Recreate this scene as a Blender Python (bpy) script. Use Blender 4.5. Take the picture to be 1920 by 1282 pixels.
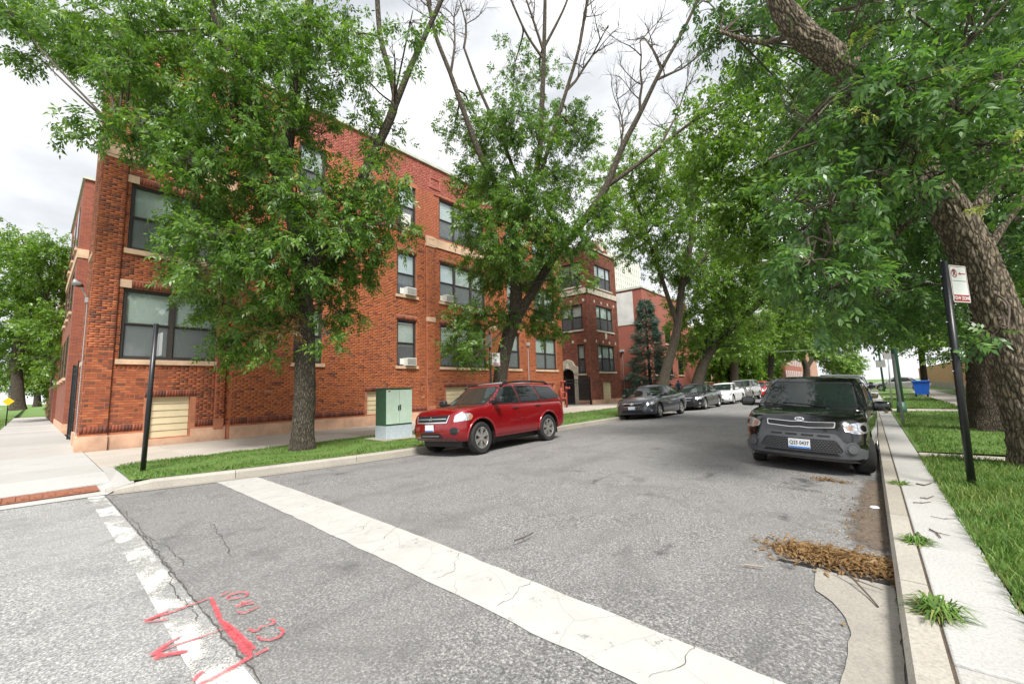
import bpy, bmesh, math, random
import numpy as np
from mathutils import Vector, Matrix
from mathutils.bvhtree import BVHTree

for o in list(bpy.data.objects):
    bpy.data.objects.remove(o, do_unlink=True)
SC = bpy.context.scene
COL = SC.collection
RNG = random.Random(7)
NR = np.random.default_rng(7)
R = math.radians

# ------------------------------------------------------------ camera
CAM_H = 1.55
F_PX, CX, CY = 772.0, 960.0, 641.0
CM = np.array([[0.7563, 0.0960, 0.6472], [0.6536, -0.0667, -0.7539], [-0.0292, 0.9931, -0.1132]])
u_, s_, vt_ = np.linalg.svd(CM); CM = u_ @ vt_
cam_d = bpy.data.cameras.new('camera')
cam_d.sensor_fit = 'HORIZONTAL'; cam_d.sensor_width = 36.0
cam_d.lens = F_PX / 1920.0 * 36.0
cam_d.clip_start = 0.05; cam_d.clip_end = 3000.0
cam = bpy.data.objects.new('camera', cam_d); COL.objects.link(cam)
mw = Matrix([list(CM[0]) + [0.0], list(CM[1]) + [0.0], list(CM[2]) + [CAM_H], [0, 0, 0, 1]])
cam.matrix_world = mw
SC.camera = cam

# ------------------------------------------------------------ world: bright overcast sky with thin breaks
SUN_EL, SUN_AZ = R(52), R(125)      # azimuth measured from +Y towards +X
W = bpy.data.worlds.new('World'); SC.world = W; W.use_nodes = True
wn = W.node_tree.nodes; wl = W.node_tree.links
wn.clear()
w_out = wn.new('ShaderNodeOutputWorld'); w_bg = wn.new('ShaderNodeBackground')
sky = wn.new('ShaderNodeTexSky'); sky.sky_type = 'NISHITA'; sky.sun_disc = False
sky.sun_elevation = SUN_EL; sky.sun_rotation = SUN_AZ; sky.air_density = 1.0; sky.dust_density = 1.5
w_tc = wn.new('ShaderNodeTexCoord'); w_map = wn.new('ShaderNodeMapping')
w_map.inputs['Scale'].default_value = (1.0, 1.0, 2.2)
w_n1 = wn.new('ShaderNodeTexNoise'); w_n1.inputs['Scale'].default_value = 1.5
w_n1.inputs['Detail'].default_value = 7; w_n1.inputs['Roughness'].default_value = 0.55; w_n1.inputs['Distortion'].default_value = 0.4
w_r1 = wn.new('ShaderNodeValToRGB')
w_r1.color_ramp.elements[0].position = 0.30; w_r1.color_ramp.elements[0].color = (0.30, 0.30, 0.30, 1)
w_r1.color_ramp.elements[1].position = 0.46; w_r1.color_ramp.elements[1].color = (1, 1, 1, 1)
w_n2 = wn.new('ShaderNodeTexNoise'); w_n2.inputs['Scale'].default_value = 2.6; w_n2.inputs['Detail'].default_value = 5
w_r2 = wn.new('ShaderNodeValToRGB')
w_r2.color_ramp.elements[0].position = 0.34; w_r2.color_ramp.elements[0].color = (3.7, 3.9, 4.15, 1)
w_r2.color_ramp.elements[1].position = 0.60; w_r2.color_ramp.elements[1].color = (6.5, 6.55, 6.65, 1)
w_mix = wn.new('ShaderNodeMix'); w_mix.data_type = 'RGBA'
wl.new(w_tc.outputs['Generated'], w_map.inputs['Vector'])
wl.new(w_map.outputs['Vector'], w_n1.inputs['Vector']); wl.new(w_map.outputs['Vector'], w_n2.inputs['Vector'])
wl.new(w_n1.outputs['Fac'], w_r1.inputs['Fac']); wl.new(w_n2.outputs['Fac'], w_r2.inputs['Fac'])
wl.new(w_r1.outputs['Color'], w_mix.inputs[0])
wl.new(sky.outputs['Color'], w_mix.inputs[6]); wl.new(w_r2.outputs['Color'], w_mix.inputs[7])
wl.new(w_mix.outputs[2], w_bg.inputs['Color'])
w_bg.inputs['Strength'].default_value = 0.10
wl.new(w_bg.outputs['Background'], w_out.inputs['Surface'])

sun_d = bpy.data.lights.new('sun', 'SUN'); sun_d.energy = 3.1; sun_d.angle = R(16); sun_d.color = (1.0, 0.965, 0.91)
sun = bpy.data.objects.new('sun', sun_d); COL.objects.link(sun)
sdir = Vector((math.sin(SUN_AZ) * math.cos(SUN_EL), math.cos(SUN_AZ) * math.cos(SUN_EL), math.sin(SUN_EL)))
sun.rotation_euler = sdir.to_track_quat('Z', 'Y').to_euler(); sun.location = (5, -15, 25)
VS = SC.view_settings
VS.view_transform = 'Standard'; VS.look = 'None'; VS.gamma = 1.0; VS.exposure = 1.0; VS.use_curve_mapping = False
SC.render.engine = 'CYCLES'
SC.cycles.max_bounces = 6; SC.cycles.transparent_max_bounces = 12

# ------------------------------------------------------------ pixel -> world helpers (modelling aids)
def ray(px, py):
    return CM @ np.array([px - CX, -(py - CY), -F_PX])
def at_z(px, py, z=0.0):
    r = ray(px, py); t = (z - CAM_H) / r[2]
    return np.array([0, 0, CAM_H]) + r * t
def at_x(px, py, x):
    r = ray(px, py); return np.array([0, 0, CAM_H]) + r * (x / r[0])
def at_y(px, py, y):
    r = ray(px, py); return np.array([0, 0, CAM_H]) + r * (y / r[1])
def at_d(px, py, d):
    return np.array([0, 0, CAM_H]) + ray(px, py) * (d / F_PX)
def depth_of(p):
    return float(-(CM.T @ (np.array(p, float) - [0, 0, CAM_H]))[2])

# ------------------------------------------------------------ scene-graph helpers
def tag(o, label, cat, group=None):
    o['label'] = label; o['category'] = cat
    if group: o['group'] = group
    return o
def thing(name, label, cat, loc=(0, 0, 0), rot=(0, 0, 0), group=None):
    o = bpy.data.objects.new(name, None); COL.objects.link(o)
    o.empty_display_size = 0.2; o.location = loc; o.rotation_euler = rot
    return tag(o, label, cat, group)
def base_mw(o):
    return Matrix.LocRotScale(o.location, o.rotation_euler, o.scale)
def world_of(o):
    m = base_mw(o)
    if o.parent: m = world_of(o.parent) @ o.matrix_parent_inverse @ m
    return m
def link(name, me, parent=None, world=True):
    o = bpy.data.objects.new(name, me); COL.objects.link(o)
    if parent is not None:
        o.parent = parent
        if world: o.matrix_parent_inverse = world_of(parent).inverted()
    return o
def mesh_np(name, V, Fq, mats, smooth=False, midx=None):
    """V (n,3), Fq: array (m,k) of equal polygons or list of lists"""
    me = bpy.data.meshes.new(name)
    V = np.asarray(V, np.float32)
    if isinstance(Fq, np.ndarray):
        m, k = Fq.shape
        me.vertices.add(len(V)); me.vertices.foreach_set('co', V.ravel())
        me.loops.add(m * k); me.loops.foreach_set('vertex_index', Fq.astype(np.int32).ravel())
        me.polygons.add(m)
        me.polygons.foreach_set('loop_start', np.arange(0, m * k, k, dtype=np.int32))
        try: me.polygons.foreach_set('loop_total', np.full(m, k, np.int32))
        except Exception: pass
    else:
        me.from_pydata([tuple(map(float, v)) for v in V], [], [list(map(int, f)) for f in Fq])
    if not isinstance(mats, (list, tuple)): mats = [mats]
    for mm in mats: me.materials.append(mm)
    if midx is not None: me.polygons.foreach_set('material_index', np.asarray(midx, np.int32))
    if smooth: me.polygons.foreach_set('use_smooth', np.ones(len(me.polygons), bool))
    me.update(calc_edges=True); me.validate()
    return me

class MB:
    def __init__(s): s.v = []; s.f = []; s.mi = []; s.cur = 0
    def add(s, vs, fs):
        b = len(s.v); s.v += [tuple(map(float, p)) for p in vs]
        for f in fs: s.f.append([b + i for i in f]); s.mi.append(s.cur)
        return s
    def box(s, x0, x1, y0, y1, z0, z1):
        vs = [(x0, y0, z0), (x1, y0, z0), (x1, y1, z0), (x0, y1, z0), (x0, y0, z1), (x1, y0, z1), (x1, y1, z1), (x0, y1, z1)]
        return s.add(vs, [(0, 3, 2, 1), (4, 5, 6, 7), (0, 1, 5, 4), (1, 2, 6, 5), (2, 3, 7, 6), (3, 0, 4, 7)])
    def fbox(s, fr, u0, u1, n0, n1, z0, z1):
        """box in a wall frame fr=(origin, udir, ndir)"""
        o, u, n = fr
        vs = []
        for z in (z0, z1):
            for (a, b) in ((u0, n0), (u1, n0), (u1, n1), (u0, n1)):
                vs.append((o[0] + u[0] * a + n[0] * b, o[1] + u[1] * a + n[1] * b, o[2] + z))
        fs = [(0, 3, 2, 1), (4, 5, 6, 7), (0, 1, 5, 4), (1, 2, 6, 5), (2, 3, 7, 6), (3, 0, 4, 7)]
        if (u[0] * n[1] - u[1] * n[0]) < 0: fs = [f[::-1] for f in fs]
        return s.add(vs, fs)
    def bevbox(s, x0, x1, y0, y1, z0, z1, b):
        bm = bmesh.new(); bmesh.ops.create_cube(bm, size=1)
        for v in bm.verts:
            v.co = Vector(((x0 + x1) / 2 + v.co.x * (x1 - x0), (y0 + y1) / 2 + v.co.y * (y1 - y0), (z0 + z1) / 2 + v.co.z * (z1 - z0)))
        bmesh.ops.bevel(bm, geom=bm.edges[:], offset=b, segments=2, affect='EDGES', profile=0.5)
        bm.verts.index_update()
        s.add([v.co for v in bm.verts], [[v.index for v in f.verts] for f in bm.faces]); bm.free(); return s
    def tube(s, pts, rad, n=8, caps=True):
        pts = [Vector(p) for p in pts]
        if not isinstance(rad, (list, tuple)): rad = [rad] * len(pts)
        prev = None; vs = []
        for i, p in enumerate(pts):
            d = (pts[min(i + 1, len(pts) - 1)] - pts[max(i - 1, 0)])
            d = d.normalized() if d.length > 1e-9 else Vector((0, 0, 1))
            if prev is None:
                a = Vector((1, 0, 0)) if abs(d.x) < 0.8 else Vector((0, 1, 0))
                e1 = d.cross(a).normalized()
            else:
                e1 = (prev - d * prev.dot(d))
                e1 = e1.normalized() if e1.length > 1e-6 else d.orthogonal().normalized()
            prev = e1; e2 = d.cross(e1)
            for k in range(n):
                a = 2 * math.pi * k / n
                vs.append(p + (e1 * math.cos(a) + e2 * math.sin(a)) * rad[i])
        fs = []
        for i in range(len(pts) - 1):
            for k in range(n):
                k2 = (k + 1) % n
                fs.append((i * n + k, i * n + k2, (i + 1) * n + k2, (i + 1) * n + k))
        if caps: fs.append(tuple(range(n - 1, -1, -1))); fs.append(tuple((len(pts) - 1) * n + k for k in range(n)))
        return s.add(vs, fs)
    def lathe(s, prof, n=24, M4=None, axis='z'):
        """prof: list of (r,h); revolve round axis"""
        vs = []
        for (r, h) in prof:
            for k in range(n):
                a = 2 * math.pi * k / n
                p = (r * math.cos(a), r * math.sin(a), h) if axis == 'z' else (r * math.cos(a), h, r * math.sin(a))
                if M4 is not None: p = tuple(M4 @ Vector(p))
                vs.append(p)
        fs = []
        for i in range(len(prof) - 1):
            for k in range(n):
                k2 = (k + 1) % n
                q = (i * n + k, i * n + k2, (i + 1) * n + k2, (i + 1) * n + k)
                fs.append(q if axis == 'z' else q[::-1])
        return s.add(vs, fs)
    def poly(s, pts): return s.add(pts, [tuple(range(len(pts)))])
    def build(s, name, mat, parent=None, smooth=False, world=True):
        me = bpy.data.meshes.new(name); me.from_pydata(s.v, [], s.f)
        mats = mat if isinstance(mat, (list, tuple)) else [mat]
        for m in mats: me.materials.append(m)
        if len(mats) > 1: me.polygons.foreach_set('material_index', s.mi)
        if smooth:
            me.polygons.foreach_set('use_smooth', [True] * len(me.polygons))
        me.update()
        return link(name, me, parent, world)

# ------------------------------------------------------------ materials
def srgb(r, g, b):
    f = lambda c: ((c / 255.0) / 12.92) if c / 255.0 <= 0.04045 else (((c / 255.0) + 0.055) / 1.055) ** 2.4
    return (f(r), f(g), f(b), 1.0)
class NT:
    def __init__(s, name):
        s.m = bpy.data.materials.new(name); s.m.use_nodes = True
        s.n = s.m.node_tree.nodes; s.l = s.m.node_tree.links; s.n.clear()
        s.out = s.n.new('ShaderNodeOutputMaterial')
        s.p = s.n.new('ShaderNodeBsdfPrincipled'); s.l.new(s.p.outputs[0], s.out.inputs[0])
    def node(s, t, **kw):
        nd = s.n.new('ShaderNode' + t)
        for k, v in kw.items():
            if k in nd.inputs: nd.inputs[k].default_value = v
            else: setattr(nd, k, v)
        return nd
    def set(s, **kw):
        for k, v in kw.items(): s.p.inputs[k.replace('_', ' ')].default_value = v
        return s
    def coord(s, which='Object', scale=None):
        tc = s.node('TexCoord')
        if scale is None: return tc.outputs[which]
        mp = s.node('Mapping'); mp.inputs['Scale'].default_value = scale
        s.l.new(tc.outputs[which], mp.inputs['Vector']); return mp.outputs['Vector']
    def noise(s, scale, detail=4, rough=0.55, vec=None, dist=0.0):
        nd = s.node('TexNoise', Scale=scale, Detail=detail, Roughness=rough, Distortion=dist)
        if vec is not None: s.l.new(vec, nd.inputs['Vector'])
        return nd.outputs['Fac']
    def ramp(s, fac, stops, interp='LINEAR'):
        nd = s.node('ValToRGB'); cr = nd.color_ramp; cr.interpolation = interp
        while len(cr.elements) < len(stops): cr.elements.new(0.5)
        for e, (p, c) in zip(cr.elements, stops):
            e.position = p; e.color = c if len(c) == 4 else tuple(c) + (1,)
        s.l.new(fac, nd.inputs['Fac']); return nd.outputs['Color']
    def mix(s, fac, a, b, mode='MIX'):
        nd = s.node('Mix'); nd.data_type = 'RGBA'; nd.blend_type = mode
        for i, v in ((0, fac), (6, a), (7, b)):
            if hasattr(v, 'is_linked') or hasattr(v, 'node'): s.l.new(v, nd.inputs[i])
            else: nd.inputs[i].default_value = v
        return nd.outputs[2]
    def math(s, op, a, b=0.5):
        nd = s.node('Math'); nd.operation = op
        for i, v in ((0, a), (1, b)):
            if hasattr(v, 'node'): s.l.new(v, nd.inputs[i])
            else: nd.inputs[i].default_value = v
        return nd.outputs[0]
    def bump(s, h, strength=0.3, dist=0.01):
        nd = s.node('Bump', Strength=strength, Distance=dist); s.l.new(h, nd.inputs['Height'])
        s.l.new(nd.outputs[0], s.p.inputs['Normal'])
    def col(s, c): s.l.new(c, s.p.inputs['Base Color'])
    def rand(s, kind='island'):
        if kind == 'island': return s.node('NewGeometry').outputs['Random Per Island']
        return s.node('ObjectInfo').outputs['Random']
G4 = lambda v, a=1.0: (v, v, v, a)

def simple(name, c, rough=0.6, metal=0.0, vary=0.12, scale=8.0, bump=0.0, coat=0.0):
    t = NT(name); t.set(Roughness=rough, Metallic=metal)
    if coat: t.set(Coat_Weight=coat, Coat_Roughness=0.03)
    n = t.noise(scale, 5, 0.6, t.coord('Object'))
    lo = tuple(x * (1 - vary) for x in c[:3]) + (1,); hi = tuple(min(1, x * (1 + vary)) for x in c[:3]) + (1,)
    t.col(t.ramp(n, [(0.3, lo), (0.7, hi)]))
    if bump: t.bump(t.noise(scale * 6, 4, 0.6, t.coord('Object')), bump, 0.005)
    return t.m
MT = {}
def m_brick(name, stops, kind='island', rough=0.85, soot=True):
    t = NT(name); t.set(Roughness=rough)
    r = t.rand(kind)
    c = t.ramp(r, stops)
    oc = t.coord('Object')
    n = t.noise(60, 4, 0.7, oc)
    c = t.mix(0.5, c, t.ramp(n, [(0.3, G4(0.62)), (0.7, G4(1.2))]), 'MULTIPLY')
    if soot:
        big = t.noise(0.6, 5, 0.6, oc)
        st = t.noise(1.3, 5, 0.6, t.coord('Object', (2.5, 2.5, 0.35))); c = t.mix(t.ramp(st, [(0.5, G4(0)), (0.72, G4(0.32))]), c, (0.20, 0.075, 0.05, 1)); c = t.mix(t.ramp(big, [(0.45, G4(0.0)), (0.75, G4(0.22))]), c, (0.16, 0.075, 0.05, 1))
    t.col(c); t.bump(n, 0.25, 0.004)
    return t.m
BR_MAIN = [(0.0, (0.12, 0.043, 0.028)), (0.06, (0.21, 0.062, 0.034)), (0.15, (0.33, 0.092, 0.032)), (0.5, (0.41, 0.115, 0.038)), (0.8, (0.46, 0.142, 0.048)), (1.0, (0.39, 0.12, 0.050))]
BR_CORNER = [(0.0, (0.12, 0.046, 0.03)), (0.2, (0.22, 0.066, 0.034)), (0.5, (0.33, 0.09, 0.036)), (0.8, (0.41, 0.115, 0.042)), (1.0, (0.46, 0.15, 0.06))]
BR_DARK = [(0.0, (0.10, 0.034, 0.024)), (0.4, (0.17, 0.05, 0.03)), (0.8, (0.27, 0.07, 0.036)), (1.0, (0.33, 0.09, 0.045))]
BR_TWO = [(0.0, (0.09, 0.035, 0.026)), (0.3, (0.18, 0.055, 0.036)), (0.7, (0.26, 0.075, 0.044)), (1.0, (0.33, 0.10, 0.055))]
MT['brick'] = m_brick('brick_main', BR_MAIN)
MT['brick_corner'] = m_brick('brick_corner', BR_CORNER)
MT['brick_corner_obj'] = m_brick('brick_corner_single', BR_CORNER, 'object')
MT['brick_dark'] = m_brick('brick_dark', BR_DARK)
MT['brick_two'] = m_brick('brick_two', BR_TWO)
MT['paint_orange'] = m_brick('painted_brick_orange', [(0, (0.42, 0.125, 0.06)), (1, (0.50, 0.155, 0.075))])
MT['paint_pink'] = m_brick('painted_brick_pink', [(0, (0.34, 0.085, 0.058)), (0.6, (0.42, 0.115, 0.085)), (1, (0.47, 0.17, 0.13))])
MT['mortar'] = simple('mortar', (0.40, 0.155, 0.085, 1), 0.95, vary=0.25, scale=3, bump=0.3)
MT['mortar_two'] = simple('mortar_two', (0.25, 0.12, 0.085, 1), 0.95, vary=0.25, scale=3)
MT['stone'] = simple('limestone', (0.58, 0.40, 0.27, 1), 0.85, vary=0.22, scale=2.5, bump=0.25)
MT['stone_pale'] = simple('limestone_pale', (0.52, 0.46, 0.38, 1), 0.85, vary=0.22, scale=2.5, bump=0.25)
MT['stone_base'] = simple('stone_base', (0.60, 0.37, 0.25, 1), 0.85, vary=0.28, scale=1.6, bump=0.3)
MT['coping'] = simple('coping', (0.50, 0.52, 0.45, 1), 0.7, vary=0.2, scale=2)
MT['frame'] = simple('window_frame_bronze', (0.045, 0.038, 0.034, 1), 0.45, vary=0.15)
MT['black_metal'] = simple('black_painted_metal', (0.012, 0.013, 0.016, 1), 0.35, vary=0.3, scale=14, bump=0.08)
MT['siding'] = simple('beige_siding', (0.62, 0.52, 0.33, 1), 0.55, vary=0.07, scale=3)
MT['white_plastic'] = simple('white_plastic', (0.70, 0.69, 0.64, 1), 0.5, vary=0.08)
MT['grey_metal'] = simple('grey_metal', (0.33, 0.34, 0.35, 1), 0.4, 0.6, vary=0.12)
MT['galv'] = simple('galvanised', (0.42, 0.44, 0.46, 1), 0.5, 0.3, vary=0.15)
MT['dark_room'] = simple('dark_interior', (0.02, 0.02, 0.022, 1), 0.9)
MT['room_grey'] = simple('dim_interior', (0.10, 0.10, 0.10, 1), 0.9)
MT['roofing'] = simple('tar_roof', (0.09, 0.085, 0.08, 1), 0.95)
MT['green_metal'] = simple('dark_green_paint', (0.03, 0.10, 0.055, 1), 0.45, vary=0.2)
MT['pole_green'] = simple('green_pole_paint', (0.045, 0.12, 0.085, 1), 0.5, vary=0.2)
MT['red_paint_metal'] = simple('red_standpipe', (0.30, 0.05, 0.04, 1), 0.45, vary=0.2)
MT['blue_plastic'] = simple('blue_bin_plastic', (0.012, 0.11, 0.55, 1), 0.4, vary=0.1)
MT['dark_plastic'] = simple('dark_plastic', (0.02, 0.02, 0.022, 1), 0.5)

def m_blind(name, c, freq):
    t = NT(name); t.set(Roughness=0.7)
    wv = t.node('TexWave', Scale=freq, Distortion=0.0); wv.bands_direction = 'Z'
    t.l.new(t.coord('Object'), wv.inputs['Vector'])
    t.col(t.ramp(wv.outputs['Fac'], [(0.0, tuple(x * 0.72 for x in c)), (0.5, c)]))
    t.bump(wv.outputs['Fac'], 0.4, 0.01)
    return t.m
MT['blind'] = m_blind('white_blind', (0.86, 0.87, 0.85), 9.0)
MT['shade'] = simple('roller_shade', (0.84, 0.85, 0.83, 1), 0.8, vary=0.05)
def m_glass():
    t = NT('window_glass'); t.n.remove(t.p)
    tr = t.node('BsdfTransparent'); tr.inputs['Color'].default_value = (0.86, 0.90, 0.89, 1)
    gl = t.node('BsdfGlossy'); gl.inputs['Roughness'].default_value = 0.015; gl.inputs['Color'].default_value = (0.95, 0.97, 1, 1)
    fr = t.node('LayerWeight', Blend=0.5); fc = t.math('POWER', fr.outputs['Facing'], 5.0)
    f2 = t.math('MULTIPLY', fc, 0.90); f3 = t.math('ADD', f2, 0.15); f4 = t.node('Clamp'); t.l.new(f3, f4.inputs[0])
    mx = t.node('MixShader'); t.l.new(f4.outputs[0], mx.inputs[0]); t.l.new(tr.outputs[0], mx.inputs[1]); t.l.new(gl.outputs[0], mx.inputs[2])
    t.l.new(mx.outputs[0], t.out.inputs[0]); return t.m
MT['glass'] = m_glass()
def m_screen():
    t = NT('insect_screen'); t.n.remove(t.p)
    tr = t.node('BsdfTransparent'); df = t.node('BsdfDiffuse'); df.inputs['Color'].default_value = (0.16, 0.17, 0.18, 1)
    mx = t.node('MixShader', Fac=0.36); t.l.new(tr.outputs[0], mx.inputs[1]); t.l.new(df.outputs[0], mx.inputs[2])
    t.l.new(mx.outputs[0], t.out.inputs[0]); return t.m
MT['screen'] = m_screen()

def m_asphalt(name, dark, light, bump=0.6):
    t = NT(name); t.set(Roughness=0.9)
    oc = t.coord('Object')
    fine = t.noise(62, 5, 0.8, oc)
    vor = t.node('TexVoronoi', Scale=75.0); t.l.new(oc, vor.inputs['Vector'])
    c1 = t.ramp(fine, [(0.34, tuple(x * 0.30 for x in dark)), (0.48, dark), (0.64, tuple(min(1, x * 2.1) for x in light))])
    c1 = t.mix(0.55, c1, t.ramp(vor.outputs['Color'], [(0.1, G4(0.30)), (0.9, G4(1.65))]), 'MULTIPLY')
    big = t.noise(0.35, 6, 0.62, oc, 0.6)
    c = t.mix(t.ramp(big, [(0.38, G4(0)), (0.66, G4(0.6))]), c1, light + (1,)); mid = t.noise(1.1, 6, 0.7, oc, 0.8); c = t.mix(t.ramp(mid, [(0.50, G4(0)), (0.70, G4(0.5))]), c, tuple(x * 0.72 for x in dark) + (1,))
    streak = t.noise(1.0, 5, 0.6, t.coord('Object', (1.6, 0.18, 1)))
    c = t.mix(t.ramp(streak, [(0.52, G4(0)), (0.78, G4(0.45))]), c, tuple(x * 0.55 for x in dark) + (1,))
    spots = t.noise(2.3, 3, 0.5, oc)
    c = t.mix(t.ramp(spots, [(0.64, G4(0)), (0.72, G4(0.4))]), c, tuple(x * 0.5 for x in dark) + (1,))
    t.col(c); t.bump(fine, bump, 0.008)
    return t.m
MT['asphalt'] = m_asphalt('asphalt_worn', (0.138, 0.135, 0.131), (0.213, 0.208, 0.203))
MT['asphalt_light'] = m_asphalt('asphalt_bleached', (0.22, 0.218, 0.213), (0.30, 0.297, 0.29))
def m_concrete(name, c, island=True, bump=0.3, dirt=0.35):
    t = NT(name); t.set(Roughness=0.88)
    oc = t.coord('Object')
    f = t.noise(55, 6, 0.8, oc)
    base = t.ramp(f, [(0.3, tuple(x * 0.62 for x in c)), (0.5, c), (0.7, tuple(min(1, x * 1.25) for x in c))])
    sp = t.noise(16, 4, 0.7, oc); base = t.mix(t.ramp(sp, [(0.62, G4(0)), (0.72, G4(0.35))]), base, tuple(x * 0.45 for x in c) + (1,))
    if island:
        r = t.rand('object')
        base = t.mix(1.0, base, t.ramp(r, [(0, (0.86, 0.84, 0.80)), (1, (1.06, 1.06, 1.06))]), 'MULTIPLY')
    big = t.noise(1.1, 6, 0.65, oc, 0.5)
    base = t.mix(t.ramp(big, [(0.45, G4(0)), (0.8, G4(dirt))]), base, tuple(x * 0.55 for x in c) + (1,))
    t.col(base); t.bump(f, bump, 0.004)
    return t.m
MT['concrete'] = m_concrete('sidewalk_concrete', (0.44, 0.40, 0.35))
MT['concrete_new'] = m_concrete('pale_concrete', (0.41, 0.405, 0.39), dirt=0.32)
MT['kerb'] = m_concrete('kerb_concrete', (0.38, 0.355, 0.31), dirt=0.55)
MT['gutter'] = m_concrete('gutter_concrete', (0.30, 0.28, 0.245), dirt=0.6)
def m_worn_paint(name, c, thr=0.42, scale=7.0, soft=0.08, aniso=(1, 1, 1), rough=0.7, fine=0.35):
    t = NT(name); t.set(Roughness=rough)
    oc = t.coord('Object', aniso)
    n = t.noise(scale, 8, 0.68, oc, 0.3); f = t.noise(95, 3, 0.7, t.coord('Object'))
    mixn = t.math('ADD', t.math('MULTIPLY', n, 1 - fine), t.math('MULTIPLY', f, fine))
    a = t.ramp(mixn, [(thr - soft, G4(0)), (thr + soft, G4(1))])
    cc = t.ramp(t.noise(3, 5, 0.6, oc), [(0.3, tuple(x * 0.86 for x in c)), (0.7, c)])
    crack = t.node('TexVoronoi', Scale=2.2); crack.feature = 'DISTANCE_TO_EDGE'
    wob = t.node('Mix'); wob.data_type = 'RGBA'; wob.inputs[0].default_value = 0.12
    t.l.new(oc, wob.inputs[6]); nz = t.node('TexNoise', Scale=3.0); t.l.new(oc, nz.inputs['Vector']); t.l.new(nz.outputs['Color'], wob.inputs[7])
    t.l.new(wob.outputs[2], crack.inputs['Vector'])
    cc = t.mix(t.ramp(crack.outputs['Distance'], [(0.002, G4(0.45)), (0.006, G4(0))]), cc, (0.16, 0.15, 0.14, 1))
    t.col(cc); t.bump(f, 0.35, 0.004)
    tr = t.node('BsdfTransparent'); mx = t.node('MixShader')
    t.l.new(a, mx.inputs[0]); t.l.new(tr.outputs[0], mx.inputs[1]); t.l.new(t.p.outputs[0], mx.inputs[2])
    t.l.new(mx.outputs[0], t.out.inputs[0]); return t.m
MT['white_line'] = m_worn_paint('white_road_paint', (0.48, 0.47, 0.445), thr=0.355, soft=0.07)
MT['worn_line'] = m_worn_paint('worn_white_road_paint', (0.62, 0.61, 0.58), thr=0.49, scale=1.9, soft=0.035, fine=0.28, aniso=(0.8, 1.3, 1))
MT['red_spray'] = m_worn_paint('red_spray_paint', (0.78, 0.09, 0.11), thr=0.40, soft=0.10, fine=0.75)
MT['soil'] = simple('soil', (0.085, 0.062, 0.042, 1), 0.95, vary=0.4, scale=12, bump=0.8)
MT['tar'] = simple('crack_tar', (0.075, 0.07, 0.062, 1), 0.9, vary=0.4, scale=20)
MT['dirt'] = m_worn_paint('road_dirt', (0.12, 0.095, 0.072), thr=0.40, scale=5, soft=0.12, fine=0.3, rough=0.95)
MT['stain'] = m_worn_paint('oil_stain', (0.06, 0.058, 0.056), thr=0.50, scale=4, soft=0.12, fine=0.3, rough=0.8)
def m_lawn():
    t = NT('lawn_ground'); t.set(Roughness=0.95)
    oc = t.coord('Object')
    c = t.ramp(t.noise(14, 6, 0.7, oc), [(0.25, (0.05, 0.085, 0.018)), (0.5, (0.10, 0.19, 0.032)), (0.75, (0.17, 0.27, 0.06))])
    c = t.mix(t.ramp(t.noise(0.9, 5, 0.6, oc), [(0.55, G4(0)), (0.75, G4(0.6))]), c, (0.17, 0.15, 0.07, 1))
    t.col(c); t.bump(t.noise(40, 4, 0.7, oc), 0.8, 0.03); return t.m
MT['lawn'] = m_lawn()
def m_blade(name, stops):
    t = NT(name); t.set(Roughness=0.6)
    c = t.ramp(t.rand('island'), stops)
    big = t.noise(0.8, 4, 0.6, t.coord('Object'))
    c = t.mix(t.ramp(big, [(0.5, G4(0)), (0.75, G4(0.5))]), c, (0.26, 0.27, 0.07, 1))
    t.col(c)
    tl = t.node('BsdfTranslucent'); t.l.new(c, tl.inputs['Color']); mx = t.node('MixShader', Fac=0.35)
    t.l.new(t.p.outputs[0], mx.inputs[1]); t.l.new(tl.outputs[0], mx.inputs[2]); t.l.new(mx.outputs[0], t.out.inputs[0]); return t.m
MT['grass'] = m_blade('grass_blades', [(0, (0.05, 0.115, 0.018)), (0.5, (0.11, 0.225, 0.032)), (0.85, (0.18, 0.31, 0.055)), (1, (0.33, 0.30, 0.11))])
def m_leaf(name, stops, rough=0.42, trans=0.30):
    t = NT(name); t.set(Roughness=rough)
    v = t.math('ADD', t.math('MULTIPLY', t.rand('island'), 0.75), t.math('MULTIPLY', t.math('SUBTRACT', t.noise(1.3, 3, 0.6, t.coord('Object')), 0.5), 1.1)); v = t.math('ADD', v, 0.12)
    c = t.ramp(v, stops)
    t.col(c)
    tl = t.node('BsdfTranslucent'); tc = t.mix(1.0, c, (1.5, 1.6, 0.7, 1), 'MULTIPLY'); t.l.new(tc, tl.inputs['Color'])
    mx = t.node('MixShader', Fac=trans)
    t.l.new(t.p.outputs[0], mx.inputs[1]); t.l.new(tl.outputs[0], mx.inputs[2]); t.l.new(mx.outputs[0], t.out.inputs[0]); return t.m
MT['leaf_ash'] = m_leaf('ash_leaf', [(0, (0.050, 0.110, 0.022)), (0.5, (0.103, 0.200, 0.036)), (0.85, (0.17, 0.29, 0.05)), (1, (0.27, 0.39, 0.07))], 0.40, 0.38)
MT['leaf_near'] = m_leaf('near_ash_leaf', [(0, (0.042, 0.100, 0.034)), (0.5, (0.080, 0.172, 0.048)), (0.85, (0.135, 0.25, 0.060)), (1, (0.23, 0.36, 0.08))], 0.36, 0.34)
MT['leaf_maple'] = m_leaf('broad_leaf', [(0, (0.065, 0.135, 0.020)), (0.5, (0.125, 0.232, 0.032)), (0.85, (0.20, 0.33, 0.05)), (1, (0.29, 0.42, 0.07))], 0.40, 0.40)
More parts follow.
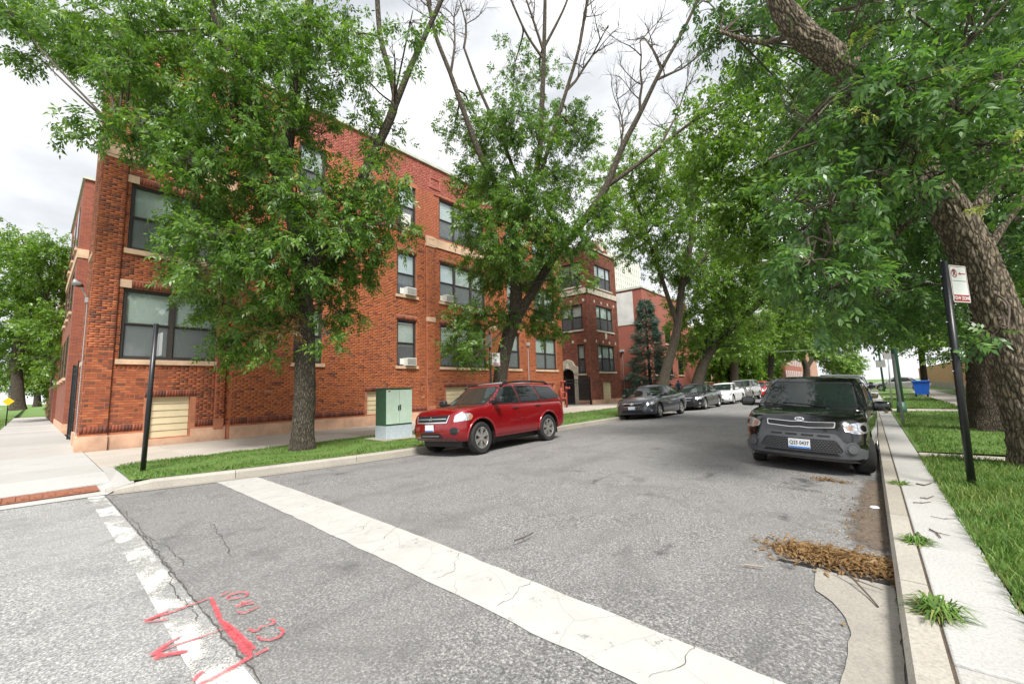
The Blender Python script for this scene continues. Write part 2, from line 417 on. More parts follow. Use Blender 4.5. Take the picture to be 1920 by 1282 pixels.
MT['leaf_far'] = m_leaf('far_leaf', [(0, (0.08, 0.16, 0.025)), (0.5, (0.14, 0.25, 0.04)), (1, (0.23, 0.36, 0.07))])
MT['leaf_dry'] = m_leaf('dry_leaf', [(0, (0.10, 0.055, 0.025)), (0.4, (0.24, 0.135, 0.05)), (0.8, (0.30, 0.19, 0.085)), (1, (0.46, 0.36, 0.22))], 0.7)
MT['seed'] = m_leaf('ash_seed', [(0, (0.36, 0.42, 0.08)), (1, (0.52, 0.56, 0.16))], 0.6)
MT['spruce'] = m_leaf('blue_spruce_needles', [(0, (0.045, 0.10, 0.075)), (1, (0.11, 0.20, 0.16))], 0.6, 0.1)
def m_bark(name, a, b, sc=1.0):
    t = NT(name); t.set(Roughness=0.95)
    oc = t.coord('Object', (22 * sc, 22 * sc, 7 * sc)); o2 = t.coord('Object')
    f = t.noise(1.0, 7, 0.75, oc, 0.6)
    c = t.ramp(f, [(0.32, a), (0.55, b), (0.75, tuple(x * 1.3 for x in b))])
    c = t.mix(t.ramp(t.noise(1.6, 4, 0.6, o2), [(0.45, G4(0)), (0.72, G4(0.45))]), c, tuple(x * 0.55 for x in b) + (1,))
    v = t.node('TexVoronoi', Scale=1.0); v.feature = 'DISTANCE_TO_EDGE'
    ov = t.coord('Object', (26 * sc, 26 * sc, 6.5 * sc)); wz = t.node('Mix'); wz.data_type = 'RGBA'; wz.inputs[0].default_value = 0.5
    nz = t.node('TexNoise', Scale=0.8, Detail=5.0); t.l.new(ov, nz.inputs['Vector']); t.l.new(ov, wz.inputs[6])
    ad = t.node('VectorMath'); ad.operation = 'ADD'; t.l.new(ov, ad.inputs[0]); t.l.new(nz.outputs['Color'], ad.inputs[1]); t.l.new(ad.outputs[0], v.inputs['Vector'])
    g = t.ramp(v.outputs['Distance'], [(0.0, G4(0)), (0.22, G4(1))])
    c = t.mix(g, tuple(x * 0.7 for x in a) + (1,), c)
    t.col(c); t.bump(t.math('ADD', t.math('MULTIPLY', f, 0.6), g), 0.9, 0.02); return t.m
MT['bark'] = m_bark('ash_bark', (0.05, 0.04, 0.028), (0.15, 0.122, 0.09))
MT['bark_big'] = m_bark('old_ash_bark', (0.065, 0.05, 0.036), (0.27, 0.215, 0.155), 0.8)
MT['bark_brown'] = m_bark('brown_bark', (0.035, 0.026, 0.019), (0.10, 0.076, 0.054), 1.2)
MT['twig'] = simple('twig_bark', (0.085, 0.065, 0.05, 1), 0.9, vary=0.3)
MT['twig_pale'] = simple('dead_twig', (0.30, 0.25, 0.21, 1), 0.9, vary=0.25)
def m_paint(name, c, metallic=0.35, rough=0.28, flake=True):
    t = NT(name); t.set(Metallic=metallic, Roughness=rough, Coat_Weight=1.0, Coat_Roughness=0.02, Coat_IOR=1.5)
    n = t.noise(3, 4, 0.6, t.coord('Object'))
    t.col(t.ramp(n, [(0.3, tuple(x * 0.9 for x in c)), (0.7, c)])); return t.m
MT['car_red'] = m_paint('car_paint_red', (0.25, 0.004, 0.009), 0.3, 0.25)
MT['car_black'] = m_paint('car_paint_black', (0.004, 0.004, 0.005), 0.0, 0.2)
MT['car_grey'] = m_paint('car_paint_grey', (0.10, 0.105, 0.125), 0.5)
MT['car_dark'] = m_paint('car_paint_dark', (0.02, 0.021, 0.026), 0.3)
MT['car_white'] = m_paint('car_paint_white', (0.74, 0.75, 0.76), 0.0)
MT['car_silver'] = m_paint('car_paint_silver', (0.42, 0.42, 0.40), 0.6)
MT['car_tan'] = m_paint('car_paint_tan', (0.24, 0.19, 0.145), 0.5)
MT['car_bright_red'] = m_paint('car_paint_bright_red', (0.50, 0.012, 0.018), 0.1)
t = NT('car_glass'); t.set(Roughness=0.02, Specular_IOR_Level=0.45); t.p.inputs['Base Color'].default_value = (0.010, 0.013, 0.013, 1); MT['car_glass'] = t.m
t = NT('windscreen_glass'); t.set(Roughness=0.02, Specular_IOR_Level=0.6); t.p.inputs['Base Color'].default_value = (0.018, 0.028, 0.024, 1); MT['windscreen'] = t.m
MT['rubber'] = simple('tyre_rubber', (0.018, 0.018, 0.018, 1), 0.8, vary=0.2, bump=0.15)
MT['trim'] = simple('black_trim', (0.012, 0.012, 0.013, 1), 0.5)
MT['cladding'] = simple('grey_plastic_cladding', (0.095, 0.098, 0.106, 1), 0.6, vary=0.1)
t = NT('chrome'); t.set(Roughness=0.28, Metallic=0.85); t.p.inputs['Base Color'].default_value = (0.82, 0.83, 0.85, 1); MT['chrome'] = t.m
MT['alloy'] = simple('alloy_wheel', (0.62, 0.61, 0.58, 1), 0.3, 0.85, vary=0.05)
t = NT('lamp_lens'); t.set(Roughness=0.06, Coat_Weight=1.0, Metallic=0.55); t.col(t.ramp(t.noise(14, 2, 0.5, t.coord('Object')), [(0.35, (0.30, 0.31, 0.33)), (0.65, (0.85, 0.86, 0.88))])); MT['lens'] = t.m
MT['amber'] = simple('amber_lens', (0.36, 0.20, 0.12, 1), 0.15, coat=1.0)
MT['red_lens'] = simple('red_lens', (0.40, 0.01, 0.012, 1), 0.15, coat=1.0)
MT['plate_white'] = simple('number_plate_white', (0.75, 0.76, 0.78, 1), 0.4, vary=0.04)
MT['plate_blue'] = simple('number_plate_blue', (0.06, 0.22, 0.60, 1), 0.4)
MT['plate_ink'] = simple('number_plate_ink', (0.02, 0.02, 0.03, 1), 0.5)
MT['plate_red'] = simple('number_plate_red', (0.5, 0.05, 0.06, 1), 0.5)
MT['sign_white'] = simple('sign_white', (0.66, 0.69, 0.69, 1), 0.35, vary=0.04)
MT['sign_red'] = simple('sign_red', (0.30, 0.015, 0.025, 1), 0.4)
MT['sign_back'] = simple('sign_back_aluminium', (0.46, 0.46, 0.46, 1), 0.5, 0.4, vary=0.1)
MT['yellow'] = simple('sign_yellow', (0.80, 0.50, 0.01, 1), 0.4)
t = NT('rusted_iron'); t.set(Roughness=0.9); t.col(t.ramp(t.noise(18, 6, 0.7, t.coord('Object')), [(0.3, (0.14, 0.055, 0.03)), (0.5, (0.27, 0.10, 0.055)), (0.72, (0.36, 0.16, 0.10))])); t.bump(t.noise(90, 3, 0.6, t.coord('Object')), 0.4, 0.004); MT['rust'] = t.m

def text_mesh(txt, size, bold=0.0):
    cu = bpy.data.curves.new('txt', 'FONT'); cu.body = txt; cu.size = size; cu.align_x = 'CENTER'; cu.align_y = 'CENTER'
    cu.offset = bold; cu.resolution_u = 3
    o = bpy.data.objects.new('txt', cu); COL.objects.link(o)
    dg = bpy.context.evaluated_depsgraph_get(); dg.update()
    me = bpy.data.meshes.new_from_object(o.evaluated_get(dg))
    V = [tuple(v.co) for v in me.vertices]; F = [list(p.vertices) for p in me.polygons]
    bpy.data.objects.remove(o, do_unlink=True); bpy.data.curves.remove(cu); bpy.data.meshes.remove(me)
    return V, F
# ============================================================ GROUND
SW = 0.15                       # pavement height above the gutter
KY = [-14, -0.3, 0.9, 2.6, 4.6, 6.6, 9, 240]; KX = [-10.4, -10.15, -9.85, -9.38, -8.98, -8.74, -8.70, -8.70]
def xk(y): return float(np.interp(y, KY, KX))       # left kerb line
XR = 0.0                                            # right kerb line
def road_z(x, y):
    a = xk(y); half = (XR - a) / 2; c = (XR + a) / 2
    u = min(1.0, abs(x - c) / half)
    cr = np.interp(y, [-2, 2.6, 9, 300], [0.03, 0.045, 0.15, 0.15])
    return float(cr * (1 - u ** 2.0))

ground = MB(); ground.poly([(-900, -900, -0.25), (900, -900, -0.25), (900, 900, -0.25), (-900, 900, -0.25)])
g_o = ground.build('ground', MT['lawn']); g_o['kind'] = 'structure'

def road_mesh(name, ys, mat, nx=28):
    V, F = [], []
    for y in ys:
        a = xk(y)
        for i in range(nx + 1):
            x = a + (XR - a) * i / nx
            V.append((x, y, road_z(x, y)))
    for j in range(len(ys) - 1):
        for i in range(nx):
            b = j * (nx + 1) + i; F.append((b, b + 1, b + nx + 2, b + nx + 1))
    o = link(name, mesh_np(name, V, F, mat, True)); o['kind'] = 'structure'; return o
road_mesh('road', list(np.arange(0.9, 12, 0.5)) + list(np.arange(12, 232, 4.0)), MT['asphalt'])
road_mesh('crossing_road', list(np.arange(-12.1, 0.91, 0.5)), MT['asphalt_light'])
m = MB(); m.poly([(-220, -13, -0.02), (-10.1, -13, -0.02), (-10.1, -5.0, -0.02), (-220, -5.0, -0.02)])
m.poly([(-10.1, -13, -0.02), (60, -13, -0.02), (60, -12, -0.02), (-10.1, -12, -0.02)])
m.poly([(0.0, -12.0, -0.02), (60, -12.0, -0.02), (60, -3.5, -0.02), (0.0, -3.5, -0.02)])
o = m.build('side_street', MT['asphalt_light']); o['kind'] = 'structure'
# alley crossing
m = MB(); m.poly([(-120, 57.5, 0.162), (-8.7, 57.5, 0.162), (-8.7, 63, 0.162), (-120, 63, 0.162)]); m.poly([(0.0, 57.5, 0.162), (60, 57.5, 0.162), (60, 63, 0.162), (0.0, 63, 0.162)])
o = m.build('alley', MT['asphalt']); o['kind'] = 'structure'

def drape(name, pts, mat, parent=None, dz=0.006):
    """flat polygon strips given as list of quads in xy, draped on the road"""
    V, F = [], []
    for q in pts:
        b = len(V); V += [(p[0], p[1], road_z(p[0], p[1]) + dz) for p in q]; F.append(list(range(b, b + len(q))))
    return link(name, mesh_np(name, V, F, mat), parent)
def strip_quads(A, B, n=40, jit=0.0):
    """quads between polyline A and polyline B (lists of xy)"""
    A = np.array(A, float); B = np.array(B, float)
    def samp(P, n):
        d = np.r_[0, np.cumsum(np.linalg.norm(np.diff(P, axis=0), axis=1))]
        t = np.linspace(0, d[-1], n + 1); return np.c_[np.interp(t, d, P[:, 0]), np.interp(t, d, P[:, 1])]
    a, b = samp(A, n), samp(B, n)
    if jit: a = a + NR.normal(0, jit, a.shape); b = b + NR.normal(0, jit, b.shape)
    return [(a[i], a[i + 1], b[i + 1], b[i]) for i in range(n)]
def ribbon(px_pts, w, n=14, jit=0.004, taper=(1, 1)):
    """painted stroke traced as a path on the road; w in metres"""
    P = np.array([at_z(a, b, 0.03)[:2] for a, b in px_pts])
    d = np.r_[0, np.cumsum(np.linalg.norm(np.diff(P, axis=0), axis=1))]
    t = np.linspace(0, d[-1], n + 1); c = np.c_[np.interp(t, d, P[:, 0]), np.interp(t, d, P[:, 1])]
    tg = np.gradient(c, axis=0); tg /= np.linalg.norm(tg, axis=1)[:, None] + 1e-9
    nn = np.c_[-tg[:, 1], tg[:, 0]]
    ww = w / 2 * np.interp(np.linspace(0, 1, n + 1), [0, 0.12, 0.88, 1], [0.7 * taper[0], taper[0], taper[1], 0.7 * taper[1]])
    ww = ww * (1 + NR.normal(0, 0.12, n + 1))
    return (c, nn, ww * 1.45)
def road_mark(name, quads, mat, dz=0.006):
    o = drape(name, quads, mat, None, dz); o['kind'] = 'structure'; return o
road_mark('crosswalk_line', strip_quads([(-9.42, 2.33), (-4.5, 2.21), (-0.55, 2.13), (-0.02, 2.11)], [(-9.20, 2.95), (-4.5, 2.78), (-0.45, 2.62), (-0.02, 2.6)], 60, 0.006), MT['white_line'])
road_mark('worn_crosswalk_line', strip_quads([(-9.75, 0.70), (-5, 0.70), (-1.2, 0.66)], [(-9.7, 0.885), (-5, 0.885), (-1.2, 0.885)], 60), MT['worn_line'])
# crack along the paving joint and a few branches
def crack(px_pts, w, n=40, jit=0.012):
    P = np.array(px_pts, float)
    d = np.r_[0, np.cumsum(np.linalg.norm(np.diff(P, axis=0), axis=1))]
    t = np.linspace(0, d[-1], n + 1); c = np.c_[np.interp(t, d, P[:, 0]), np.interp(t, d, P[:, 1])]
    c += NR.normal(0, jit, c.shape)
    tg = np.gradient(c, axis=0); tg /= np.linalg.norm(tg, axis=1)[:, None]
    nn = np.c_[-tg[:, 1], tg[:, 0]]; ww = (w / 2 * (0.3 + NR.random(n + 1) * 1.0))[:, None]
    return [(c[i] + nn[i] * ww[i], c[i + 1] + nn[i + 1] * ww[i + 1], c[i + 1] - nn[i + 1] * ww[i + 1], c[i] - nn[i] * ww[i]) for i in range(n)]
q = crack([(-9.6, 0.9), (-5, 0.91), (-1.5, 0.9)], 0.009, 160, 0.007)
g2 = lambda *pp: [tuple(at_z(a, b, 0.03)[:2]) for a, b in pp]
q += crack(g2((235, 958), (268, 1000), (300, 1040), (322, 1080), (328, 1118)), 0.007, 40)
q += crack(g2((268, 1005), (318, 1030), (345, 1062)), 0.006, 30)
q += crack(g2((328, 1118), (352, 1138), (372, 1165)), 0.008, 20)
q += crack(g2((395, 985), (420, 1010), (432, 1045)), 0.006, 20)
for k in range(9):      # hairlines crossing the white line
    x0 = -8.6 + k * 0.95 + RNG.uniform(-.3, .3)
    q += crack([(x0, 2.2 + RNG.uniform(0, .1)), (x0 + RNG.uniform(-.2, .2), 2.45), (x0 + RNG.uniform(-.25, .25), 2.75 + RNG.uniform(-.1, .3))], 0.004, 14)
road_mark('pavement_crack', q, MT['tar'], 0.010)
# dirt lying along the kerbs, fading out towards the road
def soft_strip(name, A, B, mat, n=40, dz=0.007, fade=(0, .45, .9, 1), jit=.02):
    A, B = [np.array(p, float) for p in (A, B)]
    def samp(P):
        d = np.r_[0, np.cumsum(np.linalg.norm(np.diff(P, axis=0), axis=1))]; t = np.linspace(0, d[-1], n + 1); return np.c_[np.interp(t, d, P[:, 0]), np.interp(t, d, P[:, 1])]
    a, b = samp(A), samp(B); m = len(fade); V, F, C = [], [], []
    for i in range(n + 1):
        for k in range(m):
            p = a[i] + (b[i] - a[i]) * k / (m - 1)
            if k < m - 1: p = p + NR.normal(0, jit, 2)
            e = min(1, 5 * min(i, n - i) / n)
            V.append((p[0], p[1], road_z(p[0], p[1]) + dz)); C.append(fade[k] * e)
    for i in range(n):
        for k in range(m - 1): b_ = i * m + k; F.append((b_, b_ + 1, b_ + m + 1, b_ + m))
    me = mesh_np(name, V, F, mat); at = me.attributes.new('fade', 'FLOAT', 'POINT'); at.data.foreach_set('value', C)
    o = link(name, me); o['kind'] = 'structure'; return o
def m_soft(name, c, rough=.95, lo=.35, hi=.75, top=.92):
    t = NT(name); t.set(Roughness=rough); oc = t.coord('Object')
    at = t.node('Attribute'); at.attribute_name = 'fade'
    n = t.noise(6, 8, .7, oc); f = t.noise(60, 4, .75, oc)
    v = t.math('ADD', t.math('MULTIPLY', at.outputs['Fac'], .95), t.math('SUBTRACT', t.math('ADD', t.math('MULTIPLY', n, .9), t.math('MULTIPLY', f, .5)), .70))
    a = t.ramp(v, [(lo, G4(0)), (hi, G4(top))])
    t.col(t.ramp(t.noise(30, 5, .7, oc), [(.3, tuple(x * .5 for x in c)), (.7, tuple(x * 1.5 for x in c))])); t.bump(f, .5, .006)
    tr = t.node('BsdfTransparent'); mx = t.node('MixShader'); t.l.new(a, mx.inputs[0]); t.l.new(tr.outputs[0], mx.inputs[1]); t.l.new(t.p.outputs[0], mx.inputs[2]); t.l.new(mx.outputs[0], t.out.inputs[0]); return t.m
MT['soft_dirt'] = m_soft('kerbside_dirt', (.13, .10, .075)); MT['soft_stain'] = m_soft('tyre_stain', (.07, .068, .065), .8)
soft_strip('kerbside_dirt', [(-0.62, 4.6), (-0.52, 5.4), (-0.46, 6.2), (-0.36, 7.4), (-0.3, 9.0)], [(-0.008, 4.6), (-0.008, 5.4), (-0.008, 6.2), (-0.008, 7.4), (-0.008, 9.0)], MT['soft_dirt'], 40)
soft_strip('kerbside_dirt', [(-8.75, 4.0), (-8.35, 6.2), (-8.2, 9), (-8.2, 16), (-8.15, 26)], [(-9.08, 4.0), (-8.76, 6.2), (-8.70, 9), (-8.70, 16), (-8.70, 26)], MT['soft_dirt'], 50, fade=(0, .25, .6, .9))
for (a_, b_, w_, l_) in [(1500, 905, .45, 1.5), (1330, 895, .16, .9), (1120, 905, .14, .8), (1470, 965, .10, .5), (640, 885, .12, .8), (1250, 1025, .12, .5), (1480, 1050, .14, .3)]:
    c_ = at_z(a_, b_, .06)[:2]; soft_strip('tyre_stain', [(c_[0] - w_, c_[1] - l_ / 2), (c_[0] - w_, c_[1] + l_ / 2)], [(c_[0] + w_, c_[1] - l_ / 2), (c_[0] + w_, c_[1] + l_ / 2)], MT['soft_stain'], 8, .006, (0, .35, .5, .35, 0))
# red utility spray marks
s = lambda *pp: [(250 + a / 6.19, 1090 + b / 6.19) for a, b in pp]
rq = []
rq += ribbon(s((895, 205), (1010, 480), (1130, 610), (1380, 910)), 0.044, 26, taper=(0.75, 1.35))
rq += ribbon(s((1030, 480), (1200, 610), (1420, 830)), 0.028, 18)
rq += ribbon(s((940, 200), (640, 310), (400, 400), (110, 495)), 0.020, 24, taper=(0.8, 1.3))
rq += ribbon(s((100, 495), (250, 440), (430, 352)), 0.040, 14, taper=(1.2, 0.4)); rq += ribbon(s((130, 500), (300, 485), (425, 462)), 0.022, 12)
rq += ribbon(s((1050, 575), (800, 670), (400, 800), (300, 850)), 0.018, 24)
rq += ribbon(s((215, 900), (370, 770), (560, 660)), 0.045, 16, taper=(1.4, 0.4)); rq += ribbon(s((215, 915), (400, 880), (650, 835)), 0.050, 16, taper=(1.5, 0.6))
rq += ribbon(s((1400, 880), (1180, 1010), (960, 1130), (690, 1260)), 0.048, 22); rq += ribbon(s((1400, 890), (1480, 850), (1575, 805)), 0.034, 10)
rq += ribbon(s((690, 1200), (740, 1130), (815, 1065)), 0.030, 10)
rq += ribbon(s((990, 205), (1080, 160), (1150, 135)), 0.016, 10)
rq += ribbon(s((1065, 240), (1120, 185), (1220, 160), (1320, 160), (1320, 195), (1200, 225), (1065, 245)), 0.022, 24)
rq += ribbon(s((1165, 335), (1260, 285), (1370, 250)), 0.022, 12); rq += ribbon(s((1240, 262), (1290, 300), (1410, 280)), 0.020, 12); rq += ribbon(s((1180, 335), (1300, 300), (1410, 275)), 0.018, 10)
rq += ribbon(s((1180, 388), (1280, 402), (1380, 360), (1485, 312)), 0.024, 16)
rq += ribbon(s((1300, 598), (1350, 585), (1400, 615), (1450, 600), (1480, 560), (1560, 540), (1640, 515), (1620, 475), (1560, 480)), 0.024, 30)
rq += ribbon(s((1640, 580), (1710, 575), (1740, 620), (1690, 680), (1580, 715), (1490, 710), (1440, 680), (1480, 655)), 0.024, 30)
def spray(name, strokes, mat, dz=.013):
    V, F, C = [], [], []
    for q in range(0, len(strokes), 3):
        c, nn, ww = strokes[q:q + 3]; b0 = len(V); n = len(c)
        for i in range(n):
            for (k, fv) in ((-1, 0.0), (-.55, .75), (0, 1.0), (.55, .75), (1, 0.0)):
                p = c[i] + nn[i] * ww[i] * k; V.append((p[0], p[1], road_z(p[0], p[1]) + dz + q * .00008)); C.append(fv * (0.3 if i in (0, n - 1) else 1))
        for i in range(n - 1):
            for k in range(4): b = b0 + i * 5 + k; F.append((b, b + 1, b + 6, b + 5))
    me = mesh_np(name, V, F, mat); at = me.attributes.new('fade', 'FLOAT', 'POINT'); at.data.foreach_set('value', C)
    o = link(name, me); o['kind'] = 'structure'; return o
MT['red_soft'] = m_soft('red_spray', (.66, .085, .105), .75, .52, 1.0, .95)
spray('spray_paint_marking', rq, MT['red_soft'])

# ------------------------------------------------------------ kerbs (each cast length its own piece)
def kerb_run(name, xf, ys, side, w=0.16, mat=MT['kerb'], htop=None):
    """side=+1 pavement lies at +x of the kerb line"""
    root = bpy.data.objects.new(name, None); COL.objects.link(root); root['kind'] = 'structure'
    for k in range(len(ys) - 1):
        y0, y1 = ys[k] + 0.006, ys[k + 1] - 0.006
        n = 3; V = []; F = []
        for j in range(n + 1):
            y = y0 + (y1 - y0) * j / n; x = xf(y); h = SW if htop is None else htop(y)
            for (a, z) in ((0, -0.1), (0.004, h - 0.035), (0.03, h), (w, h), (w, -0.1)):
                V.append((x + side * a, y, z + (0.004 if j in (0, n) and a == 0.03 else 0)))
        for j in range(n):
            for i in range(4):
                b = j * 5 + i; F.append((b, b + 1, b + 6, b + 5) if side < 0 else (b, b + 5, b + 6, b + 1))
        F.append((0, 1, 2, 3, 4) if side > 0 else (4, 3, 2, 1, 0)); e = n * 5; F.append((e + 4, e + 3, e + 2, e + 1, e) if side > 0 else (e, e + 1, e + 2, e + 3, e + 4))
        o = link('kerb_stone', mesh_np('kerb_stone', V, F, mat), root)
    return root
ramp_h = lambda y: float(np.interp(y, [0.55, 1.0], [0.03, SW]))
kerb_run('kerb', xk, [0.92, 2.66, 4.9, 7.2, 9.6, 12, 14.4, 16.8, 19.2, 21.6, 24, 27, 30, 34, 38, 44, 52, 62], -1, 0.17, MT['kerb'], lambda y: float(np.interp(y, [0.9, 1.25], [0.06, SW])))
kerb_run('kerb', lambda y: XR, [0.4, 2.35, 4.05, 5.9, 7.75, 9.6, 11.4, 13.4, 15.4, 17.4, 19.4, 22, 26, 30, 36, 44, 52, 62], 1, 0.165, MT['kerb'])
# gutter pans
def gutter(name, A, B, jit=0.0, n=30, dz=0.008):
    o = drape(name, strip_quads(A, B, n, jit), MT['gutter'], None, dz); o['kind'] = 'structure'
gutter('gutter', [(-9.62, 0.95), (-9.10, 2.65), (-8.74, 4.6), (-8.50, 6.6), (-8.45, 9), (-8.45, 62)], [(-9.84, 0.95), (-9.37, 2.65), (-8.97, 4.6), (-8.735, 6.6), (-8.695, 9), (-8.695, 62)], 0.0, 50)
ge = [(-0.50, 1.4), (-0.30, 2.2), (-0.285, 2.6), (-0.24, 2.95), (-0.235, 3.3), (-0.25, 3.5), (-0.33, 3.72), (-0.44, 3.85), (-0.47, 4.15), (-0.46, 4.3)]
gutter('gutter', ge, [(-0.004, 1.4), (-0.004, 4.3)], 0.006, 40, 0.009)

# ------------------------------------------------------------ paving slabs, each its own piece
def slab_mesh(w, l, h=0.12, b=0.012):
    mb = MB(); mb.bevbox(-w / 2, w / 2, -l / 2, l / 2, -h, 0, b)
    me = bpy.data.meshes.new('slab'); me.from_pydata(mb.v, [], mb.f); me.update(); return me
def paving(name, cells, mat):
    root = bpy.data.objects.new(name, None); COL.objects.link(root); root['kind'] = 'structure'
    cache = {}
    for (x0, x1, y0, y1, z) in cells:
        key = (round(x1 - x0, 3), round(y1 - y0, 3))
        if key not in cache:
            cache[key] = slab_mesh(key[0] - 0.010, key[1] - 0.010); cache[key].materials.append(mat)
        o = link('paving_slab', cache[key], root)
        o.location = ((x0 + x1) / 2, (y0 + y1) / 2, z + RNG.uniform(-.003, .003)); o.rotation_euler = (RNG.uniform(-.002, .002), RNG.uniform(-.002, .002), 0)
    return root
cells = []
y = 1.05
for k in range(39):
    for (a, b) in ((-16.62, -14.56), (-14.56, -12.5)):
        cells.append((a, b, y, y + 1.55, SW))
    y += 1.55
paving('sidewalk', cells, MT['concrete'])
cells = []
x = -11.7
for k in range(32):
    cells.append((x - 1.62, x, -1.0, 1.045, SW)); x -= 1.62
paving('side_street_sidewalk', cells, MT['concrete_new'])
m = MB(); m.box(-16.63, -10.4, 1.0, 62, -0.2, 0.03); m.box(-64, -11.0, -1.0, 1.0, -0.2, 0.03); o = m.build('sidewalk_bed', MT['soil']); o['kind'] = 'structure'
# kerb ramp: sloping slab, flare and rusty tactile plate
V = [(-11.695, -3.0, SW), (-11.695, 1.045, SW), (-10.62, 1.045, SW * 0.55), (-10.62, -3.0, 0.045), (-9.72, 0.93, 0.014), (-9.95, -3.0, 0.014), (-10.62, 0.93, 0.045), (-9.86, 1.045, 0.06)]
F = [(0, 3, 6, 2, 1), (3, 5, 4, 6), (6, 4, 7, 2)]
o = link('kerb_ramp', mesh_np('kerb_ramp', V, F, MT['concrete_new'])); o['kind'] = 'structure'
tp = thing('tactile_plate', 'rusty ribbed iron tactile plate set in the kerb ramp', 'tactile plate', (-10.3, -0.4, 0.04))
mb = MB(); mb.add([(-10.60, -2.6, 0.040), (-10.60, 0.86, 0.050), (-10.05, 0.86, 0.042), (-10.17, -2.6, 0.030), (-10.60, -2.6, 0.058), (-10.60, 0.86, 0.066), (-10.05, 0.86, 0.056), (-10.17, -2.6, 0.046)], [(0, 1, 2, 3)[::-1], (4, 7, 6, 5)[::-1], (0, 4, 5, 1), (1, 5, 6, 2), (2, 6, 7, 3), (3, 7, 4, 0)])
mb.build('plate', MT['rust'], tp)
for k in range(24):
    y0 = 0.78 - k * 0.14
    mb = MB(); xe = np.interp(y0, [-2.6, 0.86], [-10.17, -10.05]) - .03
    mb.box(-10.57, float(xe), y0 - 0.085, y0, 0.045, 0.072); mb.build('rib', MT['rust'], tp)
# white flare kerb between ramp and grass
cp_ = [(-12.5, 1.05, SW + .004), (-11.7, 1.048, SW + .004), (-10.6, 1.04, SW * .62), (-9.84, 0.94, 0.055), (-9.80, 1.26, SW + .002), (-12.15, 1.30, SW + .006)]
m = MB(); m.add(cp_ + [(a, b, -.1) for a, b, c in cp_], [tuple(range(6)), tuple(range(11, 5, -1))] + [(i, 6 + i, 6 + (i + 1) % 6, (i + 1) % 6) for i in range(6)])
o = m.build('corner_kerb', MT['concrete_new']); o['kind'] = 'structure'
# right side: carriage strip, path, footway
cells = []; y = 1.2
for L in (1.85,) * 30:
    cells.append((0.174, 0.56, y, y + L, SW)); y += L
paving('carriage_walk', cells, MT['concrete_new'])
cells = [(0.56, 3.0, 10.30, 10.98, SW)] + [(0.64 + 0.8 * k, 1.44 + 0.8 * k, 23.5, 25.7, SW) for k in range(3)] + [(0.64 + 0.8 * k, 1.44 + 0.8 * k, 40.5, 42.3, SW) for k in range(3)]
paving('parkway_path', cells, MT['concrete'])
cells = []
for k in range(38): cells.append((3.0, 4.75, -1 + k * 1.65, 0.65 + k * 1.65, SW))
paving('right_sidewalk', cells, MT['concrete'])
m = MB(); m.box(0.16, 0.182, 0.3, 62, -0.1, SW - 0.012); o = m.build('dirt_joint', MT['soil']); o['kind'] = 'structure'
m = MB(); m.box(0.182, 4.8, -3, 62, -0.2, 0.05); o = m.build('pavement_bed', MT['soil']); o['kind'] = 'structure'

# ------------------------------------------------------------ lawns
def lawn(name, x0f, x1f, y0, y1, nx, ny, z=SW, amp=0.02):
    V, F = [], []
    for j in range(ny + 1):
        y = y0 + (y1 - y0) * j / ny
        for i in range(nx + 1):
            a, b = x0f(y), x1f(y); x = a + (b - a) * i / nx
            e = min(1, 4 * min(i, nx - i) / nx)
            V.append((x, y, z + 0.008 + e * (0.012 + amp * (math.sin(x * 2.1 + y * .7) * math.cos(y * 1.3) * 0.5 + 0.5))))
    for j in range(ny):
        for i in range(nx):
            b = j * (nx + 1) + i; F.append((b, b + 1, b + nx + 2, b + nx + 1))
    o = link(name, mesh_np(name, V, F, MT['lawn'], True)); o['kind'] = 'structure'; return o
lawn('lawn', lambda y: -12.5 + (0.35 if y < 1.3 else 0), lambda y: xk(y) - 0.17, 1.22, 62, 12, 90)
for (a, b) in ((-1, 10.30), (10.98, 23.5), (25.7, 40.5), (42.3, 62)): lawn('lawn', lambda y: 0.56, lambda y: 3.0, a, b, 10, 24)
lawn('lawn', lambda y: 4.75, lambda y: 40, -1, 62, 20, 40)
lawn('lawn', lambda y: -260, lambda y: -11.0, -5.0, -1.0, 60, 4)
lawn('lawn', lambda y: -160, lambda y: -8.8, 63, 230, 20, 20)
lawn('lawn', lambda y: 0.1, lambda y: 160, 63, 230, 20, 20)
lawn('lawn', lambda y: -40, lambda y: -16.7, 25.2, 62, 10, 20, SW - .02)
m = MB(); m.box(-40, -16.63, 25.0, 34, 0.0, SW - 0.004); o = m.build('courtyard_floor', MT['concrete']); o['kind'] = 'structure'

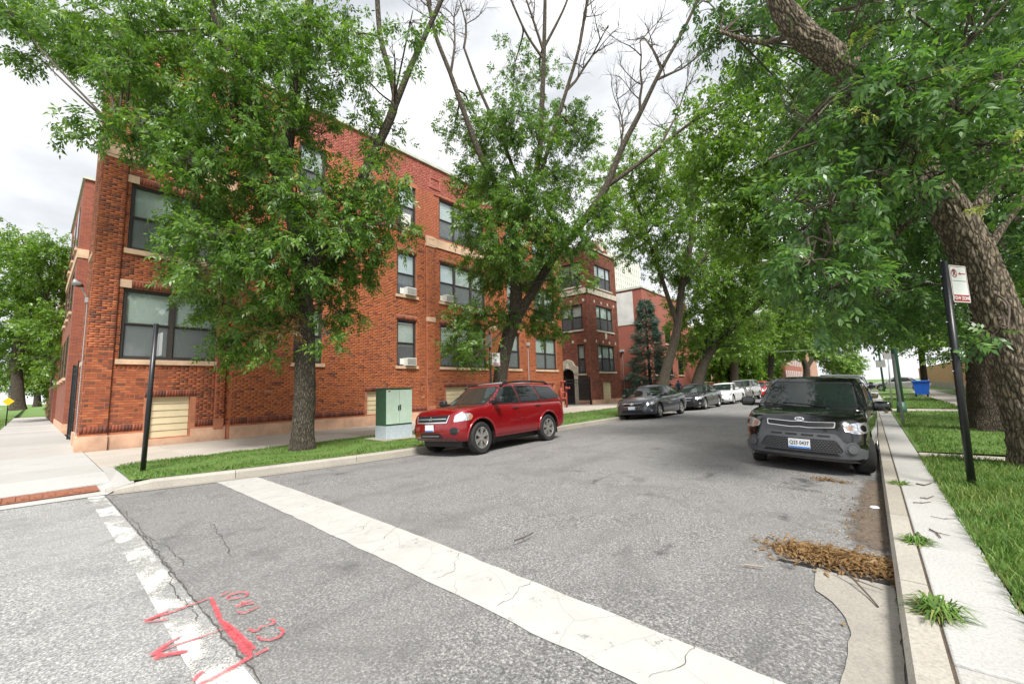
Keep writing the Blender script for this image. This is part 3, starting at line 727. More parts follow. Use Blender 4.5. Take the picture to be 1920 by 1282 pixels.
def grass(name, regions, mat=MT['grass']):
    """regions: (x0f,x1f,y0,y1,count,h,w,bias)"""
    VV = []
    for (x0f, x1f, y0, y1, n, h, w, bias) in regions:
        t = NR.random(n) ** bias; y = y0 + (y1 - y0) * t
        a = np.array([x0f(v) for v in y]); b = np.array([x1f(v) for v in y])
        x = a + (b - a) * NR.random(n)
        ang = NR.random(n) * 2 * np.pi; hh = h * (0.45 + 0.8 * NR.random(n)) * (0.75 + 0.5 * np.sin(x * 3.1 + 1.7 * np.sin(y * 2.3)) ** 2)
        ln = hh * (0.25 + 0.75 * NR.random(n)); la = NR.random(n) * 2 * np.pi
        dx, dy = np.cos(ang) * w / 2, np.sin(ang) * w / 2
        z0 = np.full(n, SW + 0.005)
        p0 = np.c_[x - dx, y - dy, z0]; p1 = np.c_[x + dx, y + dy, z0]
        mx, my = x + np.cos(la) * ln * 0.35, y + np.sin(la) * ln * 0.35
        p2 = np.c_[mx + dx * .7, my + dy * .7, z0 + hh * 0.65]; p3 = np.c_[mx - dx * .7, my - dy * .7, z0 + hh * 0.65]
        p4 = np.c_[x + np.cos(la) * ln, y + np.sin(la) * ln, z0 + hh]
        VV.append(np.stack([p0, p1, p2, p3, p4], 1))
    P = np.concatenate(VV); n = len(P); V = P.reshape(-1, 3)
    b = (np.arange(n) * 5)[:, None]
    T = np.concatenate([b + [0, 1, 2], b + [0, 2, 3], b + [3, 2, 4]])
    o = link(name, mesh_np(name, V, T, mat)); o['kind'] = 'stuff'; return o
tag(grass('grass', [
    (lambda y: 0.53, lambda y: 3.0, 2.4, 10.27, 40000, 0.10, 0.009, 1.3),
    (lambda y: 0.62, lambda y: 3.0, 11.0, 23.5, 18000, 0.075, 0.012, 1.3),
    (lambda y: 0.65, lambda y: 3.0, 25.75, 40, 7000, 0.075, 0.022, 1.3),
    (lambda y: 4.75, lambda y: 6.5, 10, 40, 5000, 0.08, 0.02, 1.2)]), 'green grass growing on the right hand parkway', 'grass')
tag(grass('grass', [
    (lambda y: -12.45 + (0.35 if y < 1.35 else 0), lambda y: xk(y) - 0.19, 1.25, 12, 40000, 0.055, 0.012, 1.0),
    (lambda y: -12.45, lambda y: xk(y) - 0.19, 12, 30, 12000, 0.06, 0.018, 1.2),
    (lambda y: -60, lambda y: -17, -4.5, -1.05, 6000, 0.07, 0.04, 1.0)]), 'short grass on the parkway before the brick building', 'grass')

# weeds in the joint
def weed(loc, n, h, spread, label, grp):
    mb = MB()
    for k in range(n):
        a = RNG.uniform(0, 2 * math.pi); L = h * RNG.uniform(.5, 1.2); r = spread * RNG.uniform(.3, 1.0)
        w = RNG.uniform(.004, .008); ux, uy = -math.sin(a) * w, math.cos(a) * w
        b0 = Vector((RNG.uniform(-.03, .03), RNG.uniform(-.08, .08), 0)); m1 = b0 + Vector((math.cos(a) * r * .5, math.sin(a) * r * .5, L)); t1 = b0 + Vector((math.cos(a) * r, math.sin(a) * r, L * RNG.uniform(.3, .9)))
        mb.add([b0 + Vector((ux, uy, 0)), b0 - Vector((ux, uy, 0)), m1 - Vector((ux, uy, 0)), m1 + Vector((ux, uy, 0)), t1], [(0, 1, 2, 3), (3, 2, 4)])
    o = mb.build('weed_tuft', MT['grass']); o.location = loc; return tag(o, label, 'weed', grp)
weed((0.18, 5.05, SW - .03), 120, .07, .17, 'small grassy weed growing in the kerb joint past the drain', None)
weed((0.18, 3.62, SW - .03), 190, .09, .22, 'big spreading weed tuft in the kerb joint beside the bare gutter', None)
weed((0.17, 7.6, SW - .03), 80, .06, .22, 'flat weed in the kerb joint close to the black hatchback', None)
weed((0.4, 22.5, SW), 80, .10, .2, 'weed by the carriage walk next to the slanted posts', None)
# storm drain with litter
dr = thing('storm_drain', 'iron storm drain grate half buried under dry leaves', 'drain', (-0.45, 4.55, 0))
mb = MB(); mb.box(-0.80, -0.03, 4.28, 4.34, 0.0, 0.022); mb.box(-0.80, -0.03, 4.82, 4.88, 0.0, 0.022); mb.box(-0.80, -0.74, 4.34, 4.82, 0.0, 0.022); mb.box(-0.09, -0.03, 4.34, 4.82, 0.0, 0.022); mb.build('frame', MT['dark_plastic'], dr)
for k in range(11):
    mb = MB(); mb.box(-0.72 + k * .058, -0.69 + k * .058, 4.34, 4.82, -0.02, 0.018); mb.build('bar', MT['dark_plastic'], dr)
mb = MB(); mb.box(-0.74, -0.09, 4.34, 4.82, -0.06, -0.03); mb.build('pit', MT['dark_room'], dr)
def litter(name, c, n, sx, sy, hz, label, mats, ls=(0.03, 0.16), ws=(0.004, 0.014)):
    V, F = [], []
    for k in range(n):
        x, y = c[0] + RNG.gauss(0, sx), c[1] + RNG.gauss(0, sy)
        x = min(x, -0.03)
        z = max(road_z(x, y), 0.0) + 0.012 + abs(RNG.gauss(0, hz)) * math.exp(-((x - c[0]) / sx / 1.6) ** 2)
        a = RNG.gauss(0.15, 1.0); L = RNG.uniform(*ls); w = RNG.uniform(*ws); tl = RNG.gauss(0, .25)
        d = Vector((math.cos(a) * L, -math.sin(a) * L, L * tl)); nrm = Vector((math.sin(a), math.cos(a), RNG.uniform(-.4, .4))) * w
        p = Vector((x, y, z)); mid = p + d * .5 + Vector((0, 0, RNG.uniform(0, .02)))
        b = len(V); V += [p - nrm * .4, p + nrm * .4, mid + nrm, mid - nrm, p + d]; F += [(b, b + 1, b + 2, b + 3), (b + 3, b + 2, b + 4)]
    o = link(name, mesh_np(name, V, F, mats)); o['kind'] = 'stuff'; return tag(o, label, 'debris')
litter('leaf_litter', (-0.34, 4.60), 2600, .23, .12, .014, 'heap of dry brown leaves and stalks on the drain', MT['leaf_dry'], (.015, .10), (.004, .013))
litter('leaf_litter', (-0.62, 7.95), 160, .14, .05, .012, 'small wisp of straw on the road before the black car', MT['leaf_dry'], (.02, .08))
litter('leaf_litter', (-0.25, 6.2), 120, .12, 1.0, .006, 'scattered brown bits in the kerbside dirt', MT['leaf_dry'], (.01, .04))
def twig(pts, r, label, grp=None, mat='twig'):
    mb = MB(); P = [Vector(p) for p in pts]; mb.tube(P, [r * (1 - .5 * i / len(P)) for i in range(len(P))], 5)
    if len(P) > 2:
        d = (P[-1] - P[0]); s_ = Vector((-d.y, d.x, 0)) * .3; mb.tube([P[1], P[1] + d * .25 + s_], [r * .6, r * .3], 4)
    return tag(mb.build('twig', MT[mat]), label, 'twig', grp)
tp_ = lambda px, py, z=SW + .006: Vector(at_z(px, py, z)) + Vector((0, 0, .004))
twig([tp_(1743, 992), tp_(1755, 998), tp_(1764, 1008)], .007, 'thick dark curved twig alone on the pale carriage walk')
twig([tp_(1712, 942), tp_(1728, 943), tp_(1745, 941)], .005, 'straight twig lying across the carriage walk near the post')
twig([tp_(1725, 933), tp_(1738, 935), tp_(1750, 930)], .006, 'short forked twig on the carriage walk just past the straight one')
twig([tp_(1718, 907), tp_(1732, 910), tp_(1746, 906)], .010, 'clump like dark twig on the carriage walk beside the grass edge')
twig([tp_(1745, 968), tp_(1770, 973), tp_(1795, 972)], .003, 'thin twig reaching from the walk into the lawn')
twig([Vector(at_z(965, 1013, .1)), Vector(at_z(985, 1006, .1)), Vector(at_z(1000, 998, .1))], .009, 'brown twig in the middle of the bare road', None)
twig([Vector(at_z(1395, 1058, .05)), Vector(at_z(1430, 1062, .05))], .009, 'pale brown stalk on the road left of the drain', None, 'twig_pale')
twig([Vector(at_z(1575, 1062, .10)), Vector(at_z(1600, 1085, .06)), Vector(at_z(1628, 1115, .03)), Vector(at_z(1647, 1137, .02))], .008, 'long bare twig sticking out of the leaf heap over the gutter', None)
mb = MB(); mb.lathe([(0.0, .012), (.04, .012), (.045, .004), (.05, .0)], 14); o = mb.build('crushed_cup_lid', MT['plate_white']); o.location = Vector(at_z(1640, 951, .02)); tag(o, 'flattened pale plastic lid in the kerbside dirt', 'lid')
# ============================================================ BUILDINGS
BL, BH, JT = 0.205, 0.060, 0.011
def brick_rects(u0, u1, z0, z1, excl):
    out = []; z = z0; row = 0
    while z + 0.02 < z1:
        zt = min(z + BH, z1)
        blk = [(a, b) for (a, b, c, d) in excl if c < zt - 0.004 and d > z + 0.004]
        iv = [(u0, u1)]
        for (a, b) in blk:
            nv = []
            for (p, q) in iv:
                if b <= p or a >= q: nv.append((p, q)); continue
                if a > p: nv.append((p, a))
                if b < q: nv.append((b, q))
            iv = nv
        L = BL if row % 6 != 5 else BL / 2 - JT / 2
        off = (0 if row % 2 else (BL + JT) / 2)
        for (p, q) in iv:
            if q - p < 0.03: continue
            k = math.floor((p - off) / (L + JT)); s = off + k * (L + JT)
            while s < q:
                a, b = max(s, p + 0.001), min(s + L, q - 0.001)
                if b - a > 0.025: out.append((a, b, z, zt))
                s += L + JT
        z += BH + JT; row += 1
    return np.array(out) if out else np.zeros((0, 4))
def bricks_np(rects, fr, proud=0.006, jit=0.0018):
    o, u, n = [np.array(list(a) + [0] * (3 - len(a)), float) for a in fr]
    N = len(rects); a, b, c, d = rects.T
    pr = proud + NR.normal(0, jit, N)
    cor = [(a, c), (b, c), (b, d), (a, d)]
    P = []
    for dep in (np.full(N, -0.002), pr):
        for (uu, zz) in cor:
            P.append(o + uu[:, None] * u + dep[:, None] * n + zz[:, None] * np.array([0, 0, 1.0]))
    V = np.stack(P, 1).reshape(-1, 3)
    q = np.array([[4, 5, 6, 7], [0, 1, 5, 4], [1, 2, 6, 5], [2, 3, 7, 6], [3, 0, 4, 7]])
    if u[0] * n[1] - u[1] * n[0] > 0: q = q[:, ::-1]
    F = ((np.arange(N) * 8)[:, None, None] + q[None]).reshape(-1, 4)
    return V, F
def wall_sheet(mb, fr, u0, u1, z0, z1, holes, rev=0.22):
    """wall face with openings and their reveals"""
    o, u, n = fr
    P = lambda a, d, z: (o[0] + u[0] * a + n[0] * d, o[1] + u[1] * a + n[1] * d, z)
    flip = (u[0] * n[1] - u[1] * n[0]) > 0
    def quad(*p): mb.add(p, [(3, 2, 1, 0) if flip else (0, 1, 2, 3)])
    us = sorted({u0, u1} | {h[0] for h in holes} | {h[1] for h in holes}); zs = sorted({z0, z1} | {h[2] for h in holes} | {h[3] for h in holes})
    us = [x for x in us if u0 <= x <= u1]; zs = [x for x in zs if z0 <= x <= z1]
    for i in range(len(us) - 1):
        for j in range(len(zs) - 1):
            cu, cz = (us[i] + us[i + 1]) / 2, (zs[j] + zs[j + 1]) / 2
            if any(h[0] < cu < h[1] and h[2] < cz < h[3] for h in holes): continue
            quad(P(us[i], 0, zs[j]), P(us[i + 1], 0, zs[j]), P(us[i + 1], 0, zs[j + 1]), P(us[i], 0, zs[j + 1]))
    for (a, b, c, d) in holes:
        quad(P(a, 0, c), P(a, 0, d), P(a, -rev, d), P(a, -rev, c)); quad(P(b, 0, d), P(b, 0, c), P(b, -rev, c), P(b, -rev, d))
        quad(P(a, 0, d), P(b, 0, d), P(b, -rev, d), P(a, -rev, d)); quad(P(b, 0, c), P(a, 0, c), P(a, -rev, c), P(b, -rev, c))

def window(bld, fr, u0, u1, z0, z1, n=1, blind='blind', raise_=0.0, wid=None, hung=True, screens=True, grid=0):
    nn = -0.10
    mb = MB(); fw = 0.075
    mb.fbox(fr, u0, u1, nn - .06, nn + .03, z1 - fw, z1); mb.fbox(fr, u0, u1, nn - .06, nn + .03, z0, z0 + fw)
    mb.fbox(fr, u0, u0 + fw, nn - .06, nn + .028, z0 + fw, z1 - fw); mb.fbox(fr, u1 - fw, u1, nn - .06, nn + .028, z0 + fw, z1 - fw)
    iu0, iu1, iz0, iz1 = u0 + fw, u1 - fw, z0 + fw, z1 - fw
    if wid is None: wid = [1.0 / n] * n
    ed = [iu0]; [ed.append(ed[-1] + (iu1 - iu0) * w) for w in wid]
    mw_ = 0.05
    for k in range(1, n): mb.fbox(fr, ed[k] - mw_, ed[k] + mw_, nn - .05, nn + .02, iz0, iz1)
    zm = (iz0 + iz1) / 2; lights = []
    for k in range(n):
        a = ed[k] + (mw_ if k else 0); b = ed[k + 1] - (mw_ if k < n - 1 else 0); s_ = 0.042
        for (c, d, dn) in ((iz0, zm, -.03), (zm, iz1, 0.0)):
            mb.fbox(fr, a, a + s_, nn - .03 + dn, nn + .005 + dn, c, d); mb.fbox(fr, b - s_, b, nn - .03 + dn, nn + .005 + dn, c, d)
            mb.fbox(fr, a + s_, b - s_, nn - .03 + dn, nn + .006 + dn, c, c + s_); mb.fbox(fr, a + s_, b - s_, nn - .03 + dn, nn + .006 + dn, d - s_, d)
            if grid:
                for gk in range(1, grid): gx = a + (b - a) * gk / grid; mb.fbox(fr, gx - .012, gx + .012, nn - .02 + dn, nn + .004 + dn, c + s_, d - s_)
            lights.append((a + s_, b - s_, c + s_, d - s_, nn - .012 + dn, c < zm - 0.01))
    w = mb.build('window', MT['frame'], bld)
    for (a, b, c, d, q, low) in lights:
        g = MB(); g.fbox(fr, a, b, q - .003, q, c, d); g.build('pane', MT['glass'], w)
        if low and screens:
            g = MB(); g.fbox(fr, a, b, q + .012, q + .013, c, d); g.build('insect_screen', MT['screen'], w)
    for k in range(n):
        a = ed[k] + (mw_ if k else 0); b = ed[k + 1] - (mw_ if k < n - 1 else 0)
        if blind:
            rz = raise_ if not isinstance(raise_, (list, tuple)) else raise_[k]
            g = MB(); g.fbox(fr, a + .01, b - .01, nn - .085, nn - .075, iz0 + (iz1 - iz0) * rz + .01, iz1); g.build('blind', MT[blind], w)
    g = MB(); g.fbox(fr, u0 - .2, u1 + .2, nn - .60, nn - .58, z0 - .2, z1 + .2); g.build('dim_interior', MT['room_grey'], w)
    return w
def sill(bld, fr, u0, u1, z, h=0.13, mat='stone', pr=0.07):
    mb = MB(); mb.fbox(fr, u0, u1, -.14, pr, z - h, z); return mb.build('sill', MT[mat], bld)
def soldier(bld, fr, u0, u1, z, h=0.21, mat='brick_dark', pr=0.016):
    n = max(1, int((u1 - u0) / 0.072)); w = (u1 - u0) / n
    R_ = np.array([(u0 + k * w + .005, u0 + (k + 1) * w - .005, z + .006, z + h - .004) for k in range(n)])
    V, F = bricks_np(R_, fr, pr); return link('lintel', mesh_np('lintel', V, F, MT[mat]), bld)
def block(bld, fr, u0, u1, z0, z1, pr=0.03, mat='stone', name='stone_block', panel=False):
    mb = MB(); mb.fbox(fr, u0, u1, -.05, pr, z0, z1)
    if panel:
        t_ = .025; a, b, c, d = u0 + .07, u1 - .07, z0 + .09, z1 - .09
        mb.fbox(fr, a, b, pr, pr + .014, d - t_, d); mb.fbox(fr, a, b, pr, pr + .014, c, c + t_); mb.fbox(fr, a, a + t_, pr, pr + .013, c + t_, d - t_); mb.fbox(fr, b - t_, b, pr, pr + .013, c + t_, d - t_)
    return mb.build(name, MT[mat], bld)
def basement(bld, fr, u0, u1, z0, z1, nb=5):
    mb = MB(); mb.fbox(fr, u0, u1, -.16, -.14, z0, z1); p = mb.build('basement_panel', MT['frame'], bld)
    h = (z1 - z0) / nb
    for k in range(nb):
        mb = MB(); a, b, c, d = u0 + .01, u1 - .01, z0 + k * h + .004, z0 + (k + 1) * h
        o_, u_, n_ = fr
        P = lambda uu, nn, z: (o_[0] + u_[0] * uu + n_[0] * nn, o_[1] + u_[1] * uu + n_[1] * nn, z)
        mb.add([P(a, -.14, c), P(b, -.14, c), P(b, -.105, c), P(a, -.105, c), P(a, -.14, d), P(b, -.14, d), P(b, -.128, d), P(a, -.128, d)], [(0, 1, 2, 3), (3, 2, 6, 7), (4, 7, 6, 5), (0, 3, 7, 4), (1, 5, 6, 2)])
        mb.build('board', MT['siding'], p)
def ac_unit(fr, u, z, label):
    o, ud, nd = fr
    base = (o[0] + ud[0] * u + nd[0] * .12, o[1] + ud[1] * u + nd[1] * .12, z)
    t_ = thing('air_conditioner', label, 'air conditioner', base)
    mb = MB(); mb.fbox(fr, u - .27, u + .27, -.09, .22, z, z + .36); mb.build('casing', MT['white_plastic'], t_)
    mb = MB(); mb.fbox(fr, u - .24, u + .24, .221, .228, z + .04, z + .32); mb.build('coil', MT['dark_plastic'], t_)
    for k in range(8):
        mb = MB(); mb.fbox(fr, u - .24, u + .24, .228, .238, z + .05 + k * .034, z + .062 + k * .034); mb.build('louvre', MT['white_plastic'], t_)
    for s_ in (-1, 1):
        mb = MB(); mb.fbox(fr, u + s_ * .27 - (.18 if s_ < 0 else 0), u + s_ * .27 + (.18 if s_ > 0 else 0), -.10, -.085, z, z + .34); mb.build('side_curtain', MT['white_plastic'], t_)

# ---------------- corner apartment building
XM, XL, YS = -16.60, -16.95, 1.00
B1 = thing('apartment_building', 'three storey red brick corner apartment building with dark framed windows', 'building', (-18.5, 10, 0))
FM = ((XM, 0, 0), (0, 1), (1, 0)); FL = ((XL, 0, 0), (0, 1), (1, 0)); FS = ((0, YS, 0), (1, 0), (0, -1))
ZB, ZT = 0.15, 13.45
FLZ = [(2.78, 4.98), (6.20, 8.34), (9.62, 11.86)]
# main front openings: (u0,u1,lights)
COLS = [(6.45, 7.55, 1), (11.05, 12.15, 1), (13.65, 17.05, 3), (19.0, 20.1, 1), (21.75, 24.15, 2)]
holes, excl = [], []
for (a, b, n) in COLS:
    for (c, d) in FLZ: holes.append((a, b, c, d))
BSM = [(9.55, 10.35, 0.62, 1.62), (14.0, 16.7, 0.75, 1.75), (22.4, 23.6, 0.75, 1.75)]
holes_b = [(a, b, c, d) for (a, b, c, d) in BSM]
PIL = [(12.75, 13.25), (17.35, 17.85)]
for (a, b, c, d) in holes: excl += [(a, b, c, d), (a - .06, b + .06, c - .14, c), (a - .06, b + .06, d, d + .22)]
for (a, b, c, d) in holes_b: excl += [(a, b, c, d), (a - .12, b + .12, d, d + .22), (a - .12, a, c, d), (b, b + .12, c, d)]
for (a, b) in PIL: excl.append((a, b, 0.85, 9.45))
excl += [(4.45, 24.9, 0.15, 0.62), (4.45, 24.9, 0.62, 0.86)]
excl.append((13.25, 17.35, 9.05, 9.48))
wall = MB(); wall_sheet(wall, FM, 4.45, 24.9, 0.0, ZT, holes + holes_b)
lh = [(1.62, 4.05, c, d) for (c, d) in FLZ] + [(2.42, 3.42, 0.36, 1.62)]
wall_sheet(wall, FL, YS, 4.45, 0.0, ZT, lh)
FR_ = ((0, 4.45, 0), (1, 0), (0, -1)); wall_sheet(wall, FR_, XL, XM, 0.0, ZT, [])
sh = [(-19.0, -18.1, c, d) for (c, d) in FLZ]
wall_sheet(wall, FS, -20.5, XL, 0.0, ZT, sh)
FE = ((0, 24.9, 0), (1, 0), (0, 1)); wall_sheet(wall, FE, -24, XM, 0.0, ZT, [])
FB = ((-20.5, 0, 0), (0, 1), (-1, 0)); wall_sheet(wall, FB, YS, 24.9, 0.0, ZT, [])
# pilasters, corner pier
for (a, b) in PIL: wall.fbox(FM, a, b, 0.0, .095, 0.6, 9.0)
wall.box(-17.50, -16.875, 0.925, 1.50, 0.0, ZT); wall.fbox(FL, 4.08, 4.36, 0, .07, 0.5, 9.0)
wall_o = wall.build('wall', MT['mortar'], B1)
core = MB(); core.box(-20.4, -17.75, 1.8, 24.6, 0.2, 13.0); core.build('inner_wall', MT['room_grey'], B1)
rf = MB(); rf.box(-20.45, -16.7, 4.5, 24.85, 12.9, 13.0); rf.box(-20.45, -17.0, 1.05, 4.5, 12.9, 13.0); rf.build('roof', MT['roofing'], B1)
def lay(fr, u0, u1, z0, z1, ex, mat, parent, name='brickwork', proud=0.006):
    rr = brick_rects(u0, u1, z0, z1, ex)
    V, F = bricks_np(rr, fr, proud); o = link(name, mesh_np(name, V, F, MT[mat]), parent); o['kind'] = 'stuff'; return o
lay(FM, 4.45, 24.9, 0.86, 9.30, excl, 'brick', wall_o)
lay(FM, 4.45, 24.9, 9.30, 11.98, excl + [(a, b, 9.0, 9.6) for a, b in PIL], 'paint_orange', wall_o, 'painted_brickwork')
lay(FM, 4.45, 24.9, 11.98, 13.42, excl, 'paint_pink', wall_o, 'painted_brickwork')
lay(FR_, XL, XM, 0.62, 13.4, [], 'brick', wall_o)
lay(FE, -24, XM, 0.3, 13.4, [], 'brick', wall_o)
for (a, b) in PIL: lay((FM[0], FM[1], FM[2]) if False else ((XM + .095, 0, 0), (0, 1), (1, 0)), a, b, 0.86, 8.95, [], 'brick', wall_o)
exl = [(4.08, 4.36, 0.5, 9.0), (1.0, 1.52, 0, 13.5), (YS, 4.45, 0, 0.62), (YS, 4.45, 0.62, 0.86), (1.5, 4.45, 8.98, 9.40)]
for (a, b, c, d) in lh[:3]: exl += [(a, b, c, d), (a - .06, b + .06, c - .15, c), (a - .30, b + .30, d, d + .24)]
exl += [(2.42, 3.42, 0.36, 1.62), (2.27, 3.57, 1.62, 1.84), (2.27, 2.42, 0.6, 1.62), (3.42, 3.57, 0.6, 1.62)]
rr_low = brick_rects(YS + .5, 4.45, 0.86, 8.98, exl)
sel = (rr_low[:, 1] < 2.95) & (rr_low[:, 3] < 2.5) & (rr_low[:, 2] > 0.8)
pier_f = ((-16.875, 0, 0), (0, 1), (1, 0)); pier_s = ((0, 0.925, 0), (1, 0), (0, -1))
rr_p = brick_rects(0.928, 1.50, 0.62, 13.4, [(0.9, 1.5, 8.98, 9.42), (0.9, 1.5, 0.0, 0.62)])
selp = rr_p[:, 3] < 3.1
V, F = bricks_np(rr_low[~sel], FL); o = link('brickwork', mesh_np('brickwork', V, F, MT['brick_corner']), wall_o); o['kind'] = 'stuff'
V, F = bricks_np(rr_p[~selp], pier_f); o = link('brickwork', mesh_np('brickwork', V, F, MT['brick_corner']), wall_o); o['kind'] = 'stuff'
# the bricks that show largest: one object each
cache = {}; nb_ = 0
for rects, fr in ((rr_p[selp], pier_f), (rr_low[sel], FL)):
    for (a, b, c, d) in rects:
        if nb_ >= 300:
            continue
        key = (round(b - a, 3), round(d - c, 3))
        if key not in cache:
            w_, h_ = key; mb = MB(); b_ = .004
            vs = [(-.002, -w_ / 2, -h_ / 2), (-.002, w_ / 2, -h_ / 2), (-.002, w_ / 2, h_ / 2), (-.002, -w_ / 2, h_ / 2), (.010, -w_ / 2 + b_, -h_ / 2 + b_), (.010, w_ / 2 - b_, -h_ / 2 + b_), (.010, w_ / 2 - b_, h_ / 2 - b_), (.010, -w_ / 2 + b_, h_ / 2 - b_)]
            mb.add(vs, [(4, 5, 6, 7), (0, 1, 5, 4), (1, 2, 6, 5), (2, 3, 7, 6), (3, 0, 4, 7)])
            me = bpy.data.meshes.new('brick'); me.from_pydata(mb.v, [], mb.f); me.materials.append(MT['brick_corner_obj']); me.update(); cache[key] = me
        o = link('brick', cache[key], wall_o); o.location = (fr[0][0] + RNG.gauss(0, .0012), (a + b) / 2, (c + d) / 2); nb_ += 1
print('single bricks', nb_)
rest = rr_low[sel][max(0, 300 - int(selp.sum())):]
if len(rest):
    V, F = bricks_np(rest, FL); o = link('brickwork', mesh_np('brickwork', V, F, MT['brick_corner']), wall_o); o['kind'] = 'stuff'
lay(FL, 1.5, 4.45, 8.98, 13.4, exl + [(1.5, 4.45, 8.9, 9.44)], 'paint_orange', wall_o, 'painted_brickwork')
lay(pier_s, -17.5, -16.877, 0.62, 13.4, [(-17.5, -16.8, 8.98, 9.42)], 'brick_corner', wall_o)
lay(((XL + .07, 0, 0), (0, 1), (1, 0)), 4.08, 4.36, 0.86, 8.95, [], 'brick_corner', wall_o)
exs = [(-17.5, XL, 0, 14)] + [(a, b, c, d) for (a, b, c, d) in sh] + [(a - .05, b + .05, c - .14, c) for (a, b, c, d) in sh]
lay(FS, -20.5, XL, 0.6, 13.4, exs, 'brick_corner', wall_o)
# stone plinth, soldier courses
def course(fr, u0, u1, z0, z1, pr, mat, name): mb = MB(); mb.fbox(fr, u0, u1, -.02, pr, z0, z1); return mb.build(name, MT[mat], B1)
def plinth(fr, u0, u1, L=1.6):
    n = max(1, round((u1 - u0) / L)); w = (u1 - u0) / n
    for k in range(n):
        mb = MB(); h = 0.56 + RNG.uniform(-.008, .008); mb.fbox(fr, u0 + k * w + .004, u0 + (k + 1) * w - .004, -.03, .05 + RNG.uniform(-.004, .004), 0.08, h); mb.build('plinth_stone', MT['stone_base'], B1)
plinth(FM, 4.47, 9.5); plinth(FM, 10.4, 24.88); plinth(FL, 1.52, 2.40, 1.0); plinth(FL, 3.46, 4.43, 1.0); plinth(pier_f, .90, 1.52, 1.0); plinth(pier_s, -17.52, -16.84, 1.0); plinth(FS, -20.48, -17.53)
course(FL, 2.40, 3.46, 0.1, 0.33, .06, 'stone_base', 'basement_sill'); course(FM, 9.5, 10.4, 0.1, 0.58, .06, 'stone_base', 'basement_sill')
soldier(B1, FM, 4.47, 9.43, 0.63); soldier(B1, FM, 10.47, 12.75, 0.63); soldier(B1, FM, 13.25, 13.88, .63); soldier(B1, FM, 16.82, 17.35, .63); soldier(B1, FM, 17.85, 22.28, .63); soldier(B1, FM, 23.72, 24.88, .63)
soldier(B1, FL, 1.52, 2.27, 0.63); soldier(B1, FL, 3.57, 4.43, 0.63); soldier(B1, pier_f, .93, 1.5, .63); soldier(B1, FL, 2.27, 3.57, 1.62)
for (a, b, c, d) in BSM: soldier(B1, FM, a - .12, b + .12, d, .2); basement(B1, FM, a, b, c, d)
basement(B1, FL, 2.42, 3.42, 0.36, 1.62, 6)
# windows of the front
WB = {(0, 0): ('blind', 0), (1, 0): ('shade', 0.42), (2, 0): ('shade', [0.0, 0.1, 0.0]), (4, 0): ('shade', 0.0), (1, 1): ('shade', 0.25), (2, 1): ('blind', [0.0, 0.0, 0.15]), (2, 2): ('shade', [0.08, 0.1, 0.0]), (1, 2): ('shade', 0.3)}
for ci, (a, b, n) in enumerate(COLS):
    for fi, (c, d) in enumerate(FLZ):
        bl, rs = WB.get((ci, fi), ('blind', RNG.choice([0, 0, .3])))
        window(B1, FM, a, b, c, d, n, bl, rs, wid=[.31, .38, .31] if n == 3 else None)
        if not (n == 3 and fi == 2): sill(B1, FM, a - .10, b + .10, c)
        if fi < 2: soldier(B1, FM, a - .05, b + .05, d)
for fi, (c, d) in enumerate(FLZ):
    window(B1, FL, 1.62, 4.05, c, d, 2, 'blind', 0.0)
    if fi < 2:
        sill(B1, FL, 1.55, 4.10, c, 0.15); soldier(B1, FL, 1.80, 3.86, d, .22); block(B1, FL, 1.52, 1.795, d + .0, d + .24); block(B1, FL, 3.865, 4.08, d, d + .24)
    window(B1, FS, -19.0, -18.1, c, d, 1, 'blind', .2); sill(B1, FS, -19.08, -18.02, c)
# stone bands
block(B1, FL, 1.52, 4.45, 8.99, 9.42, .05, 'stone', 'stone_band'); block(B1, pier_f, .90, 1.52, 8.96, 9.44, .04, 'stone', 'stone_band', True); block(B1, pier_s, -17.52, -16.84, 8.96, 9.44, .04, 'stone', 'stone_band', True)
block(B1, FM, 13.26, 17.34, 9.06, 9.50, .06, 'stone', 'stone_band')
for (a, b) in PIL: block(B1, FM, a - .04, b + .04, 8.98, 9.50, .14, 'stone', 'stone_block', True); block(B1, FM, a - .01, b + .01, 5.05, 5.28, .12)
for z in (9.32,): soldier(B1, FM, 4.47, 12.7, z - .0, .20, 'brick_dark', .03); soldier(B1, FM, 17.9, 24.85, z, .20, 'brick_dark', .03)
soldier(B1, FM, 13.3, 17.3, 11.88, .12, 'brick_dark', .03)
# parapet ornament and coping
for (a, b, c, d, t_) in ((13.0, 13.7, 12.25, 12.85, .05), (17.0, 17.7, 12.25, 12.85, .05), (5.6, 6.2, 12.25, 12.85, .05), (22.6, 23.2, 12.25, 12.85, .05)):
    orn = MB(); orn.fbox(FM, a, b, 0, .045, d - t_, d); orn.fbox(FM, a, b, 0, .045, c, c + t_); orn.fbox(FM, a, a + t_, 0, .044, c + t_, d - t_); orn.fbox(FM, b - t_, b, 0, .044, c + t_, d - t_); orn.build('ornament', MT['paint_pink'], B1)
def bar3(mb, a, b, w, t_):   # slanted rib on the front, a,b=(y,z)
    d = np.array(b) - np.array(a); L = np.linalg.norm(d); d = d / L; nv = np.array([-d[1], d[0]]) * w / 2
    q = [np.array(a) + nv, np.array(b) + nv, np.array(b) - nv, np.array(a) - nv]
    vs = [(XM - .01, p[0], p[1]) for p in q] + [(XM + t_, p[0], p[1]) for p in q]
    mb.add(vs, [(4, 5, 6, 7)[::-1], (0, 1, 5, 4), (1, 2, 6, 5), (2, 3, 7, 6), (3, 0, 4, 7)])
orn = MB(); bar3(orn, (14.0, 13.05), (15.0, 12.3), .07, .05); bar3(orn, (15.0, 12.3), (16.0, 13.05), .07, .052); bar3(orn, (14.0, 13.1), (16.0, 13.1), .07, .048); orn.build('ornament', MT['paint_pink'], B1)
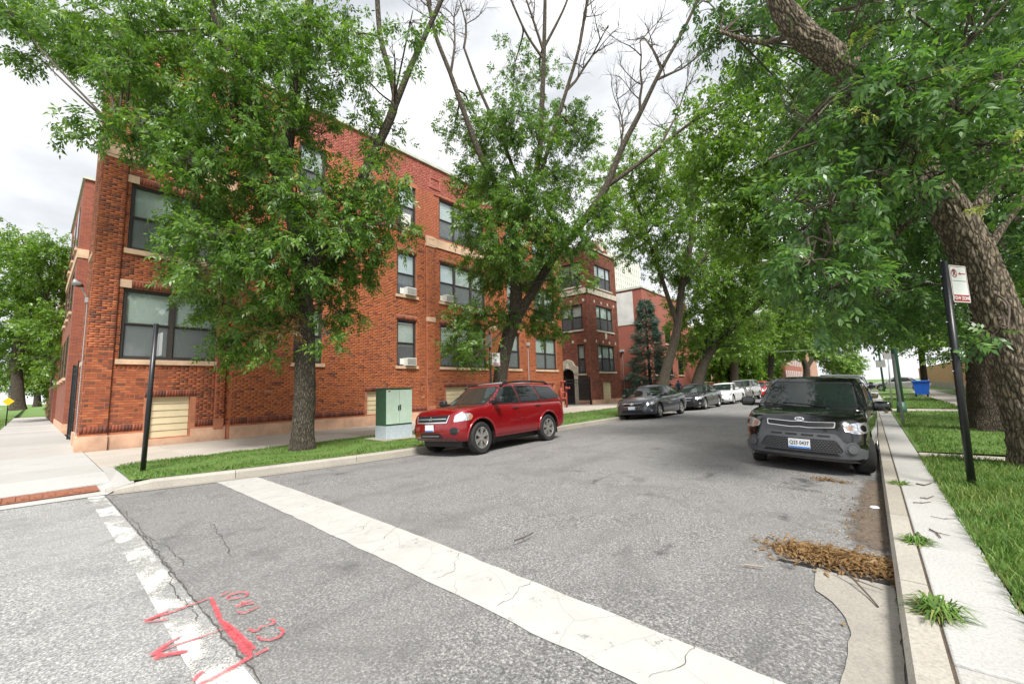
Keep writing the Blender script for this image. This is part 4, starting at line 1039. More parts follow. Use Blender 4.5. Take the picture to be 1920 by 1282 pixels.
cp = MB(); cp.box(-16.95, -16.50, 4.40, 24.95, 13.45, 13.60); cp.box(-17.3, -16.80, 0.86, 4.40, 13.45, 13.60); cp.box(-20.6, -17.3, 0.86, 1.3, 13.45, 13.60); cp.build('coping', MT['coping'], B1)
cp = MB(); cp.tube([(XM + .05, 20.85, 0.9), (XM + .05, 20.85, 4.3)], .025, 8); cp.box(XM + .01, XM + .14, 20.75, 20.95, 4.3, 4.5); cp.build('conduit', MT['galv'], B1)
cp = MB(); cp.tube([(-17.55, .908, 0.2), (-17.55, .908, 4.55)], .010, 8); cp.box(-17.60, -17.50, .85, .925, 4.5, 4.65); cp.build('conduit', MT['galv'], B1)
fl = thing('floodlight', 'twin headed floodlight on the corner of the brick building', 'floodlight', (-17.55, .85, 4.7))
mb = MB(); mb.tube([(-17.55, .86, 4.7), (-17.55, .80, 4.85), (-17.55, .76, 4.95)], .018, 8); mb.build('arm', MT['galv'], fl)
for dx, in ((-.0,),):
    mb = MB(); Mx = Matrix.Translation((-17.62, .72, 5.02)) @ Matrix.Rotation(R(60), 4, 'Y') @ Matrix.Rotation(R(50), 4, 'X') @ Matrix.Scale(.7, 4); mb.lathe([(0.02, -.14), (.06, -.12), (.10, .02), (.145, .12), (.13, .12), (.09, .02)], 18, Mx); mb.build('lamp_head', MT['dark_plastic'], fl, True)
    mb = MB(); Mx = Matrix.Translation((-17.42, .66, 5.03)) @ Matrix.Rotation(R(-40), 4, 'Y') @ Matrix.Rotation(R(70), 4, 'X') @ Matrix.Scale(.7, 4); mb.lathe([(0.02, -.14), (.06, -.12), (.10, .02), (.145, .12), (.13, .12), (.09, .02)], 18, Mx); mb.build('lamp_head', MT['galv'], fl, True)
ac_unit(FM, 11.72, FLZ[0][0] + .02, 'white window air conditioner in the single ground floor window')
ac_unit(FM, 11.72, FLZ[1][0] + .02, 'white window air conditioner in the single second storey window')
ac_unit(FM, 14.15, FLZ[1][0] + .02, 'white window air conditioner under a triple window on the second storey')
f_ = thing('window_fan', 'round fan standing in the third storey single window', 'fan', (XM - .05, 11.55, FLZ[2][0] + .02))
mb = MB(); Mx = Matrix.Translation((XM - .055, 11.6, FLZ[2][0] + .42)) @ Matrix.Rotation(R(90), 4, 'Y'); mb.lathe([(.0, .03), (.05, .03), (.06, 0), (.22, .0), (.24, .02), (.25, -.0)], 24, Mx); mb.build('fan_guard', MT['white_plastic'], f_, True)
mb = MB(); mb.box(XM - .075, XM - .06, 11.33, 11.87, FLZ[2][0] + .08, FLZ[2][0] + .76); mb.build('fan_box', MT['white_plastic'], f_)

# ---------------- shader brick for far walls
def m_brick_tex(name, c1, c2, mo, sc=1.0):
    t = NT(name); t.set(Roughness=0.88)
    tc = t.node('TexCoord'); sp = t.node('SeparateXYZ'); t.l.new(tc.outputs['Object'], sp.inputs[0])
    cb = t.node('CombineXYZ'); t.l.new(t.math('ADD', sp.outputs[0], sp.outputs[1]), cb.inputs[0]); t.l.new(sp.outputs[2], cb.inputs[1])
    b = t.node('TexBrick', Scale=1.0 * sc); b.inputs['Color1'].default_value = c1 + (1,); b.inputs['Color2'].default_value = c2 + (1,); b.inputs['Mortar'].default_value = mo + (1,)
    b.inputs['Mortar Size'].default_value = .008; b.inputs['Brick Width'].default_value = .215; b.inputs['Row Height'].default_value = .072; t.l.new(cb.outputs[0], b.inputs['Vector'])
    c = t.mix(t.ramp(t.noise(.7, 5, .6, tc.outputs['Object']), [(.4, G4(0)), (.75, G4(.4))]), b.outputs['Color'], tuple(x * .5 for x in c1) + (1,))
    t.col(c); t.bump(b.outputs['Fac'], -.25, .01); return t.m
MT['brick_far'] = m_brick_tex('far_brick', (.33, .085, .045), (.19, .05, .03), (.27, .13, .09))
MT['brick_far2'] = m_brick_tex('far_brick_red', (.36, .10, .065), (.28, .075, .05), (.30, .15, .12))
MT['brick_tan'] = m_brick_tex('tan_brick', (.52, .30, .17), (.44, .24, .13), (.45, .33, .24))
MT['brick_tower'] = m_brick_tex('tower_brick', (.47, .25, .18), (.40, .20, .14), (.42, .28, .22))
MT['white_wall'] = simple('white_painted_wall', (.62, .62, .60, 1), .85, vary=.15, scale=1.2, bump=.2)
MT['tower_white'] = simple('tower_concrete', (.66, .64, .60, 1), .8, vary=.06, scale=.2)
# wings of the corner building along the side street, beyond a gated court
W2 = thing('apartment_wing', 'far brick wing along the side street behind the gated court', 'building', (-36, 3, 0), group='wings along the side street')
wg = MB()
for (a, b, y0, h) in ((-40, -29.5, 1.06, 12.9), (-58, -46, 1.06, 12.9)): wg.box(a, b, y0, 9, 0, h)
wg.box(-46, -40, 1.9, 9, 0, 12.4); wg.box(-29.5, -20.52, 7.0, 9, 0, 12.4); wg.box(-90, -58, 1.4, 9, 0, 12.2)
wg.build('wall', MT['brick_far'], W2)
cp = MB(); cp.box(-40.1, -29.4, .98, 9.1, 12.9, 13.05); cp.box(-58.1, -45.9, .98, 9.1, 12.9, 13.05); cp.build('coping', MT['coping'], W2)
cp = MB(); cp.box(-40.03, -29.46, 1.02, 9.0, 8.75, 9.2); cp.box(-58.03, -45.96, 1.02, 9.0, 8.75, 9.2); cp.build('stone_band', MT['stone'], W2)
cp = MB(); cp.box(-40.03, -29.46, 1.02, 9.0, 0, .5); cp.build('plinth', MT['stone_base'], W2)
FW = ((0, 1.06, 0), (1, 0), (0, -1))
for xx in (-31.6, -34.6, -37.6, -48.5, -51.5, -54.5):
    for (c, d) in FLZ:
        mb = MB(); mb.fbox(FW, xx - .6, xx + .6, 0, .03, c, d); w_ = mb.build('window', MT['frame'], W2)
        mb = MB(); mb.fbox(FW, xx - .5, xx + .5, .031, .036, c + .1, d - .1); mb.build('pane', MT['car_glass'], w_)
        mb = MB(); mb.fbox(FW, xx - .7, xx + .7, 0, .1, c - .14, c); mb.build('sill', MT['stone'], W2)
def iron_fence(name, label, p0, p1, h=2.1, step=0.115, gate=None, zb=SW, grp=None, finial=True):
    p0, p1 = Vector(p0), Vector(p1); d = (p1 - p0); L = d.length; d.normalize()
    t_ = thing(name, label, 'fence' if not gate else 'gate', ((p0 + p1) / 2)[:], group=grp)
    e = Vector((-d.y, d.x, 0))
    def bar(a, w, z0, z1, nm):
        c = p0 + d * a; mb = MB(); vs = []
        for z in (z0, z1):
            for (s1, s2) in ((-1, -1), (1, -1), (1, 1), (-1, 1)): vs.append(c + d * (s1 * w) + e * (s2 * w) + Vector((0, 0, z)))
        mb.add(vs, [(0, 3, 2, 1), (4, 5, 6, 7), (0, 1, 5, 4), (1, 2, 6, 5), (2, 3, 7, 6), (3, 0, 4, 7)]); return mb.build(nm, MT['black_metal'], t_)
    for z in (.18, h - .28, h - .08):
        mb = MB(); a, b = p0 + Vector((0, 0, zb + z)), p1 + Vector((0, 0, zb + z)); mb.tube([a, b], .018, 4); mb.build('rail', MT['black_metal'], t_)
    n = int(L / step)
    for k in range(1, n): bar(k * L / n, .008, zb + .08, zb + h, 'picket')
    for a in (0.0, L): bar(a, .035, zb, zb + h + .1, 'post')
    return t_
iron_fence('iron_gate', 'black iron gate in the court beside the corner building', (-23.2, 1.0, 0), (-20.55, 1.0, 0), 2.7, .13, True)
# ---------------- second building (entry court)
B2 = thing('courtyard_building', 'dark red brick three storey building with stone portal and bands', 'building', (-19, 31, 0))
F2 = ((-16.5, 0, 0), (0, 1), (1, 0)); S2 = ((0, 28.6, 0), (1, 0), (0, -1))
Z2 = [(2.75, 4.95), (6.15, 8.25), (9.75, 11.75)]
h2 = [(30.0, 32.9, c, d) for c, d in Z2]; hs2 = [(-19.05, -17.0, c, d) for c, d in Z2[1:]] + [(-17.65, -16.95, 2.6, 4.95)] + [(-19.15, -17.85, .15, 3.0)]
hb2 = [(30.5, 32.0, .5, 1.9)]
w2 = MB(); wall_sheet(w2, F2, 28.6, 33.8, 0, 12.9, h2 + hb2); wall_sheet(w2, S2, -24, -16.5, 0, 12.9, hs2)
w2.box(-24, -16.8, 33.7, 33.8, 0, 12.8); w2.box(-24, -16.55, 28.9, 33.75, 12.3, 12.4); w2.box(-24, -17.4, 29.4, 33.6, 0.2, 12.2)
w2o = w2.build('wall', MT['mortar_two'], B2)
ex2 = []
for (a, b, c, d) in h2 + hs2 + hb2: ex2 += [(a, b, c, d), (a - .08, b + .08, c - .14, c)]
lay(F2, 28.6, 33.8, .5, 12.9, [e for e in ex2 if e[0] > 0] + [(28.5, 33.9, 9.05, 9.5)], 'brick_two', w2o)
lay(S2, -24, -16.5, .5, 12.9, [e for e in ex2 if e[0] < 0] + [(-24, -16.4, 9.05, 9.5)], 'brick_two', w2o)
for (a, b, c, d) in h2: window(B2, F2, a, b, c, d, 3, 'shade', .45, wid=[.27, .46, .27]); sill(B2, F2, a - .08, b + .08, c, .13, 'stone_pale')
for (a, b, c, d) in hs2[:3]: window(B2, S2, a, b, c, d, 2 if b - a > 1 else 1, 'shade', .5); sill(B2, S2, a - .08, b + .08, c, .13, 'stone_pale')
block(B2, F2, 28.5, 33.85, 9.06, 9.50, .07, 'stone_pale', 'stone_band'); block(B2, S2, -24, -16.43, 9.06, 9.50, .072, 'stone_pale', 'stone_band')
for z in (5.1, 8.4):
    for yy in (29.75, 30.9, 32.0, 33.1): block(B2, F2, yy - .1, yy + .1, z, z + .22, .02, 'stone_pale')
    for xx in (-18.0, -16.85): block(B2, S2, xx - .1, xx + .1, z, z + .22, .02, 'stone_pale')
block(B2, F2, 31.3, 31.6, 5.5, 6.0, .03, 'stone_pale', 'address_plaque')
basement(B2, F2, 30.5, 32.0, .5, 1.9, 5)
mb = MB(); mb.box(-16.8, -16.42, 28.52, 33.88, 12.9, 13.05); mb.box(-24, -16.8, 28.52, 28.9, 12.9, 13.05); mb.build('coping', MT['stone_pale'], B2)
mb = MB(); mb.box(-16.78, -16.48, 30.1, 32.4, 13.05, 13.6); mb.build('parapet', MT['brick_far'], B2)
mb = MB(); mb.box(-16.82, -16.44, 30.0, 30.25, 13.55, 13.8); mb.box(-16.82, -16.44, 32.25, 32.5, 13.55, 13.8)
Mx = Matrix.Translation((-16.5, 31.25, 13.65)) @ Matrix.Rotation(R(90), 4, 'Y'); mb.lathe([(0, .14), (.38, .14), (.42, .2), (.56, .2), (.60, .10), (.60, -.25), (0, -.25)], 24, Mx); mb.build('cartouche', MT['stone_pale'], B2)
mb = MB(); mb.fbox(F2, 28.55, 33.85, -.02, .05, .1, .5); mb.fbox(S2, -17.8, -16.44, -.02, .05, .1, .5); mb.build('plinth', MT['stone_base'], B2)
# stone portal
po = MB(); po.fbox(S2, -19.35, -19.10, 0, .22, .15, 3.0); po.fbox(S2, -17.90, -17.65, 0, .22, .15, 3.0)
o_, u_, n_ = S2
pts = []
for k in range(13):
    a = math.pi * k / 12; pts.append((-18.5 + math.cos(a) * .60, 2.6 + math.sin(a) * .42))
outer = [(-17.60, 2.6), (-17.60, 3.15), (-17.85, 3.25), (-18.05, 3.62), (-18.5, 3.80), (-18.95, 3.62), (-19.15, 3.25), (-19.40, 3.15), (-19.40, 2.6)]
loop = outer + [p for p in pts[::-1]]
vs = [(x, 28.6 - .0, z) for x, z in loop] + [(x, 28.6 - .26, z) for x, z in loop]; n = len(loop)
bm = bmesh.new(); bv = [bm.verts.new(v) for v in vs[n:]]; f = bm.faces.new(bv); r_ = bmesh.ops.triangulate(bm, faces=[f]); bm.verts.index_update()
po.add([v.co for v in bm.verts], [[v.index for v in f.verts] for f in bm.faces]); bm.free()
po.add(vs, [(i, (i + 1) % n, n + (i + 1) % n, n + i) for i in range(n)])
po.tube([(-18.5, 28.30, 3.05), (-18.5, 28.30, 3.45)], [.16, .09], 10); po.build('portal', MT['stone_pale'], B2)
mb = MB(); mb.fbox(S2, -19.1, -17.9, -.16, -.10, .15, 3.0); d_ = mb.build('door', MT['black_metal'], B2)
mb = MB(); mb.fbox(S2, -18.8, -18.3, -.10, -.09, .9, 2.3); mb.build('pane', MT['car_glass'], d_)
mb = MB(); mb.fbox(S2, -17.65, -16.75, -.02, .04, .15, 2.4); mb.build('panel_door', MT['frame'], B2)
iron_fence('iron_fence', 'black iron picket fence closing the entry court by the stone portal', (-16.55, 25.1, 0), (-16.55, 28.5, 0), 2.0)
iron_fence('iron_fence', 'black iron picket fence below the white painted wall patch', (-16.6, 33.95, 0), (-16.6, 39.3, 0), 1.9)
# red standpipe
sp_ = thing('standpipe', 'red fire department pipes standing by the end of the brick wall', 'standpipe', (-16.2, 24.2, SW))
mb = MB(); mb.tube([(-16.25, 24.0, SW), (-16.25, 24.0, 1.9)], .07, 10); mb.tube([(-16.2, 24.55, SW), (-16.2, 24.55, 1.6)], .07, 10); mb.tube([(-16.25, 24.0, 1.2), (-16.2, 24.55, 1.2)], .06, 8); mb.build('pipe', MT['red_paint_metal'], sp_, True)
for (yy, z) in ((24.0, 1.95), (24.0, .8), (24.55, 1.5)):
    for s_ in (-1, 1):
        mb = MB(); mb.tube([(-16.2, yy, z), (-16.05, yy + s_ * .12, z)], .06, 8); mb.tube([(-16.05, yy + s_ * .12, z), (-15.98, yy + s_ * .18, z)], .085, 8); mb.build('valve_cap', MT['red_paint_metal'], sp_, True)
# third building with the white patch
B3 = thing('brick_building', 'red brick building with a white painted patch high on its side wall', 'building', (-20, 45, 0))
mb = MB(); mb.box(-26, -16.5, 39.4, 53, 0, 11.3); mb.build('wall', MT['brick_far2'], B3)
mb = MB(); mb.box(-21.6, -17.45, 39.36, 39.41, 7.7, 11.1); mb.build('painted_patch', MT['white_wall'], B3)
mb = MB(); mb.box(-26.1, -16.4, 39.3, 53.1, 11.3, 11.5); mb.build('coping', MT['coping'], B3)
for yy in (41.5, 45, 48.5):
    for (c, d) in ((2.6, 4.6), (6, 8)):
        mb = MB(); mb.box(-16.5, -16.46, yy, yy + 1.6, c, d); w_ = mb.build('window', MT['frame'], B3); mb = MB(); mb.box(-16.46, -16.45, yy + .1, yy + 1.5, c + .1, d - .1); mb.build('pane', MT['car_glass'], w_)
        mb = MB(); mb.box(-16.5, -16.4, yy - .1, yy + 1.7, c - .15, c); mb.build('sill', MT['stone'], B3)
fl = thing('floodlight', 'small wall light on the red side wall under the white patch', 'floodlight', (-18.9, 39.3, 5.0)); mb = MB(); mb.box(-19.1, -18.7, 39.1, 39.4, 5.0, 5.2); mb.build('lamp_head', MT['galv'], fl); mb = MB(); mb.tube([(-18.9, 39.37, .3), (-18.9, 39.37, 5.0)], .02, 6); mb.build('conduit', MT['galv'], fl)
# further houses
def far_house(name, label, x0, x1, y0, y1, h, mat, trim, rows, face='y', wx=2.6, grp=None):
    b = thing(name, label, 'building', ((x0 + x1) / 2, (y0 + y1) / 2, 0), group=grp)
    mb = MB(); mb.box(x0, x1, y0, y1, 0, h); mb.build('wall', MT[mat], b)
    mb = MB(); mb.box(x0 - .15, x1 + .15, y0 - .15, y1 + .15, h, h + .4); mb.build('cornice', MT[trim], b)
    nz = rows; hz = (h - 1.0) / nz
    def wins(fr, a, b_):
        n = max(1, int((b_ - a) / wx)); st = (b_ - a) / n
        for i in range(n):
            for j in range(nz):
                u = a + (i + .5) * st; z = 1.0 + j * hz + hz * .25
                mb = MB(); mb.fbox(fr, u - .62, u + .62, 0, .06, z - .12, z + hz * .55 + .12); w_ = mb.build('window', MT[trim], b)
                mb = MB(); mb.fbox(fr, u - .5, u + .5, .06, .07, z, z + hz * .55); mb.build('pane', MT['car_glass'], w_)
    wins(((0, y0, 0), (1, 0), (0, -1)), x0, x1)
    if face == 'xy': wins(((x1, 0, 0), (0, 1), (1, 0)), y0, y1)
    return b
far_house('far_brick_house', 'red brick house with white window trim far down the street', -34, -12.5, 98, 125, 10.5, 'brick_far2', 'tower_white', 3, 'xy', 2.8)
far_house('far_brick_house', 'red brick flats hidden behind the street trees before the alley', -27, -16.5, 66, 92, 10, 'brick_far', 'stone', 3, 'xy', 3.0)
p = at_y(1455, 700, 190); q_ = at_y(1522, 700, 190); tz = at_y(1490, 535, 190)[2]
far_house('apartment_tower', 'tall tan apartment tower rising over the far trees', float(p[0]), float(q_[0]), 190, 215, float(tz), 'brick_tower', 'stone', 12, 'y', 3.2)
# white office tower with a concrete grid
a = at_x(1142, 470, -110); b = at_x(1198, 497, -110)
T = thing('office_tower', 'white office tower with a concrete window grid behind the brick buildings', 'building', (-120, float(a[1] + b[1]) / 2, 0))
y0, y1, hz = float(a[1]), float(b[1]), float((a[2] + b[2]) / 2)
mb = MB(); mb.box(-140, -110.8, y0, y1, 0, hz - .5); mb.build('wall', MT['dark_room'], T)
for k in range(15):
    yy = y0 + (y1 - y0) * k / 14; mb = MB(); mb.box(-110.9, -110, yy - .9, yy + .9, 0, hz); mb.build('fin', MT['tower_white'], T)
for k in range(14):
    z = hz - k * 3.6; mb = MB(); mb.box(-110.8, -110.1, y0, y1, z - .75, z - .02); mb.build('spandrel', MT['tower_white'], T)
# right hand side: tan brick building and plank fence
far_house('tan_building', 'tan brick building behind the right hand trees', 9.5, 24, 14, 52, 9.5, 'brick_tan', 'stone', 3, 'y', 3)
BT = [o for o in COL.objects if o.name.startswith('tan_building')][0]
for yy in np.arange(17, 51, 4.2):
    for z in (1.6, 4.6, 7.2):
        mb = MB(); mb.box(9.44, 9.5, yy, yy + 1.4, z, z + 1.7); w_ = mb.build('window', MT['stone'], BT); mb = MB(); mb.box(9.42, 9.44, yy + .1, yy + 1.3, z + .1, z + 1.6); mb.build('pane', MT['car_glass'], w_)
PF = thing('plank_fence', 'tall wooden plank fence on a concrete base along the right sidewalk', 'fence', (6.9, 70, SW))
mb = MB(); mb.box(6.75, 7.15, 46, 104, 0, .85); mb.build('base_wall', MT['kerb'], PF)
MT['plank'] = simple('cedar_plank', (.50, .29, .15, 1), .8, vary=.3, scale=5)
for k in range(190):
    yy = 46 + k * .305; mb = MB(); mb.box(6.86, 6.90, yy, yy + .285, .85, 3.1 + RNG.uniform(-.02, .02)); mb.build('plank', MT['plank'], PF)
mb = MB(); mb.box(6.90, 6.98, 46, 104, 1.2, 1.32); mb.box(6.90, 6.98, 46, 104, 2.7, 2.82); mb.build('rail', MT['plank'], PF)
mb = MB(); mb.lathe([(0, 0), (.5, 0), (.55, .3), (.42, .62), (.2, .78), (0, .8)], 12); o = mb.build('boulder', MT['stone_pale'], None, True); o.location = (6.2, 54, SW - .05); o.scale = (1, 1.2, 1); tag(o, 'rounded pale boulder at the foot of the plank fence', 'rock')
# ============================================================ VEHICLES
def smooth_curve(pts, win=0.10):
    xs = np.array([p[0] for p in pts]); zs = np.array([p[1] for p in pts])
    o = np.argsort(xs); xs, zs = xs[o], zs[o]
    def f(x):
        x = np.asarray(x, float); acc = 0
        for d in np.linspace(-win, win, 9): acc = acc + np.interp(x + d, xs, zs)
        return acc / 9
    return f
def half_plan(xf, xr, w, rfx, rfy, rrx, rry, bf, br, nf=10, nc=9, ns=34):
    P = []
    ye = w - rfy
    for k in range(nf): y = ye * k / nf; P.append((xf - bf * (y / w) ** 2, y))
    xe = xf - bf * (ye / w) ** 2; xc = xe - rfx
    for k in range(nc): a = math.pi / 2 * k / nc; P.append((xc + rfx * math.cos(a), ye + rfy * math.sin(a)))
    yr = w - rry; xre = xr + br * (yr / w) ** 2; xrc = xre + rrx
    for k in range(ns): t = k / ns; P.append((xc + (xrc - xc) * t, w * (1 + 0.012 * math.sin(math.pi * t))))
    for k in range(nc): a = math.pi / 2 * k / nc; P.append((xrc - rrx * math.sin(a), yr + rry * math.cos(a)))
    for k in range(nf + 1): y = yr * (1 - k / nf); P.append((xr + br * (y / w) ** 2, y))
    return np.array(P)
def shell(levels, deck_n=10, crown=0.05, zdeck=None, bottom=True):
    """levels: list of (half_plan array, zfun) -> closed mesh (V,F)"""
    m = len(levels[0][0]) - 1; V = []; F = []
    ring = 2 * m
    def full(H): return [(x, y) for x, y in H] + [(x, -y) for x, y in H[m - 1:0:-1]]
    for H, zf in levels:
        for (x, y) in full(H): V.append((x, y, float(zf(x))))
    nl = len(levels)
    for l in range(nl - 1):
        for i in range(ring):
            j = (i + 1) % ring; F.append((l * ring + i, l * ring + j, (l + 1) * ring + j, (l + 1) * ring + i))
    if bottom: F.append(tuple(range(ring - 1, -1, -1)))
    b = (nl - 1) * ring; H, zf = levels[-1]
    rows = {}
    for i in range(1, m):
        r = [b + i]; x, y = H[i]
        for j in range(1, deck_n):
            t = 1 - 2 * j / deck_n; yy = y * t
            cz = crown * (1 - t * t) * min(1, y / 0.5)
            V.append((x, yy, float(zf(x)) + cz)); r.append(len(V) - 1)
        r.append(b + ring - i); rows[i] = r
    for i in range(1, m - 1):
        for j in range(deck_n): F.append((rows[i][j], rows[i + 1][j], rows[i + 1][j + 1], rows[i][j + 1]))
    for j in range(deck_n):
        F.append((b, rows[1][j], rows[1][j + 1])); F.append((b + m, rows[m - 1][j + 1], rows[m - 1][j]))
    return V, F
def cut_arches(V, F, mat, cyls):
    me = mesh_np('tmp', V, F, [mat, MT['trim']]); o = bpy.data.objects.new('tmp', me); COL.objects.link(o)
    bm = bmesh.new(); bm.from_mesh(me); bmesh.ops.recalc_face_normals(bm, faces=bm.faces); bm.to_mesh(me); bm.free()
    cs = []
    for (x, z, r, y0, y1) in cyls:
        mb = MB(); n = 40
        vs = [(x + r * math.cos(2 * math.pi * k / n), y, z + r * math.sin(2 * math.pi * k / n)) for y in (y0, y1) for k in range(n)]
        mb.add(vs, [tuple(range(n)), tuple(range(2 * n - 1, n - 1, -1))] + [(k, n + k, n + (k + 1) % n, (k + 1) % n) for k in range(n)])
        cm = bpy.data.meshes.new('cyl'); cm.from_pydata(mb.v, [], mb.f); cm.materials.append(MT['trim']); cm.materials.append(MT['trim'])
        cm.polygons.foreach_set('material_index', [1] * len(cm.polygons))
        bm = bmesh.new(); bm.from_mesh(cm); bmesh.ops.recalc_face_normals(bm, faces=bm.faces); bm.to_mesh(cm); bm.free()
        c = bpy.data.objects.new('cyl', cm); COL.objects.link(c); cs.append(c)
        md = o.modifiers.new('b', 'BOOLEAN'); md.operation = 'DIFFERENCE'; md.object = c; md.solver = 'EXACT'
        try: md.material_mode = 'INDEX'
        except Exception: pass
    dg = bpy.context.evaluated_depsgraph_get(); dg.update()
    out = bpy.data.meshes.new_from_object(o.evaluated_get(dg))
    for c in cs + [o]: bpy.data.objects.remove(c, do_unlink=True)
    return out
def roundpoly(P, r, n=4):
    out = []; N = len(P)
    for i in range(N):
        p = Vector(P[i]).to_2d(); a = Vector(P[i - 1]).to_2d() - p; b = Vector(P[(i + 1) % N]).to_2d() - p
        rr = min(r, a.length * .45, b.length * .45); a = a.normalized() * rr; b = b.normalized() * rr
        for k in range(n + 1):
            t = k / n; q = (p + a) * (1 - t) ** 2 + p * 2 * t * (1 - t) + (p + b) * t * t
            out.append((q.x, q.y))
    return out
class Car:
    def __init__(s, name, label, grp, sp, paint):
        s.sp = sp; s.paint = paint
        s.root = thing(name, label, sp.get('cat', 'car'), (0, 0, 0), group=grp)
        s.body()
    def put(s, mb, name, mat, parent=None, smooth=False):
        return mb.build(name, mat if not isinstance(mat, str) else MT[mat], parent or s.root, smooth, world=False)
    def body(s):
        sp = s.sp; w = sp['W'] / 2; zt = smooth_curve(sp['top'], .08); z0 = sp['z0']
        lv = []
        for (f, dxf, dxr, ws) in sp['sec']:
            H = half_plan(sp['xf'] + dxf, sp['xr'] + dxr, w * ws, sp['rf'][0], sp['rf'][1], sp['rr'][0], sp['rr'][1], sp['bow'][0], sp['bow'][1])
            lv.append((H, (lambda x, f=f: z0(x) + (zt(x) - z0(x)) * f)))
        V, F = shell(lv, 12, sp.get('crown', .05))
        cy = []
        for x in sp['ax']:
            for q in (1, -1): cy.append((x, sp['wr'] + .01, sp['wr'] + sp['gap'], q * (w - .30), q * (w + .3)))
        me = cut_arches(V, F, s.paint, cy)
        me.polygons.foreach_set('use_smooth', [True] * len(me.polygons))
        try:
            me.set_sharp_from_angle(angle=R(38))
        except Exception: pass
        s.body_o = link('body', me, s.root, False)
        bm = bmesh.new(); bm.from_mesh(me); s.bvh_b = BVHTree.FromBMesh(bm)
        # cabin
        zb = smooth_curve(sp['belt'], .05); zr = smooth_curve(sp['roof'], .12)
        c = sp['cab']; lv = []
        for k in np.linspace(0, 1, 10):
            e = k ** 1.0; sw = 1 - k
            bul = 0.035 * math.sin(math.pi * k)
            H = half_plan(c['xf0'] + (c['xf1'] - c['xf0']) * (k ** .92), c['xr0'] + (c['xr1'] - c['xr0']) * k, (c['w0'] + (c['w1'] - c['w0']) * k ** 1.25 + bul * .4), c['rf'] , c['rf'] * .9, c['rr'], c['rr'], c['bf'], c['br'])
            def zf(x, k=k): return float(zb(x)) * (1 - k) + (float(zr(x))) * k
            lv.append((H, zf))
        top = lv[-1][0]; H2 = top.copy(); H2[:, 1] *= .95; xm = H2[:, 0].mean(); H2[:, 0] = xm + (H2[:, 0] - xm) * .975
        lv.append((H2, lambda x: float(zr(x)) + .022))
        V, F = shell(lv, 12, .03, bottom=True)
        me2 = mesh_np('cabin', V, F, s.paint, True)
        bm2 = bmesh.new(); bm2.from_mesh(me2); bmesh.ops.recalc_face_normals(bm2, faces=bm2.faces); bm2.to_mesh(me2)
        s.bvh_c = BVHTree.FromBMesh(bm2); s.cab_o = link('cabin', me2, s.root, False)
        off = len(bm.verts)
        for v in bm2.verts: bm.verts.new(v.co)
        bm.verts.ensure_lookup_table()
        for f in bm2.faces:
            try: bm.faces.new([bm.verts[off + v.index] for v in f.verts])
            except Exception: pass
        s.bvh = BVHTree.FromBMesh(bm); bm.free(); bm2.free()
        # floor pan
        mb = MB(); mb.box(sp['xr'] + .35, sp['xf'] - .4, -w + .22, w - .22, .2, .34); s.put(mb, 'underbody', 'trim')
    def hit(s, a, z, theta, c=(0, 0), which=None):
        d = Vector((-math.cos(theta), -math.sin(theta), 0)); e = Vector((-math.sin(theta), math.cos(theta), 0))
        o = Vector((c[0], c[1], 0)) + e * a + Vector((0, 0, z)) - d * 5
        bv = which or s.bvh
        p, n, i, dist = bv.ray_cast(o, d)
        if p is None:
            q = o + d * 5; p, n, i, dist = bv.find_nearest(q)
            n = -d
        if n.dot(d) > 0: n = -n
        return p, n
    def decal(s, poly, theta, off, name, mat, c=(0, 0), res=.05, which=None, parent=None, smooth=True):
        bm = bmesh.new(); vs = [bm.verts.new((p[0], p[1], 0)) for p in poly]; bm.faces.new(vs)
        for ax in (0, 1):
            lo, hi = min(p[ax] for p in poly), max(p[ax] for p in poly); n = int((hi - lo) / res)
            for k in range(1, n + 1):
                co = Vector((0, 0, 0)); co[ax] = lo + (hi - lo) * k / (n + 1); no = Vector((0, 0, 0)); no[ax] = 1
                bmesh.ops.bisect_plane(bm, geom=bm.verts[:] + bm.edges[:] + bm.faces[:], plane_co=co, plane_no=no)
        bmesh.ops.triangulate(bm, faces=[f for f in bm.faces if len(f.verts) > 4])
        for v in bm.verts:
            p, n = s.hit(v.co.x, v.co.y, theta, c, which); v.co = p + n * off
        bm.verts.index_update()
        mb = MB(); mb.add([v.co for v in bm.verts], [[v.index for v in f.verts] for f in bm.faces]); bm.free()
        o = s.put(mb, name, mat, parent, smooth)
        me = o.data; b2 = bmesh.new(); b2.from_mesh(me); bmesh.ops.recalc_face_normals(b2, faces=b2.faces)
        d = Vector((-math.cos(theta), -math.sin(theta), 0)); tot = sum((f.normal.dot(d) for f in b2.faces), 0.0)
        if tot > 0: bmesh.ops.reverse_faces(b2, faces=b2.faces)
        b2.to_mesh(me); b2.free(); return o
    def side(s, poly, sgn, off, name, mat, **k):
        P = [(-x if sgn > 0 else x, z) for x, z in poly]
        return s.decal(P, sgn * math.pi / 2, off, name, mat, **k)
    def front(s, poly, off, name, mat, rear=False, **k):
        P = [(-y if rear else y, z) for y, z in poly]
        return s.decal(P, math.pi if rear else 0.0, off, name, mat, **k)
    def lines(s, segs, sgn, w=.007, name='door_gap'):
        for (p, q) in segs:
            p, q = Vector(p), Vector(q); d = (q - p).normalized(); n = Vector((-d.y, d.x)) * w / 2
            s.side([tuple(p + n), tuple(q + n), tuple(q - n), tuple(p - n)], sgn, .003, name, 'trim', res=.07)
